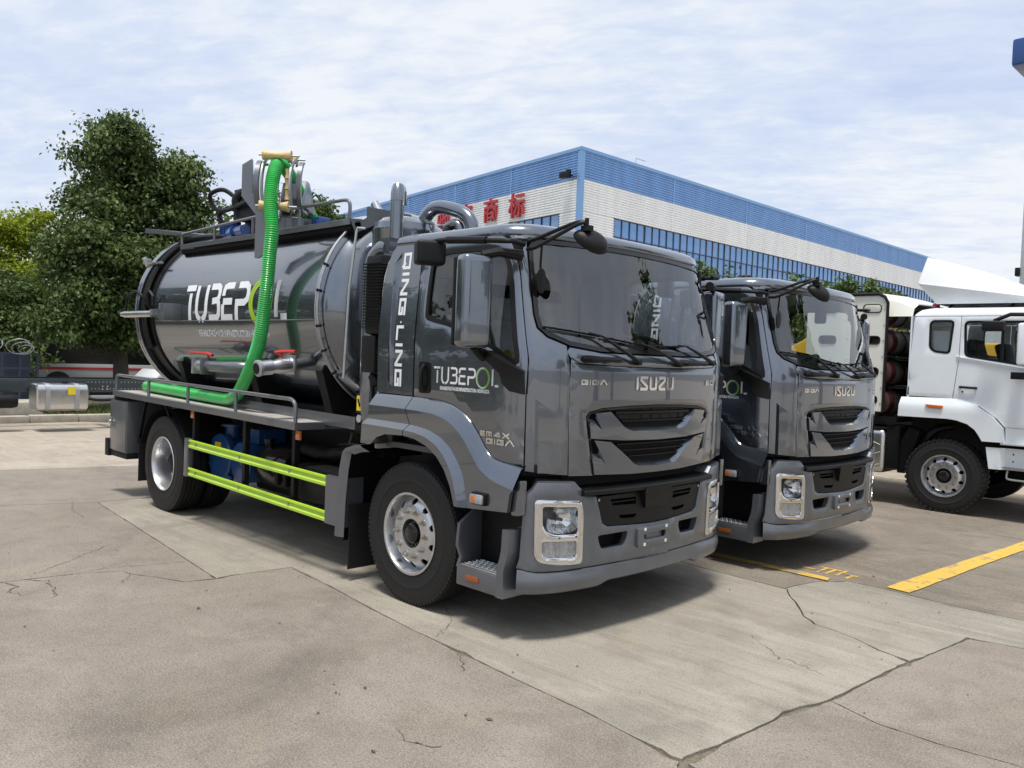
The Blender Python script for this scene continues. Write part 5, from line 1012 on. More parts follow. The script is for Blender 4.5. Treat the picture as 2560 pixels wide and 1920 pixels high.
    for y, mt in ((-.52, 'plastic_wrap'), (.52, 'seat_fabric'), (0, 'seat_fabric')):
        w = .25 if y else .2; m = MB(); m.box((-.12, y-w, 1.42), (.38, y+w, 1.58)); m.build('seat_cushion', mt, it, bevel=.05, seg=3)
        m = MB(); m.obox((-.20, y, 1.86), (.98, 0, .2), (0, 1, 0), (-.2, 0, .98), .14, w*1.9, .60); m.build('seat_back', mt, it, bevel=.05, seg=3)
        m = MB(); m.obox((-.255, y, 2.24), (.98, 0, .2), (0, 1, 0), (-.2, 0, .98), .09, .26, .20); m.build('headrest', mt, it, bevel=.035, seg=3)
    
    m = MB(); m.prism([(.15, 0), (.62, 0), (.62, .33), (.5, .36), (.3, .22), (.2, .26)], .03, lambda u, v, w: (.42+u*.75, -1.08+w+.02*math.sin(u*40), 1.55+v*.95)); m.build('yellow_vest', 'yellow_tag', it, smooth=False)
    # ---------------- wheels, chassis
    make_wheel(T, (0, -1.065, .522), -1); make_wheel(T, (0, 1.065, .522), 1)
    for y, sd in ((-1.06, -1), (-.74, -1), (1.06, 1), (.74, 1)): make_wheel(T, (-4.396, y, .522), sd, 'rear')
    ch = empty('chassis', (0, 0, 0), 0, T)
    for y in (-.43, .43):
        m = MB(); m.box((-5.85, y-.04, .80), (.95, y+.04, 1.08)); m.build('frame_rail', 'chassis_black', ch, bevel=.01)
    for x in (-5.6, -3.2, -1.8, -.9, .5): m = MB(); m.box((x-.06, -.39, .86), (x+.06, .39, 1.02)); m.build('cross_member', 'chassis_black', ch)
    for x in (0, -4.396): m = MB(); m.cyl((x, -.95, .522), (x, .95, .522), .085, 12); m.build('axle', 'chassis_black', ch)
    m = MB(); m.lathe([(.001, -.26), (.16, -.2), (.22, 0), (.16, .2), (.001, .26)], (-4.396, 0, .53), 'x', 16); m.build('differential', 'chassis_black', ch)
    m = MB(); m.box((-.45, -.42, .62), (.75, .42, 1.30)); m.build('engine', 'chassis_black', ch, bevel=.05)
    m = MB(); m.box((-1.85, -1.10, .52), (-1.10, -.50, .82)); m.build('battery_box', 'black_plastic', ch, bevel=.02)
    m = MB(); m.box((-1.85, -.48, .45), (-.9, .48, .80)); m.box((-4.0, -.40, .5), (-3.3, .40, .82)); m.build('gearbox', 'chassis_black', ch, bevel=.03)
    m = MB(); m.tube(smoothpath([(-2.1, -.80, .91), (-1.8, -.82, .90), (-1.5, -.85, .915), (-1.25, -.85, .97), (-1.05, -.82, 1.0)], 5), .06, 12); m.build('intake_pipe', 'black_plastic', ch)
    m = MB(); m.tube(smoothpath([(-1.30, -.75, 1.15), (-1.0, -.8, 1.16), (-.72, -.85, 1.15)], 4), .05, 10); m.tube(smoothpath([(-1.4, -.9, 1.02), (-1.1, -.92, 1.05), (-.8, -.9, 1.02)], 4), .012, 6); m.tube(smoothpath([(-1.5, -.7, 1.1), (-1.15, -.95, .98), (-.85, -.8, 1.1)], 4), .014, 6); m.build('hose_bundle', 'black_plastic', ch)
    m = MB(); m.box((-.95, -1.0, 1.00), (-.62, -.6, 1.06)); m.box((-.92, -.95, 1.06), (-.86, -.65, 1.09)); m.box((-.82, -.95, 1.06), (-.78, -.65, 1.09)); m.build('valve_block', 'chassis_black', ch, bevel=.008)
    m = MB(); m.box((-3.3, .52, .36), (-1.75, 1.12, .98)); m.build('fuel_tank', 'aluminium', ch, bevel=.08, seg=3)  # unseen far-side tank added to block light under the truck
    m = MB(); m.box((-1.6, .5, .40), (-1.0, 1.1, .95)); m.build('side_light_block', 'black_plastic', ch, bevel=.04)  # added box, keeps far-side light off the ground below
    m = MB(); m.box((-4.0, -.5, .36), (-2.0, .5, .60)); m.box((-1.9, -.42, .40), (.6, .42, .62)); m.build('under_light_block', 'chassis_black', ch, bevel=.03)  # low boxes put in to darken the ground beneath the truck
    m = MB(); m.box((-3.8, -.40, .27), (-1.2, 1.08, .46)); m.build('light_block_tray', 'chassis_black', ch, bevel=.05)  # made-up wide tray that shuts out light from the far side
    # ---------------- side walkway and guard
    zd = lambda x: 1.206+(-1.56-x)*.0120
    for sg in (-1, 1):
        wk = empty('walkway', (0, 0, 0), 0, T)
        def dpris(x0, x1, y0, y1, t0, t1): return [(x, sg*y, zd(x)+t) for t in (t0, t1) for x, y in ((x0, y0), (x1, y0), (x1, y1), (x0, y1))]
        BF = [(0, 3, 2, 1), (4, 5, 6, 7), (0, 1, 5, 4), (1, 2, 6, 5), (2, 3, 7, 6), (3, 0, 4, 7)]
        m = MB(); m.add(dpris(-5.76, -1.575, .60, 1.235, -.02, .0), BF); m.build('deck_plate', 'deck_plate', wk, smooth=False)
        m = MB(); m.add(dpris(-5.78, -1.555, 1.235, 1.25, -.062, .004), BF); m.add(dpris(-1.573, -1.555, .60, 1.234, -.062, .003), BF); m.add(dpris(-5.78, -5.762, .60, 1.234, -.115, .004), BF); m.build('deck_edge', 'frame_grey', wk, bevel=.002, seg=1)
        m = MB(); m.add(dpris(-5.7, -1.10, .935, .95, -.02, .085), BF); m.build('toe_plate', 'frame_grey', wk, smooth=False)
        m = MB(); m.tube(smoothpath([(-5.70, sg*1.235, zd(-5.7)), (-5.70, sg*1.235, zd(-5.7)+.15), (-5.66, sg*1.235, zd(-5.66)+.19), (-5.5, sg*1.235, zd(-5.5)+.195)], 5)+[(-3.0, sg*1.235, zd(-3)+.197)]+smoothpath([(-1.80, sg*1.235, zd(-1.8)+.200), (-1.64, sg*1.235, zd(-1.64)+.196), (-1.575, sg*1.235, zd(-1.57)+.14), (-1.57, sg*1.235, zd(-1.57))], 5), .0175, 10); m.build('hand_rail', 'frame_grey', wk)
        for x in (-4.73, -3.71, -2.66): m = MB(); m.cyl((x, sg*1.235, zd(x)), (x, sg*1.235, zd(x)+.195), .0165, 10); m.build('rail_post', 'frame_grey', wk)
        for x in (-3.70, -2.60, -1.70): m = MB(); m.box((x-.025, sg*1.12, .48), (x+.025, sg*1.17, zd(x)-.03)); m.build('guard_bracket', 'chassis_black', wk)
        for x in (-3.735, -1.63): m = MB(); m.box((x-.035, sg*1.155, zd(x)-.155), (x+.035, sg*1.175, zd(x)-.075)); m.build('side_reflector', 'orange_lens', wk, bevel=.004)
        # tool box at the rear
        tb = empty('tool_box', (0, 0, 0), 0, T)
        m = MB(); m.box((-5.87, sg*.70, .53), (-5.35, sg*1.235, 1.145)); m.build('box_body', 'frame_grey', tb, bevel=.006)
        m = MB(); m.box((-5.86, sg*1.235, .545), (-5.365, sg*1.243, 1.13)); m.build('box_door', 'frame_grey', tb, bevel=.003)
        m = MB(); m.box((-5.85, sg*1.243, .83), (-5.80, sg*1.256, .93)); m.cyl((-5.825, sg*1.25, .88), (-5.825, sg*1.272, .88), .018, 10); m.build('box_latch', 'steel', tb, bevel=.003)
        m = MB(); m.box((-5.875, sg*.70, .46), (-5.35, sg*1.23, .526)); m.box((-6.0, sg*1.15, .45), (-5.88, sg*1.25, .66)); m.build('rear_beam', 'chassis_black', tb, bevel=.006)
        # rear wheel guards
        m = MB(); m.bar((-5.09, sg*1.12, 1.16), (-5.28, sg*1.12, .66), .03, .03); m.build('stay_bar', 'chassis_black', T); m = MB(); m.bar((-4.45, sg*1.15, 1.16), (-4.10, sg*1.15, .70), .02, .02); m.build('stay_bar', 'chassis_black', T)
        m = MB(); m.box((-5.20, sg*.60, .22), (-5.188, sg*1.15, .72)); m.build('mud_flap', 'rubber', T, smooth=False)
        m = MB(); m.loft([[(-4.396+.62*math.cos(math.radians(a)), sg*y, .53+.60*math.sin(math.radians(a))) for a in np.linspace(15, 165, 15)] for y in (.58, 1.20)]); m.build('wheel_cover', 'black_matte', T)
        # side guard rails in lime
        gd = empty('side_guard', (0, 0, 0), 0, T)
        for (za, zb) in ((.863, .815), (.572, .525)):
            h = .088; pts = [(0, 0), (.014, -.004), (.016, -.018), (.006, -.030), (.006, -.052), (.016, -.064), (.016, -.084), (0, -h)]
            m = MB(); m.loft([[(x, sg*(1.225+p[0]), (za if x < -2 else zb)+p[1]) for p in pts] for x in (-3.655, -1.06)]); m.loft([[(x, sg*1.222, (za if x < -2 else zb)+t) for t in (0, -h)] for x in (-3.655, -1.06)]); gl_ = m.build('guard_rail', 'lime_paint', gd, angle=20)
            for x in (-3.50, -2.56, -1.65): zz = za+(x+3.655)/2.595*(zb-za)-.041; m = MB(); m.cyl((x, sg*1.228, zz), (x, sg*1.242, zz), .011, 8); m.build('bolt', 'steel', gd)
        m = MB(); m.box((-3.74, sg*1.19, .475), (-3.656, sg*1.248, .872)); m.build('end_plate', 'frame_grey', gd, bevel=.004)
        m = MB(); m.add([(x, sg*y, z) for z in (.43, .825) for x, y in ((-1.06, 1.243), (-.83, 1.243), (-.80, 1.22), (-.80, 1.05), (-.83, 1.05), (-.83, 1.20), (-1.06, 1.20))], [(0, 1, 2, 3, 4, 5, 6), (7, 8, 9, 10, 11, 12, 13), (0, 1, 8, 7), (1, 2, 9, 8), (2, 3, 10, 9), (3, 4, 11, 10), (4, 5, 12, 11), (5, 6, 13, 12), (6, 0, 7, 13)]); m.build('end_plate', 'frame_grey', gd, smooth=False)
    # ---------------- vacuum pump under the deck
    pu = empty('vacuum_pump', (0, 0, 0), 0, T)
    m = MB(); m.lathe([(.001, -.90), (.235, -.90), (.25, -.88), (.25, -.83), (.205, -.80), (.205, -.50), (.25, -.47), (.25, -.42), (.001, -.40)], (-3.68, 0, .66), 'y', 28); m.box((-3.93, -.88, .42), (-3.43, -.84, .48)); m.build('pump_casing', 'blue_pump', pu)
    for i in range(8): a = 2*math.pi*(i+.5)/8; m = MB(); m.cyl((-3.68+.225*math.cos(a), -.905, .66+.225*math.sin(a)), (-3.68+.225*math.cos(a), -.825, .66+.225*math.sin(a)), .014, 6); m.build('bolt', 'blue_pump', pu)
    m = MB(); m.lathe([(.08, .80), (.08, .98), (.125, .98), (.125, 1.005), (.06, 1.005)], (-3.72, -.72, 0), 'z', 18); m.build('pump_port', 'blue_pump', pu)
    m = MB(); m.box((-3.74, -.912, .74), (-3.62, -.902, .82)); m.build('pump_plate', 'yellow_tag', pu, smooth=False)
    m = MB(); m.lathe([(.001, -.95), (.21, -.93), (.21, -.35), (.001, -.33)], (-3.12, 0, .66), 'y', 24); m.box((-3.25, -.8, .86), (-3.0, -.5, 1.0)); m.build('pump_body', 'blue_pump', pu, bevel=.0)
    m = MB(); m.lathe([(.001, -.3), (.16, -.28), (.20, -.2), (.20, .2), (.16, .28), (.001, .3)], (-2.55, -.78, .68), 'x', 24); m.cyl((-2.75, -.82, .86), (-2.75, -.82, .94), .055, 14); m.build('oil_separator', 'black_gloss', pu)
    for x0_ in (-2.35, -2.2): m = MB(); m.box((x0_, -.98, .55), (x0_+.06, -.93, .75)); m.build('small_valve', 'chassis_black', pu, bevel=.01)
    # ---------------- tank
    TZ, TR = 2.23, .97
    tk = empty('tank', (0, 0, 0), 0, T)
    prof = [(.0001, -1.40), (.25, -1.407), (.50, -1.43), (.70, -1.475), (.85, -1.55), (.93, -1.63), (.965, -1.70), (TR, -1.74), (TR, -3.2), (TR, -5.25), (.975, -5.27), (.975, -5.60)]
    m = MB(); m.lathe([(r, x) for r, x in prof], (0, 0, TZ), 'x', 96); m.build('tank_shell', 'paint', tk, angle=40)
    m = MB(); m.lathe([(.975, -5.56), (1.055, -5.56), (1.062, -5.575), (1.062, -5.61), (1.05, -5.618), (1.05, -5.632), (1.062, -5.64), (1.062, -5.675), (1.0, -5.69), (.85, -5.80), (.5, -5.90), (.0001, -5.93)], (0, 0, TZ), 'x', 96); m.build('rear_door', 'paint', tk, angle=25)
    m = MB(); m.tube([(-1.735, TR*1.004*math.cos(a), TZ+TR*1.004*math.sin(a)) for a in np.linspace(0, 2*math.pi, 96, endpoint=False)], .009, 6, closed=True); m.build('weld_ring', 'galvanised', tk)
    seam_a = math.radians(180+7.0); m = MB(); m.tube([(x, TR*1.001*math.cos(seam_a), TZ+TR*1.001*math.sin(seam_a)) for x in np.linspace(-5.2, -1.76, 6)], .0055, 6); m.build('weld_seam', 'frame_grey', tk)
    # sight hose along the front ring
    m = MB(); A = np.radians(np.linspace(133, 218, 40)); m.tube([(-1.66, 1.0*math.cos(a), TZ+1.0*math.sin(a)) for a in A], .011, 8); m.build('sight_hose', 'galvanised', tk)
    for a in np.radians((135, 158, 172, 190, 203, 216)): m = MB(); m.cyl((-1.66, .97*math.cos(a), TZ+.97*math.sin(a)), (-1.66, 1.02*math.cos(a), TZ+1.02*math.sin(a)), .014, 8); m.build('hose_clip', 'black_plastic', tk)
    # rear cable loop, black band
    m = MB(); m.lathe([(.982, -5.53), (1.0, -5.52), (1.0, -5.32), (.982, -5.31)], (0, 0, TZ), 'x', 48, a0=math.radians(125), a1=math.radians(250)); m.build('rubber_band', 'black_plastic', tk)
    for dx_ in (0, .055):
        m = MB(); N_ = 130; A = np.radians(np.linspace(128, 205, N_)); m.tube([(-5.40-dx_, 1.035*math.cos(a), TZ+1.035*math.sin(a)) for a in A], [.030 if i % 2 else .024 for i in range(N_)], 8); m.build('corrugated_conduit', 'black_plastic', tk)
    m = MB(); m.tube(smoothpath([(-5.35, -1.03, 2.30), (-5.40, -1.09, 2.42), (-5.55, -1.12, 2.46), (-5.72, -1.12, 2.40), (-5.78, -1.12, 2.24)], 6), .016, 8); m.tube(smoothpath([(-5.3, -1.02, 2.25), (-5.28, -1.06, 2.40), (-5.22, -1.07, 2.46), (-5.14, -1.06, 2.40), (-5.12, -1.06, 2.28)], 6), .018, 8); m.build('hydraulic_line', 'black_plastic', tk)
    hc = MB(); hc.cyl((-5.80, -1.12, 2.185), (-4.95, -1.12, 2.185), .038, 16); hc.cyl((-5.90, -1.12, 2.185), (-5.80, -1.12, 2.185), .028, 12); hc.build('door_cylinder', 'steel', tk)
    m = MB(); m.box((-4.95, -1.16, 2.15), (-4.66, -1.08, 2.235)); m.box((-4.70, -1.16, 2.11), (-4.56, -.95, 2.30)); m.build('cylinder_bracket', 'frame_grey', tk, bevel=.006)
    ca = math.radians(147); cp = np.array((-5.45, 1.07*math.cos(ca), TZ+1.07*math.sin(ca))); m = MB(); m.bar(cp-(.25, 0, 0), cp+(.18, 0, 0), .03, .03); m.cyl(cp-(.25, 0, .02), cp+(-.25, -.05, .08), .03, 10); m.box(cp-(.33, .03, .0), cp+(-.22, .03, .07)); m.build('door_clamp', 'steel', tk, bevel=.006)
    tf = lambda u, v, o: (u, -(TR+o)*math.cos(v/TR), TZ+(TR+o)*math.sin(v/TR))
    tubepol(tf, -4.455, TR*math.radians(-6.6), 2.205, TR*math.radians(22.5), tk, .070, .002)
    small_text('REHABILITACIÓN DE INFRAESTRUCTURA HIDRÁULICA', tf, -4.135, TR*math.radians(-17.0), 1.54, .070, tk, lift=.002)
    m = MB(); m.box((-5.5, -.55, 1.06), (-1.35, .55, 1.30)); m.build('tank_saddle', 'chassis_black', tk, bevel=.02)
    for x in (-4.9, -3.2, -1.9): m = MB(); m.prism([(-.72, 1.24), (.72, 1.24), (.85, 1.65), (-.85, 1.65)], .12, lambda u, v, w: (x+w, u, v)); m.build('tank_cradle', 'chassis_black', tk)
    # valves
    v1 = empty('valve', (0, 0, 0), 0, T)
    m = MB(); m.tube(smoothpath([(-2.93, -.86, 1.64), (-2.97, -1.02, 1.64), (-3.12, -1.08, 1.635), (-3.35, -1.08, 1.63), (-3.60, -1.08, 1.63)], 5), .058, 14); m.build('elbow_pipe', 'paint_matte', v1)
    for x in (-3.60, -3.80): m = MB(); m.box((x-.014, -1.165, 1.545), (x+.014, -.995, 1.715)); m.build('flange', 'steel' if x < -3.7 else 'frame_grey', v1, bevel=.008)
    m = MB(); m.cyl((-3.80, -1.08, 1.63), (-3.60, -1.08, 1.63), .062, 16); m.build('valve_body', 'steel', v1)
    m = MB(); m.box((-2.99, -.98, 1.56), (-2.88, -.95, 1.725)); m.build('mount_flange', 'frame_grey', v1, bevel=.006)
    m = MB(); m.tube([(-3.50, -1.08, 1.745), (-3.62, -1.08, 1.758), (-3.70, -1.08, 1.762), (-4.05, -1.08, 1.765)], [.016, .02, .014, .015], 8); m.cyl((-3.60, -1.08, 1.70), (-3.60, -1.08, 1.75), .014, 8); m.build('lever', 'red_paint', v1)
    v2 = empty('valve', (0, 0, 0), 0, T)
    m = MB(); m.tube([(-1.99, -.78, 1.745), (-1.905, -1.10, 1.70)], .046, 16); m.build('outlet_pipe', 'paint_matte', v2)
    dv = np.array((.02, -.985, -.12)); dv /= np.linalg.norm(dv); b0 = np.array((-1.905, -1.10, 1.70)); m = MB(); m.obox(b0, dv, np.cross((0, 0, 1), dv), (0, 0, 1), .028, .16, .17); m.build('flange', 'steel', v2, bevel=.01)
    m = MB(); m.tube([b0, b0+dv*.10, b0+dv*.16, b0+dv*.2, b0+dv*.2, b0+dv*.30], [.07, .075, .06, .055, .068, .064], 16); m.build('valve_body', 'steel', v2)
    m = MB(); m.tube([b0+dv*.30, b0+dv*.33, b0+dv*.34], [.07, .075, .06], 16); m.build('coupling', 'galvanised', v2); m = MB(); m.cyl(b0+dv*.335, b0+dv*.346, .05, 14); m.build('coupling_mouth', 'dark_void', v2)
    m = MB(); m.cyl(b0+dv*.1+(0, 0, .05), b0+dv*.1+(0, 0, .115), .014, 8); m.tube([b0+dv*.12+(-.06, 0, .118), b0+dv*.10+(.02, 0, .125), b0+dv*.08+(.20, 0, .13)], [.02, .018, .015], 8); m.build('lever', 'red_paint', v2)
    # ---------------- top walkway, rails, boom
    tw = empty('top_walkway', (0, 0, 0), 0, T)
    for sg in (-1, 1):
        m = MB(); m.box((-5.13, sg*.752, 2.975), (-1.575, sg*.735, 3.030)); m.build('walkway_edge', 'frame_grey', tw, bevel=.003, seg=1)
        m = MB(); m.box((-5.13, sg*.40, 3.005), (-1.58, sg*.735, 3.02)); m.build('walkway_plate', 'frame_grey', tw, smooth=False)
        m = MB(); m.prism([(.735, 2.97), (.735, 2.93), (.62, 2.88), (.45, 3.0)], 3.54, lambda u, v, w: (-5.12+w, sg*u, v)); m.build('walkway_support', 'black_matte', tw, smooth=False)
        P1 = smoothpath([(-5.10, sg*.742, 3.03), (-5.10, sg*.742, 3.12), (-5.07, sg*.742, 3.155), (-4.9, sg*.742, 3.162)], 5)+[(-3.20, sg*.742, 3.205)]; P2 = [(-2.66, sg*.742, 3.215)]+smoothpath([(-1.80, sg*.742, 3.205), (-1.65, sg*.742, 3.20), (-1.59, sg*.742, 3.16), (-1.585, sg*.742, 3.03)], 5)
        m = MB(); m.tube(P1, .0165, 8); m.tube(P2, .0165, 8); m.tube([(-3.2, sg*.742, 3.205), (-3.2, sg*.742, 3.03)], .0155, 8); m.build('top_rail', 'frame_grey', tw)
        for x in (-4.25, -3.37, -2.45): m = MB(); m.cyl((x, sg*.742, 3.03), (x, sg*.742, 3.19+(x+4.25)*.012), .0155, 8); m.build('rail_post', 'frame_grey', tw)
    def endp(u, v, o): return (-1.565+o, u, v)
    m = MB(); patch([(-.752, 3.03), (-.69, 2.905), (-.45, 3.02), (-.45, 3.05)], endp, [ngon(.035, 12, (-.665, 2.985))], sp=.08, thick=.012, mb=m); m.build('end_gusset', 'frame_grey', tw, smooth=False)
    m = MB(); m.obox((-1.62, -.28, 3.09), (1, 0, 0), (0, 1, 0), (0, 0, 1), .02, .5, .16); m.build('end_gusset', 'frame_grey', tw, smooth=False)
    mh = MB(); mh.lathe([(.26, 3.10), (.26, 3.30), (.24, 3.31), (.001, 3.33)], (-3.75, 0, 0), 'z', 28); mh.build('manhole', 'frame_grey', T)
    m = MB(); m.box((-3.36, -.06, 3.18), (-3.20, .1, 3.30)); m.build('relief_valve', 'blue_motor', T, bevel=.02)
    m = MB(); m.add([(-6.55, -.62, 3.30), (-6.5, .3, 3.34), (-5.5, .3, 3.22), (-5.5, -.6, 3.20), (-6.53, -.62, 3.36), (-6.5, .3, 3.40), (-5.5, .3, 3.25), (-5.5, -.6, 3.23)], [(0, 3, 2, 1), (4, 5, 6, 7), (0, 1, 5, 4), (1, 2, 6, 5), (2, 3, 7, 6), (3, 0, 4, 7)]); m.build('rear_canopy', 'frame_grey', T, smooth=False)
    m = MB(); m.tube(smoothpath([(-5.9, -.55, 3.06), (-5.6, -.5, 3.14), (-5.2, -.42, 3.17), (-4.6, -.4, 3.14)], 5), .035, 10); m.build('rear_hose', 'black_plastic', T)
    m = MB(); m.box((-5.98, -.60, 2.86), (-5.84, -.40, 3.0)); m.build('rear_lamp_box', 'blue_motor', T, bevel=.02)
    bo_ = empty('hose_boom', (0, 0, 0), 0, T)
    m = MB(); m.lathe([(.24, 3.15), (.24, 3.25), (.16, 3.27), (.16, 3.38), (.001, 3.39)], (-4.55, -.05, 0), 'z', 24); m.build('turntable', 'chassis_black', bo_)
    m = MB(); m.bar((-4.62, .30, 3.40), (-2.86, -.62, 3.44), .13, .16); m.prism([(-.1, 3.36), (.62, 3.36), (.35, 3.66), (.22, 3.66)], .10, lambda u, v, w: (-3.55+u*.72+w*.6, -.02-u*.69+w*.7, v)); m.build('boom_arm', 'frame_grey', bo_, bevel=.01)
    m = MB(); m.cyl((-4.7, -.35, 3.16), (-4.3, -.45, 3.16), .085, 18); m.cyl((-4.3, -.45, 3.16), (-3.95, -.53, 3.15), .06, 14); m.build('slew_motor', 'blue_motor', bo_)
    for i in range(7): a = .4+i*.9; m = MB(); m.box((-4.68+i*.05, -.46-.02, 3.16), (-4.66+i*.05, -.25, 3.255)); m.build('motor_fin', 'blue_motor', bo_, smooth=False)
    m = MB(); m.tube(smoothpath([(-4.3, -.4, 3.50), (-4.55, -.5, 3.66), (-4.80, -.55, 3.62), (-4.75, -.5, 3.46), (-4.4, -.5, 3.42), (-3.6, -.6, 3.46)], 7), .026, 9); m.tube(smoothpath([(-4.3, -.3, 3.35), (-4.55, -.42, 3.46), (-4.7, -.48, 3.38), (-4.6, -.45, 3.28), (-4.35, -.4, 3.27)], 7), .028, 9); m.tube(smoothpath([(-4.2, -.45, 3.6), (-4.25, -.5, 3.5), (-4.2, -.45, 3.3)], 5), .05, 9); m.box((-4.45, -.42, 3.5), (-4.15, -.28, 3.66)); m.box((-4.3, -.5, 3.28), (-3.8, -.3, 3.44)); m.build('hydraulic_hose', 'black_plastic', bo_)
    # hose guide head, swung out towards the yard
    hd_ = empty('hose_guide', (0, 0, 0), 0, T); ER = np.array((.69, .724, 0)); EF = np.array((.724, -.69, 0)); H0 = np.array((-2.47, -1.0, 0))
    G = lambda a, f, z: tuple(H0+ER*a+EF*f+np.array((0, 0, z)))
    m = MB(); m.prism([(-.36, 3.30), (-.36, 3.60), (-.27, 3.66), (-.255, 3.33), (-.10, 3.16), (-.10, 3.08), (-.18, 3.08)], .05, lambda u, v, w: G(u, -.16-w, v)); m.build('guide_plate', 'frame_grey', hd_, smooth=False)
    m = MB(); m.add([G(u, f, v) for f in (-.06, -.12) for u, v in ((-.19, 3.14), (-.03, 3.10), (-.03, 2.78), (-.16, 2.70), (-.19, 2.70))], [(0, 1, 2, 3, 4), (5, 6, 7, 8, 9), (0, 1, 6, 5), (1, 2, 7, 6), (2, 3, 8, 7), (3, 4, 9, 8), (4, 0, 5, 9)]); m.build('guide_post', 'frame_grey', hd_, smooth=False)
    A = np.linspace(-70, 70, 17)
    for a_ in (-.125, .145):
        m = MB(); m.loft([[G(a_+da, -.20+.24*math.cos(math.radians(t))+df, 3.41+.27*math.sin(math.radians(t))) for t in A] for da, df in ((-.008, 0), (-.008, -.07), (.008, -.07), (.008, 0), (-.008, 0))]); m.build('guide_cheek', 'galvanised', hd_, angle=25)
        a2 = a_-.075 if a_ < 0 else a_+.06
        m = MB(); m.loft([[G(a2+da, -.26+.20*math.cos(math.radians(t))+df, 3.42+.25*math.sin(math.radians(t))) for t in A] for da, df in ((-.022, 0), (-.022, -.05), (.022, -.05), (.022, 0), (-.022, 0))]); m.build('guide_bow', 'frame_grey', hd_, angle=25)
        m = MB(); m.bar(G(a_, -.2, 3.22), G(a2, -.24, 3.22), .02, .02); m.bar(G(a_, -.2, 3.62), G(a2, -.24, 3.62), .02, .02); m.build('guide_tie', 'frame_grey', hd_, smooth=False)
    m = MB(); m.box((-.02, -.02, 0), (.02, .02, .02)); 
    def roller(f, z, half, r0, r1, a_=0.01):
        c = np.array(G(a_, f, z)); ev = np.cross(ER, (0, 0, 1)); n_ = 12; nn = 20; pr = [(.001, -half)]+[(r1+(r0-r1)*abs(2*i/n_-1)**1.7, -half+2*half*i/n_) for i in range(n_+1)]+[(.001, half)]; m = MB()
        m.loft([[c+ER*h+(ev*math.cos(2*math.pi*i/nn)+np.array((0, 0, 1))*math.sin(2*math.pi*i/nn))*r for i in range(nn)] for r, h in pr], closed=True); m.build('guide_roller', 'wood', hd_, angle=50)
        m = MB(); m.cyl(c-ER*(half+.04), c+ER*(half+.075), .010, 8); m.build('roller_pin', 'galvanised', hd_)
    roller(-.02, 3.672, .135, .050, .030); roller(.075, 3.175, .135, .052, .030, .02); roller(-.30, 3.70, .125, .048, .030)
    for z in (3.30, 3.40, 3.50): m = MB(); q = G(.115, -.02, 0); m.lathe([(.001, -.045), (.028, -.045), (.020, 0), (.028, .045), (.001, .045)], (q[0], q[1], z), 'z', 12); m.build('side_roller', 'wood', hd_)
    # the green suction hose
    pth = smoothpath([(-4.1, .45, 3.36), (-3.5, -.05, 3.46), (-3.0, -.50, 3.58), (-2.72, -.76, 3.625), (-2.53, -.94, 3.60), (-2.43, -1.03, 3.50), (-2.38, -1.08, 3.36), (-2.345, -1.105, 3.18), (-2.30, -1.11, 2.94), (-2.31, -1.12, 2.70), (-2.335, -1.125, 2.40), (-2.375, -1.125, 2.18), (-2.43, -1.125, 1.93), (-2.555, -1.12, 1.72), (-2.69, -1.11, 1.57), (-2.88, -1.08, 1.42), (-3.05, -1.055, 1.345), (-3.25, -1.03, 1.305), (-3.85, -1.02, 1.308), (-4.71, -.99, 1.318), (-5.45, -.97, 1.326)], 8)
    D = np.array(pth); Ld = np.r_[0, np.cumsum(np.linalg.norm(np.diff(D, axis=0), axis=1))]; nR = int(Ld[-1]/.0100); t = np.linspace(0, Ld[-1], nR); Pq = np.c_[[np.interp(t, Ld, D[:, k]) for k in range(3)]].T
    amp = [.0042*(1 if tt < 4.0 else (.12+.88*max(0, 1-(tt-4.0)/.4))) for tt in t]
    m = MB(); m.tube(Pq, [.0615+(amp[i] if i % 2 else -amp[i]) for i in range(nR)], 18); m.build('suction_hose', 'hose_green', T, angle=60)
    # ---------------- between cab and tank
    m = MB(); m.lathe([(.27, 2.1), (.27, 2.90), (.272, 2.905), (.272, 2.92), (.265, 2.925), (.25, 2.975), (.19, 3.02), (.09, 3.043), (.001, 3.047)], (-1.18, -.45, 0), 'z', 40); sp2 = m.build('cyclone_separator', 'paint', T, angle=30)
    m = MB(); m.tube([(-.84, -.78, 2.2), (-.84, -.78, 3.10)], .056, 20, False); m.tube([(-.84, -.78, 3.10), (-.845, -.775, 3.17), (-.86, -.76, 3.205), (-.90, -.72, 3.22), (-.95, -.67, 3.20), (-.97, -.65, 3.10)], [.0565]*6, 20); m.tube([(-.84, -.78, 3.098), (-.84, -.78, 3.104)], .0585, 20); m.build('exhaust_stack', 'paint', T)
    m = MB(); m.tube(smoothpath([(-1.16, -.22, 2.6), (-1.16, -.22, 3.0), (-1.14, -.22, 3.09), (-1.06, -.21, 3.145), (-.95, -.2, 3.15), (-.80, -.19, 3.115), (-.68, -.18, 3.07), (-.60, -.17, 3.0), (-.585, -.165, 2.90), (-.585, -.165, 2.7)], 5), .060, 18); m.build('crossover_pipe', 'paint', T)
    m = MB(); m.tube(smoothpath([(-.86, -.2, 2.7), (-.85, -.22, 2.92), (-.78, -.22, 2.98), (-.70, -.2, 2.94), (-.68, -.2, 2.7)], 5), .045, 14); m.build('branch_pipe', 'paint', T)
    m = MB(); m.box((-.95, -.40, 2.80), (-.40, .10, 2.83)); m.cyl((-.52, -.30, 2.83), (-.52, -.30, 2.86), .03, 10); m.box((-.85, -.35, 2.83), (-.70, -.25, 2.86)); m.build('pipe_bracket', 'chassis_black', T, bevel=.005)
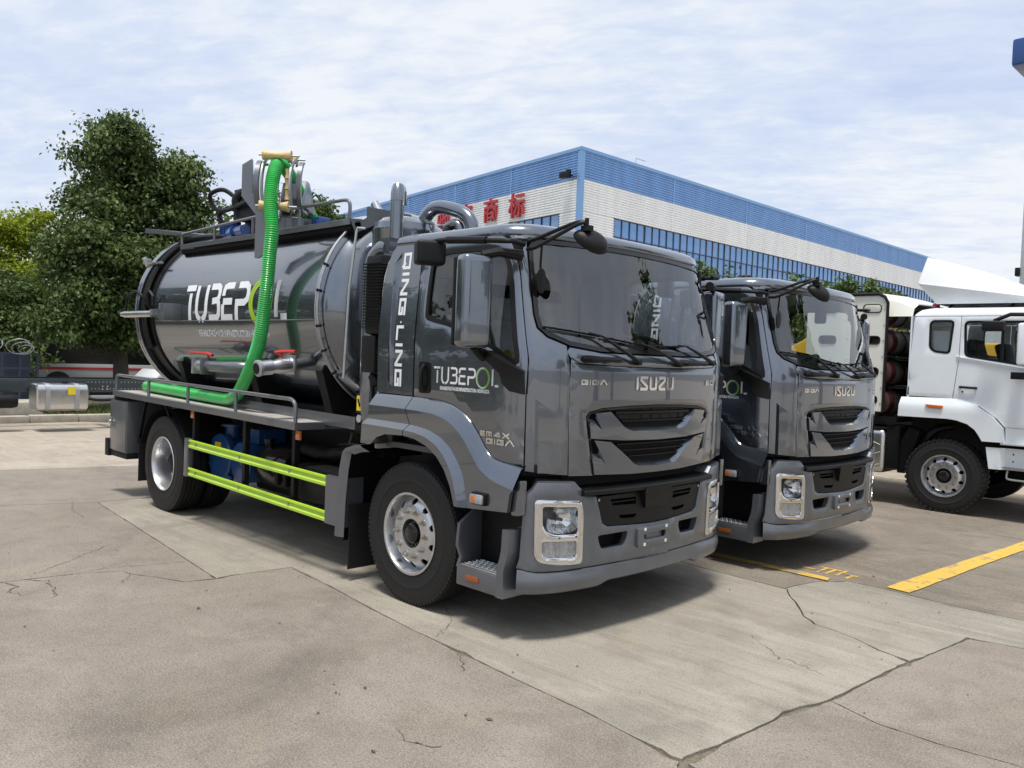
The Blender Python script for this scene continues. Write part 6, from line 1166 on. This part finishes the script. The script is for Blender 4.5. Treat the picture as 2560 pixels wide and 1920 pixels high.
    m = MB(); m.tube(smoothpath([(-.98, -.28, 2.7), (-.97, -.28, 2.96), (-.99, -.28, 3.0), (-1.06, -.28, 3.01)], 4), .014, 8); m.build('vent_pipe', 'frame_grey', T)
    m = MB(); m.cyl((-1.66, -.30, 3.05), (-1.78, -.34, 3.25), .040, 16); m.build('breather', 'steel', T)
    m = MB(); m.tube([(-1.40, -.70, 2.93), (-1.46, -.74, 2.935), (-1.46, -.75, 2.90), (-1.47, -.80, 2.4), (-1.44, -.85, 1.6)], .012, 8); m.build('drain_line', 'galvanised', T)
    sn = empty('air_intake', (0, 0, 0), 0, T)
    m = MB(); m.tube(smoothpath([(-.60, -1.02, 2.66), (-.66, -1.03, 2.66), (-.74, -1.04, 2.60), (-.77, -1.05, 2.45), (-.77, -1.05, 2.2), (-.77, -1.05, 1.5), (-.76, -1.0, 1.2)], 5), .075, 16); m.box((-.66, -1.08, 2.62), (-.52, -.98, 2.74)); m.build('intake_duct', 'paint', sn)
    m = MB(); m.box((-.70, -1.17, 1.98), (-.50, -1.0, 2.60)); m.build('intake_box', 'black_plastic', sn, bevel=.03)
    for i in range(22): m = MB(); z = 2.03+i*.0235; m.box((-.715, -1.185, z), (-.485, -1.0, z+.010)); m.build('intake_slat', 'black_gloss', sn, smooth=False)
    m = MB(); m.box((-.74, -1.16, 1.68), (-.56, -1.0, 1.97)); m.cyl((-.66, -1.1, 1.66), (-.62, -1.08, 1.58), .04, 12); m.build('dust_box', 'black_plastic', sn, bevel=.03)
    m = MB(); m.tube([(-.60, -1.05, 1.65), (-.60, -1.02, 1.45)], [.05 if i % 2 else .05 for i in range(2)], 12); m.build('bellows', 'black_plastic', sn)
    tg = MB(); tg.box((-.87, -1.10, 1.345), (-.77, -1.04, 1.50)); tg_o = tg.build('tag_plate', 'black_plastic', T, bevel=.006); m = MB(); m.box((-.855, -1.105, 1.365), (-.79, -1.1, 1.485)); m.build('warning_tag', 'yellow_tag', tg_o, smooth=False); m = MB(); m.bar((-.835, -1.108, 1.46), (-.808, -1.108, 1.40), .006, .012); m.build('warning_mark', 'black_matte', tg_o, smooth=False)
    m = MB(); m.cyl((-.83, -1.06, 1.30), (-.83, -1.10, 1.30), .032, 16); m.build('side_lamp', 'clear_lens', T)
    return T
truck = make_truck()
tag(truck, 'dark grey vacuum tank truck with lime side rails and green hose, nearest the viewer', 'truck', 'grey tank trucks parked side by side')
truck2 = copy_tree(truck)
for c_ in [x for x in COL.objects if x.parent == truck2]:
    n_ = c_.name.split('.')[0]
    if n_ in ('exhaust_stack', 'crossover_pipe', 'breather', 'branch_pipe', 'vent_pipe'): bpy.data.objects.remove(c_)      # not on the second truck
    elif n_ == 'hose_guide': c_.location.z = -.24
    elif n_ == 'suction_hose': c_.scale.z = .90; c_.location.z = .125
truck2.location = (-.011, 3.214, -.057); truck2.rotation_euler = (0, 0, .0046)
tag(truck2, 'second dark grey tank truck, mostly hidden behind the first, only its cab in view', 'truck', 'grey tank trucks parked side by side')

# ================================================================== white gas truck
wt_ = empty('gas_truck', (0, 0, 0)); tag(wt_, 'white truck with roof wind deflector and gas cylinder rack, at the right edge', 'truck')
Y0, YC = 6.95, 8.12
def sideW(y, sg): return lambda u, v, o: (u, y-sg*o if sg > 0 else y+o, v)
qr = [(.53, 1.535), (1.115, 1.535), (1.165, 2.05), (1.172, 2.615), (.60, 2.615), (.585, 2.55)]
dr = [(1.123, 1.535), (1.24, 1.505), (1.45, 1.445), (1.66, 1.30), (1.75, 1.20), (2.74, 1.19), (2.74, 1.88), (2.63, 2.3), (2.45, 2.615), (1.180, 2.615), (1.173, 2.05)]
w1 = rounded([(.795, 2.52), (.80, 2.20), (.86, 2.145), (1.05, 2.125), (1.085, 2.555), (.83, 2.555)], .05); w2 = rounded([(1.225, 2.545), (1.245, 2.095), (1.93, 1.995), (2.42, 1.93), (2.50, 2.2), (2.40, 2.545)], .06)
for y, sg in ((Y0, 1), (2*YC-Y0, -1)):
    f_ = sideW(y, sg); F2 = (lambda L: L)
    m = MB(); patch(qr, f_, [w1], sp=.12, thick=.03, mb=m, edge=.003); q = m.build('quarter_panel', 'white_paint', wt_)
    m = MB(); patch(offset_loop(w1, -.012), f_, [offset_loop(w1, .018)], sp=.08, thick=.01, off=.004, grid=False, mb=m); m.build('window_seal', 'black_plastic', q)
    m = MB(); patch(offset_loop(w1, .01), f_, sp=.3, thick=0, off=-.012, grid=False, mb=m); m.build('window_pane', 'side_glass', q)
    m = MB(); patch(dr, f_, [w2], sp=.12, thick=.03, mb=m, edge=.003); q = m.build('door', 'white_paint', wt_)
    m = MB(); patch(offset_loop(w2, -.012), f_, [offset_loop(w2, .018)], sp=.08, thick=.01, off=.004, grid=False, mb=m); m.build('window_seal', 'black_plastic', q)
    m = MB(); patch(offset_loop(w2, .01), f_, sp=.3, thick=0, off=-.012, grid=False, mb=m); m.build('window_pane', 'side_glass', q)
    m = MB(); m.add([f_(u, v, o) for o in (-.005, .006) for u, v in ((1.655, 2.03), (1.69, 2.03), (1.69, 2.54), (1.655, 2.54))], [(0, 1, 2, 3), (4, 5, 6, 7), (0, 1, 5, 4), (1, 2, 6, 5), (2, 3, 7, 6), (3, 0, 4, 7)]); m.build('window_bar', 'black_plastic', q, smooth=False)
    m = MB(); m.add([f_(1.14+t, 2.085-.16*t, o) for t, o in ((0, .0), (1.5, .0), (1.5, .02), (0, .02))]+[f_(1.14+t, 2.035-.16*t, o) for t, o in ((0, .0), (1.5, .0), (1.5, .001), (0, .001))], [(0, 1, 2, 3), (3, 2, 6, 7), (4, 5, 6, 7)]); m.build('belt_crease', 'white_paint', q, smooth=False)
    hd = MB(); hd.tube([f_(1.20, 1.685, 0), f_(1.215, 1.685, .03), f_(1.30, 1.683, .038), f_(1.385, 1.68, .03), f_(1.40, 1.68, 0)], .016, 8); hd.build('door_handle', 'black_plastic', q)
    m = MB(); m.cyl(f_(1.235, 1.625, 0), f_(1.235, 1.625, .006), .012, 10); m.build('door_lock', 'black_plastic', q)
    # wheel arch fender
    fe = [(.45, 1.25), (1.08, 1.258), (1.20, 1.245), (1.33, 1.205), (1.42, 1.14), (1.47, 1.07), (1.51, 1.0), (1.76, 1.005), (1.745, 1.18), (1.62, 1.32), (1.41, 1.46), (1.24, 1.515), (1.10, 1.532), (.47, 1.515), (.455, 1.40)]
    fz = lambda u, v, o: f_(u, v, o if o < 0 else .055-.05*_sm(1.40, 1.54, v)*(1 if u < 1.2 else 1))
    m = MB(); patch(fe, fz, sp=.06, thick=.10, mb=m); fo = m.build('fender', 'white_paint', wt_, angle=30)
    m = MB(); m.loft([[f_(a, b, .062) for a, b in fe[1:7]], [f_(a, b, -.35) for a, b in fe[1:7]]]); m.build('arch_liner', 'black_matte', fo)
    m = MB(); m.add([f_(a, b, o) for o in (.05, .075) for a, b in ((.80, 1.435), (1.03, 1.428), (1.01, 1.385), (.84, 1.392))], [(0, 1, 2, 3), (4, 5, 6, 7), (0, 1, 5, 4), (1, 2, 6, 5), (2, 3, 7, 6), (3, 0, 4, 7)]); m.build('indicator', 'orange_lens', fo, bevel=.006)
    m = MB(); patch([(1.76, 1.005), (2.74, 1.02), (2.74, 1.185), (1.76, 1.195)], lambda u, v, o: f_(u, v, o-.04*_sm(1.2, 1.0, v)), sp=.12, thick=.03, mb=m); m.build('sill_panel', 'white_paint', wt_)
    m = MB(); m.add([f_(a, b, o) for o in (-.04, .05) for a, b in ((1.72, 1.005), (2.74, 1.015), (2.74, .985), (1.72, .975))], [(0, 1, 2, 3), (4, 5, 6, 7), (0, 1, 5, 4), (1, 2, 6, 5), (2, 3, 7, 6), (3, 0, 4, 7)]); m.build('sill_step', 'pale_paint', wt_, bevel=.008)
    m = MB(); patch([(1.555, .93), (2.74, .945), (2.74, .67), (1.60, .655)], lambda u, v, o: f_(u, v, o if o < 0 else .03-.06*_sm(1.70, 1.76, u)), [ngon(.012, 8, (1.86, .86)), ngon(.012, 8, (1.86, .77))], sp=.06, thick=.05, mb=m); m.build('step_panel', 'white_paint', wt_, angle=25)
    m = MB(); m.add([f_(a, b, o) for o in (-.12, .04) for a, b in ((1.76, .70), (2.74, .712), (2.74, .69), (1.76, .68))], [(0, 1, 2, 3), (4, 5, 6, 7), (0, 1, 5, 4), (1, 2, 6, 5), (2, 3, 7, 6), (3, 0, 4, 7)]); m.build('step_tread', 'tread_plate', wt_, bevel=.004)
    m = MB(); m.tube(smoothpath([f_(1.80, .645, -.05), f_(1.80, .575, -.02), f_(1.83, .545, 0), f_(2.0, .54, 0), f_(2.6, .545, 0)], 4), .013, 8); m.build('lower_step', 'galvanised', wt_)
    # mirrors
    m = MB(); c_ = np.array(f_(1.62, 2.475, .22)); m.box(c_-(.125, .07, .065), c_+(.125, .07, .065)); mi = m.build('wide_mirror', 'black_plastic', wt_, bevel=.03, seg=3); m = MB(); m.tube([f_(1.62, 2.54, .22), f_(1.80, 2.62, .22), f_(2.35, 2.62, .1)], .025, 8); m.build('mirror_arm', 'black_plastic', mi)
    m = MB(); c_ = np.array(f_(1.90, 1.86, .12)); m.box(c_-(.075, .05, .045), c_+(.075, .05, .045)); m.tube([c_, f_(2.1, 1.91, .12)], .012, 6); m.build('kerb_mirror', 'black_plastic', wt_, bevel=.02)
    m = MB(); c_ = np.array(f_(1.98, 2.25, .26)); m.box(c_-(.06, .10, .26), c_+(.06, .10, .26)); m.build('door_mirror', 'white_paint', wt_, bevel=.04, seg=3)
rf = MB(); YA, YB = Y0, 2*YC-Y0; cs = []
for x, dz, dy in ((.585, 0, .0), (.60, .06, .01), (.66, .10, .04), (.8, .118, .06), (2.2, .115, .06), (2.42, .08, .08), (2.5, 0, .09)):
    zt = 2.622+max(0, dz); cs.append([(x, YA+dy*.0, 2.622), (x, YA+.006, 2.622+dz*.45), (x, YA+.05, 2.622+dz*.8), (x, YA+.16, zt), (x, YC, zt+.01), (x, YB-.16, zt), (x, YB-.05, 2.622+dz*.8), (x, YB-.006, 2.622+dz*.45), (x, YB, 2.622)])
rf.loft(cs); rf.build('roof', 'white_paint', wt_, angle=50)
m = MB(); patch([(Y0, 1.3), (2*YC-Y0, 1.3), (2*YC-Y0, 2.62), (Y0, 2.62)], lambda u, v, o: (.56-o, u, v), [], sp=.5, thick=-.02, grid=False, mb=m); m.build('rear_wall', 'white_paint', wt_, smooth=False)
m = MB(); m.add([(2.74, Y0, 1.0), (2.74, 2*YC-Y0, 1.0), (2.74, 2*YC-Y0, 1.9), (2.74, Y0, 1.9)], [(0, 1, 2, 3)]); m.box((2.2, Y0+.05, .4), (2.8, 2*YC-Y0-.05, .98)); m.build('front_face', 'white_paint', wt_, bevel=.03)
m = MB(); m.add([(2.735, Y0+.02, 1.91), (2.735, 2*YC-Y0-.02, 1.91), (2.44, 2*YC-Y0-.1, 2.62), (2.44, Y0+.1, 2.62)], [(0, 1, 2, 3)]); m.build('windscreen', 'windscreen_glass', wt_, smooth=False)
m = MB(); m.box((.6, Y0+.05, 1.3), (2.7, 2*YC-Y0-.05, 1.36)); m.box((2.2, Y0+.06, 1.36), (2.65, 2*YC-Y0-.06, 1.85)); m.build('cab_floor', 'interior_dark', wt_)
for y in (Y0+.5, 2*YC-Y0-.5):
    m = MB(); m.box((1.25, y-.25, 1.5), (1.75, y+.25, 1.72)); m.obox((1.28, y, 2.02), (.96, 0, .28), (0, 1, 0), (-.28, 0, .96), .14, .46, .62); m.build('seat', 'interior_dark', wt_, bevel=.05)
m = MB(); m.box((.62, Y0+.2, 1.36), (1.02, 2*YC-Y0-.2, 1.62)); m.build('bunk', 'interior_dark', wt_, bevel=.04)
m = MB(); m.lathe([(.001, 2.83), (.035, 2.82), (.05, 2.80), (.052, 2.73)], (.72, 7.35, 0), 'z', 14); m.build('red_beacon', 'red_lens', wt_)
# wind deflector
yn, yf = 7.12, 2*YC-7.12
D_ = [(.60, yn+.14, 3.46), (.535, yn, 3.08), (.77, yn+.08, 2.80), (1.93, yn+.08, 2.80), (1.97, yn, 2.86), (1.98, yn+.25, 2.92), (1.30, yn+.17, 3.24)]
D2 = [(x, 2*YC-y, z) for x, y, z in D_]; m = MB(); m.add(D_+D2, [(0, 1, 4, 5, 6), (1, 2, 3, 4), (7, 13, 12, 11, 8), (8, 11, 10, 9), (0, 6, 13, 7), (6, 5, 12, 13), (0, 7, 8, 1), (1, 8, 9, 2), (5, 4, 11, 12), (4, 3, 10, 11)]); m.build('wind_deflector', 'pale_paint', wt_, bevel=.02, seg=3, angle=25)
for y in (7.4, 8.8):
    m = MB(); m.bar((.85, y, 2.72), (.95, y, 2.85), .03, .03); m.bar((1.6, y, 2.72), (1.7, y, 2.85), .03, .03); m.build('deflector_stay', 'black_plastic', wt_)
# cylinder rack
def pnl(u, v, o): return (u, 6.90-o, v)
po = [(.245, 1.29), (.245, 2.80), (.20, 2.89), (.12, 2.93), (-.92, 2.93), (-.92, 1.29)]
obl = lambda x, z: rounded([(x-.125, z-.055), (x+.125, z-.055), (x+.125, z+.055), (x-.125, z+.055)], .055, 5)
hl_ = [obl(x, z) for x in (.03, -.60) for z in (2.73, 2.285, 1.845, 1.45)]
m = MB(); patch(po, pnl, hl_, sp=.12, thick=.03, mb=m); pn = m.build('rack_panel', 'cream_paint', wt_)
m = MB(); m.tube([(x, 6.89, z) for x, z in resample(po[:5], .1, False)], .022, 8); m.build('edge_trim', 'black_plastic', pn)
for h in hl_: m = MB(); m.tube([pnl(a, b, .004) for a, b in h], .008, 6, closed=True); m.build('slot_trim', 'black_plastic', pn)
for x, z in [(.20, 1.4+i*.22) for i in range(7)]+[(-.31, 1.4+i*.3) for i in range(6)]: m = MB(); m.cyl((x, 6.905, z), (x, 6.893, z), .009, 8); m.build('rivet', 'galvanised', pn)
for z in (2.68, 2.265, 1.84, 1.42):
    for x in (.12, -.52):
        cy_ = empty('gas_cylinder', (0, 0, 0), 0, wt_); m = MB(); m.lathe([(.001, 6.99), (.10, 6.995), (.165, 7.03), (.185, 7.10), (.188, 7.16)], (x, 0, z), 'y', 24); m.build('cylinder_end', 'cylinder_red', cy_); m = MB(); m.lathe([(.188, 7.16), (.188, 8.9), (.16, 9.05), (.001, 9.1)], (x, 0, z), 'y', 24); m.build('cylinder_body', 'galvanised', cy_)
        m = MB(); m.lathe([(.192, 7.42), (.196, 7.425), (.196, 7.475), (.192, 7.48)], (x, 0, z), 'y', 24); m.build('strap', 'black_plastic', cy_)
m = MB(); m.box((-.92, 7.0, 1.15), (.40, 9.2, 1.22)); m.box((.47, 7.25, 1.22), (.53, 7.33, 2.72)); m.box((-.1, 7.1, 2.035), (.50, 9.2, 2.065)); m.box((-.1, 7.1, 1.615), (.50, 9.2, 1.645)); m.box((-.91, 7.0, 1.22), (-.86, 9.2, 2.9)); m.box((.49, 7.8, 1.15), (.53, 9.2, 2.62)); m.build('rack_frame', 'chassis_black', wt_)
m = MB(); m.loft([[(x, y, z) for y, z in ((6.95, 2.62+.2*(x < 0)), (7.0, zt-.06), (7.15, zt), (8.1, zt+.03), (9.2, zt), (9.3, 2.62))] for x, zt in ((-.92, 2.98), (.05, 2.96), (.35, 2.88), (.56, 2.79))]); m.build('rack_cover', 'cream_paint', wt_, angle=40)
# chassis, tank, wheels
m = MB(); m.box((-6.2, 7.70, .78), (2.2, 7.78, 1.02)); m.build('frame_rail', 'chassis_black', wt_); m = MB(); m.box((-6.2, 8.46, .78), (2.2, 8.54, 1.02)); m.build('frame_rail', 'chassis_black', wt_)
m = MB(); m.box((-.95, 6.99, .42), (.26, 7.55, 1.04)); ft = m.build('fuel_tank', 'aluminium', wt_, bevel=.09, seg=4)
for z0, z1 in ((.93, .82), (.60, .72), (.45, .55)): m = MB(); m.tube([(-.1, 6.985, z0 if z0 > z1 else z0), (.20, 6.985, z1)], .006, 6); m.build('tank_rib', 'aluminium', ft)
m = MB(); m.box((.26, 7.03, .50), (.44, 7.5, 1.10)); m.prism([(.42, .45), (.52, .45), (.70, 1.05), (.55, 1.10), (.45, .9)], .5, lambda u, v, w: (u, 7.05+w, v)); m.build('mud_flap', 'black_matte', wt_, bevel=.01)
m = MB(); m.tube(smoothpath([(.62, 7.2, .72), (.72, 7.2, .92), (.85, 7.25, 1.08), (1.05, 7.3, 1.14)], 4), .05, 10); m.build('spring_hose', 'chassis_black', wt_)
m = MB(); m.box((.5, 7.3, .75), (2.4, 8.9, 1.28)); m.build('engine', 'interior_dark', wt_)
make_wheel(wt_, (1.05, 7.10, .488), -1, 'lug', .488, .27); make_wheel(wt_, (1.05, 9.14, .488), 1, 'front', .488, .27)
for x in (-3.4, -4.6):
    for y, s_ in ((7.14, -1), (9.1, 1)): make_wheel(wt_, (x, y, .488), s_, 'rear', .488, .27)
for x in (1.05, -3.4, -4.6): m = MB(); m.cyl((x, 7.2, .488), (x, 9.0, .488), .08, 10); m.build('axle', 'chassis_black', wt_)
m = MB(); m.box((-6.2, 7.1, 1.05), (-1.6, 9.15, 1.35)); m.build('flat_bed', 'chassis_black', wt_)

# ================================================================== yellow pump truck beyond
yt = empty('pump_truck', (0, 0, 0)); tag(yt, 'yellow pump truck glimpsed through the cab windows behind the white truck', 'truck')
m = MB(); m.prism([(-.9, .9), (-.9, 2.50), (-.75, 2.62), (1.0, 2.62), (1.25, 2.45), (1.45, 1.8), (1.5, .6), (-.2, .6)], 2.3, lambda u, v, w: (u, 11.9+w, v)); m.build('cab', 'yellow_machine', yt, bevel=.05, seg=3)
m = MB(); m.add([(-.1, 11.89, 1.75), (1.2, 11.89, 1.75), (1.15, 11.89, 2.28), (-.1, 11.89, 2.28)], [(0, 1, 2, 3)]); m.build('side_window', 'black_gloss', yt, smooth=False)
m = MB(); m.prism([(-3.15, 1.2), (-3.15, 2.30), (-2.85, 2.46), (-2.45, 2.72), (-2.0, 2.66), (-1.95, 2.0), (-1.2, 2.0), (-1.2, 1.2)], 1.9, lambda u, v, w: (u-.55, 11.2+w, v+.12)); m.build('hopper', 'yellow_machine', yt, bevel=.04, seg=3)
m = MB(); m.tube(smoothpath([(-3.0, 11.1, 1.9), (-2.9, 11.05, 2.3), (-3.05, 11.1, 2.6), (-3.2, 11.3, 2.8)], 5), .06, 10); m.build('delivery_pipe', 'frame_grey', yt)
m = MB(); m.box((-4.6, 11.5, 2.2), (-3.5, 12.6, 2.5)); m.tube([(-4.4, 11.3, 2.45), (-3.2, 11.25, 2.5)], .05, 8); m.build('blue_unit', 'blue_pump', yt, bevel=.03)
m = MB(); m.bar((-3.4, 11.6, 2.92), (-1.6, 11.7, 2.78), .3, .12); m.build('boom', 'yellow_machine', yt, bevel=.02)
m = MB(); m.box((-6.5, 11.9, .6), (1.0, 13.8, 1.1)); m.build('chassis', 'chassis_black', yt)
for x in (.55, -4.6): make_wheel(yt, (x, 12.04, .5), -1, 'front', .5, .27); make_wheel(yt, (x, 13.9, .5), 1, 'front', .5, .27)

# ================================================================== left background: bare chassis with fuel tank
mat('rail_blue', (.045, .058, .066), .4, .3, .3, .1)
lc = empty('truck_chassis', (-14.0, 0, 0)); tag(lc, 'bare dark truck chassis with a polished fuel tank parked by the kerb', 'truck chassis')
for x in (0, -.84): m = MB(); m.box((x-.04, -3.6, .775), (x+.04, 6.4, 1.045)); m.build('frame_rail', 'rail_blue' if x == 0 else 'chassis_black', lc, bevel=.01)
hb = MB()
for i in range(26):
    for z in (.84, .98): y = 1.15+i*.075; hb.cyl((.038, y, z), (.043, y, z), .012, 6)
for y in (1.44, 1.54):
    for z in (.83, .89): hb.cyl((.038, y, z), (.055, y, z), .018, 8)
tag(hb.build('rivets', 'galvanised', lc, smooth=False), kind='stuff')
for y in (-2, 1.5, 3.2): m = MB(); m.box((-.80, y-.06, .82), (-.04, y+.06, 1.0)); m.build('cross_member', 'chassis_black', lc)
def rsec(hx, hz, r, n=5): return rounded([(-hx, -hz), (hx, -hz), (hx, hz), (-hx, hz)], r, n)
sec = rsec(.27, .275, .15, 7); m = MB(); m.loft([[(.36+a*.9, .02, .69+b*.9) for a, b in sec], [(.36+a, .045, .69+b) for a, b in sec], [(.36+a, .955, .69+b) for a, b in sec], [(.36+a*.9, .98, .69+b*.9) for a, b in sec]], closed=True); n_ = len(sec); m.f.append(tuple(range(n_))); m.f.append(tuple(range(3*n_, 4*n_))); ft = m.build('fuel_tank', 'aluminium', lc, angle=35)
for y in (.22, .76): m = MB(); s2 = rsec(.276, .281, .153, 7); m.loft([[(.36+a, y-.045, .69+b) for a, b in s2], [(.36+a, y+.045, .69+b) for a, b in s2]], closed=True); m.build('tank_strap', 'galvanised', ft); m = MB(); m.box((.05, y-.03, .385), (.5, y+.03, .41)); m.build('strap_foot', 'chassis_black', ft)
m = MB(); m.box((.632, .585, .75), (.637, .72, .905)); m.build('sticker', 'yellow_tag', ft, smooth=False); m = MB(); m.cyl((.3, .62, .965), (.3, .62, 1.0), .06, 16); m.build('filler_cap', 'black_plastic', ft)
m = MB(); m.lathe([(.001, -1.3), (.12, -1.28), (.14, -1.2), (.14, -.3), (.12, -.22), (.001, -.2)], (.2, 0, .60), 'y', 20); m.build('air_tank', 'chassis_black', lc); m = MB(); m.box((-.6, -3.4, .45), (.1, -.9, .82)); m.build('gearbox', 'chassis_black', lc, bevel=.05)
m = MB(); m.tube(smoothpath([(.1, 1.0, .66), (.15, 1.4, .60), (.1, 2.0, .64), (.1, 3.0, .66)], 4), .03, 8); m.build('air_line', 'chassis_black', lc); m = MB(); m.box((.0, 1.2, .60), (.12, 2.2, .70)); m.build('silver_bracket', 'galvanised', lc, bevel=.01)
for y in (-3.2, 5.4):
    for x, s_ in ((.35, 1), (-1.2, -1)):
        w_ = make_wheel(lc, (x, y, .5), 1, 'front', .5, .27); w_.rotation_euler = (0, 0, math.radians(-90 if s_ > 0 else 90))
cb = MB(); cb.box((-16.9, -2.6, .0), (-15.86, .86, .44)); o = cb.build('concrete_block', 'kerb_stone', bevel=.03); tag(o, 'pale concrete block under the bare chassis at the left edge', 'block')
cg = empty('wire_cage', (-17.0, 0, .1)); tag(cg, 'dark blue grey steel cage under the trees at the left edge', 'cage')
mat('cage_blue', (.045, .06, .09), .5, .3)
for y in np.linspace(-1.2, 1.02, 7): m = MB(); m.bar((0, y, 0), (0, y, 1.42), .05, .05); m.build('cage_post', 'cage_blue', cg, smooth=False)
for z in (.05, .70, 1.05, 1.40): m = MB(); m.box((-.02, -1.22, z-.02), (.02, 1.04, z+.02)); m.build('cage_rail', 'galvanised' if z == .70 else 'cage_blue', cg, smooth=False)
m = MB(); m.box((-.6, -1.2, .02), (-.56, 1.02, 1.38)); m.build('cage_panel', 'cage_blue', cg, smooth=False)
wr = MB(); R_ = random.Random(4)
for c_, r_ in (((-16.9, .68, 1.62), .20), ((-16.9, .74, 1.60), .13), ((-16.9, .60, 1.66), .24), ((-16.9, -.02, 1.70), .26)):
    wr.tube([(c_[0]+.12*math.sin(t*1.3), c_[1]+r_*(1+.06*math.sin(3*t))*math.cos(t), c_[2]+r_*.72*math.sin(t)) for t in np.linspace(0, 2*math.pi*1.15, 40)], .009, 5)
o = wr.build('wire_coil', 'galvanised'); tag(o, 'tangled loops of silver wire lying on the steel cage', 'wire')
bs = empty('parked_bus', (-25.0, 6.2, 0.1)); tag(bs, 'white bus with a red stripe and dark windows parked under the trees', 'bus')
m = MB(); m.box((-1.15, -4.2, .30), (1.15, 4.6, 1.02)); m.build('body', 'bus_white_shaded', bs, bevel=.06); m = MB(); m.box((-1.15, -4.2, 1.62), (1.15, 4.6, 2.5)); m.build('roof', 'frame_grey', bs, bevel=.1); m = MB(); m.box((-1.13, -4.15, .98), (1.13, 4.55, 1.66)); m.build('window_band', 'black_gloss', bs, smooth=False); m = MB(); m.box((1.15, -4.1, .82), (1.16, 4.5, .90)); m.build('stripe', 'red_paint', bs, smooth=False)
for y in (-2.7, 3.0): m = MB(); m.lathe([(.001, .9), (.25, .9), (.42, .95), (.44, 1.05), (.42, 1.17), (.25, 1.18), (.001, 1.17)], (0, y, .34), 'x', 24); m.build('wheel', 'rubber', bs)
cr_ = empty('parked_car', (-21.5, 7.4, .1)); tag(cr_, 'small pale car half hidden behind the tank rear and a bush', 'car')
m = MB(); m.prism([(-2.1, .25), (2.1, .25), (2.15, .6), (1.9, .82), (1.0, .9), (-1.9, .95), (-2.15, .7)], 1.7, lambda u, v, w: (w-.85, u, v)); m.build('body', 'white_paint', cr_, bevel=.06, seg=3); m = MB(); m.prism([(-1.6, .93), (.95, .88), (.35, 1.42), (-1.1, 1.45)], 1.5, lambda u, v, w: (w-.75, u, v)); m.build('cabin', 'black_gloss', cr_, bevel=.04); m = MB(); m.prism([(-1.15, 1.44), (.38, 1.41), (.3, 1.47), (-1.05, 1.5)], 1.44, lambda u, v, w: (w-.72, u, v)); m.build('roof', 'white_paint', cr_, bevel=.02)
for y in (-1.3, 1.3):
    for x in (-.72, .72): m = MB(); m.lathe([(.001, -.1), (.2, -.1), (.31, -.08), (.32, 0), (.31, .08), (.2, .1), (.001, .1)], (x, y, .32), 'x', 20); m.build('wheel', 'rubber', cr_)
wt_.scale = (1.06, 1.06, 1.06); wt_.location = (-.288, .30, -.110)          # its true size and stand, a little down the yard's fall
yt.location = (0, .6, -.15)
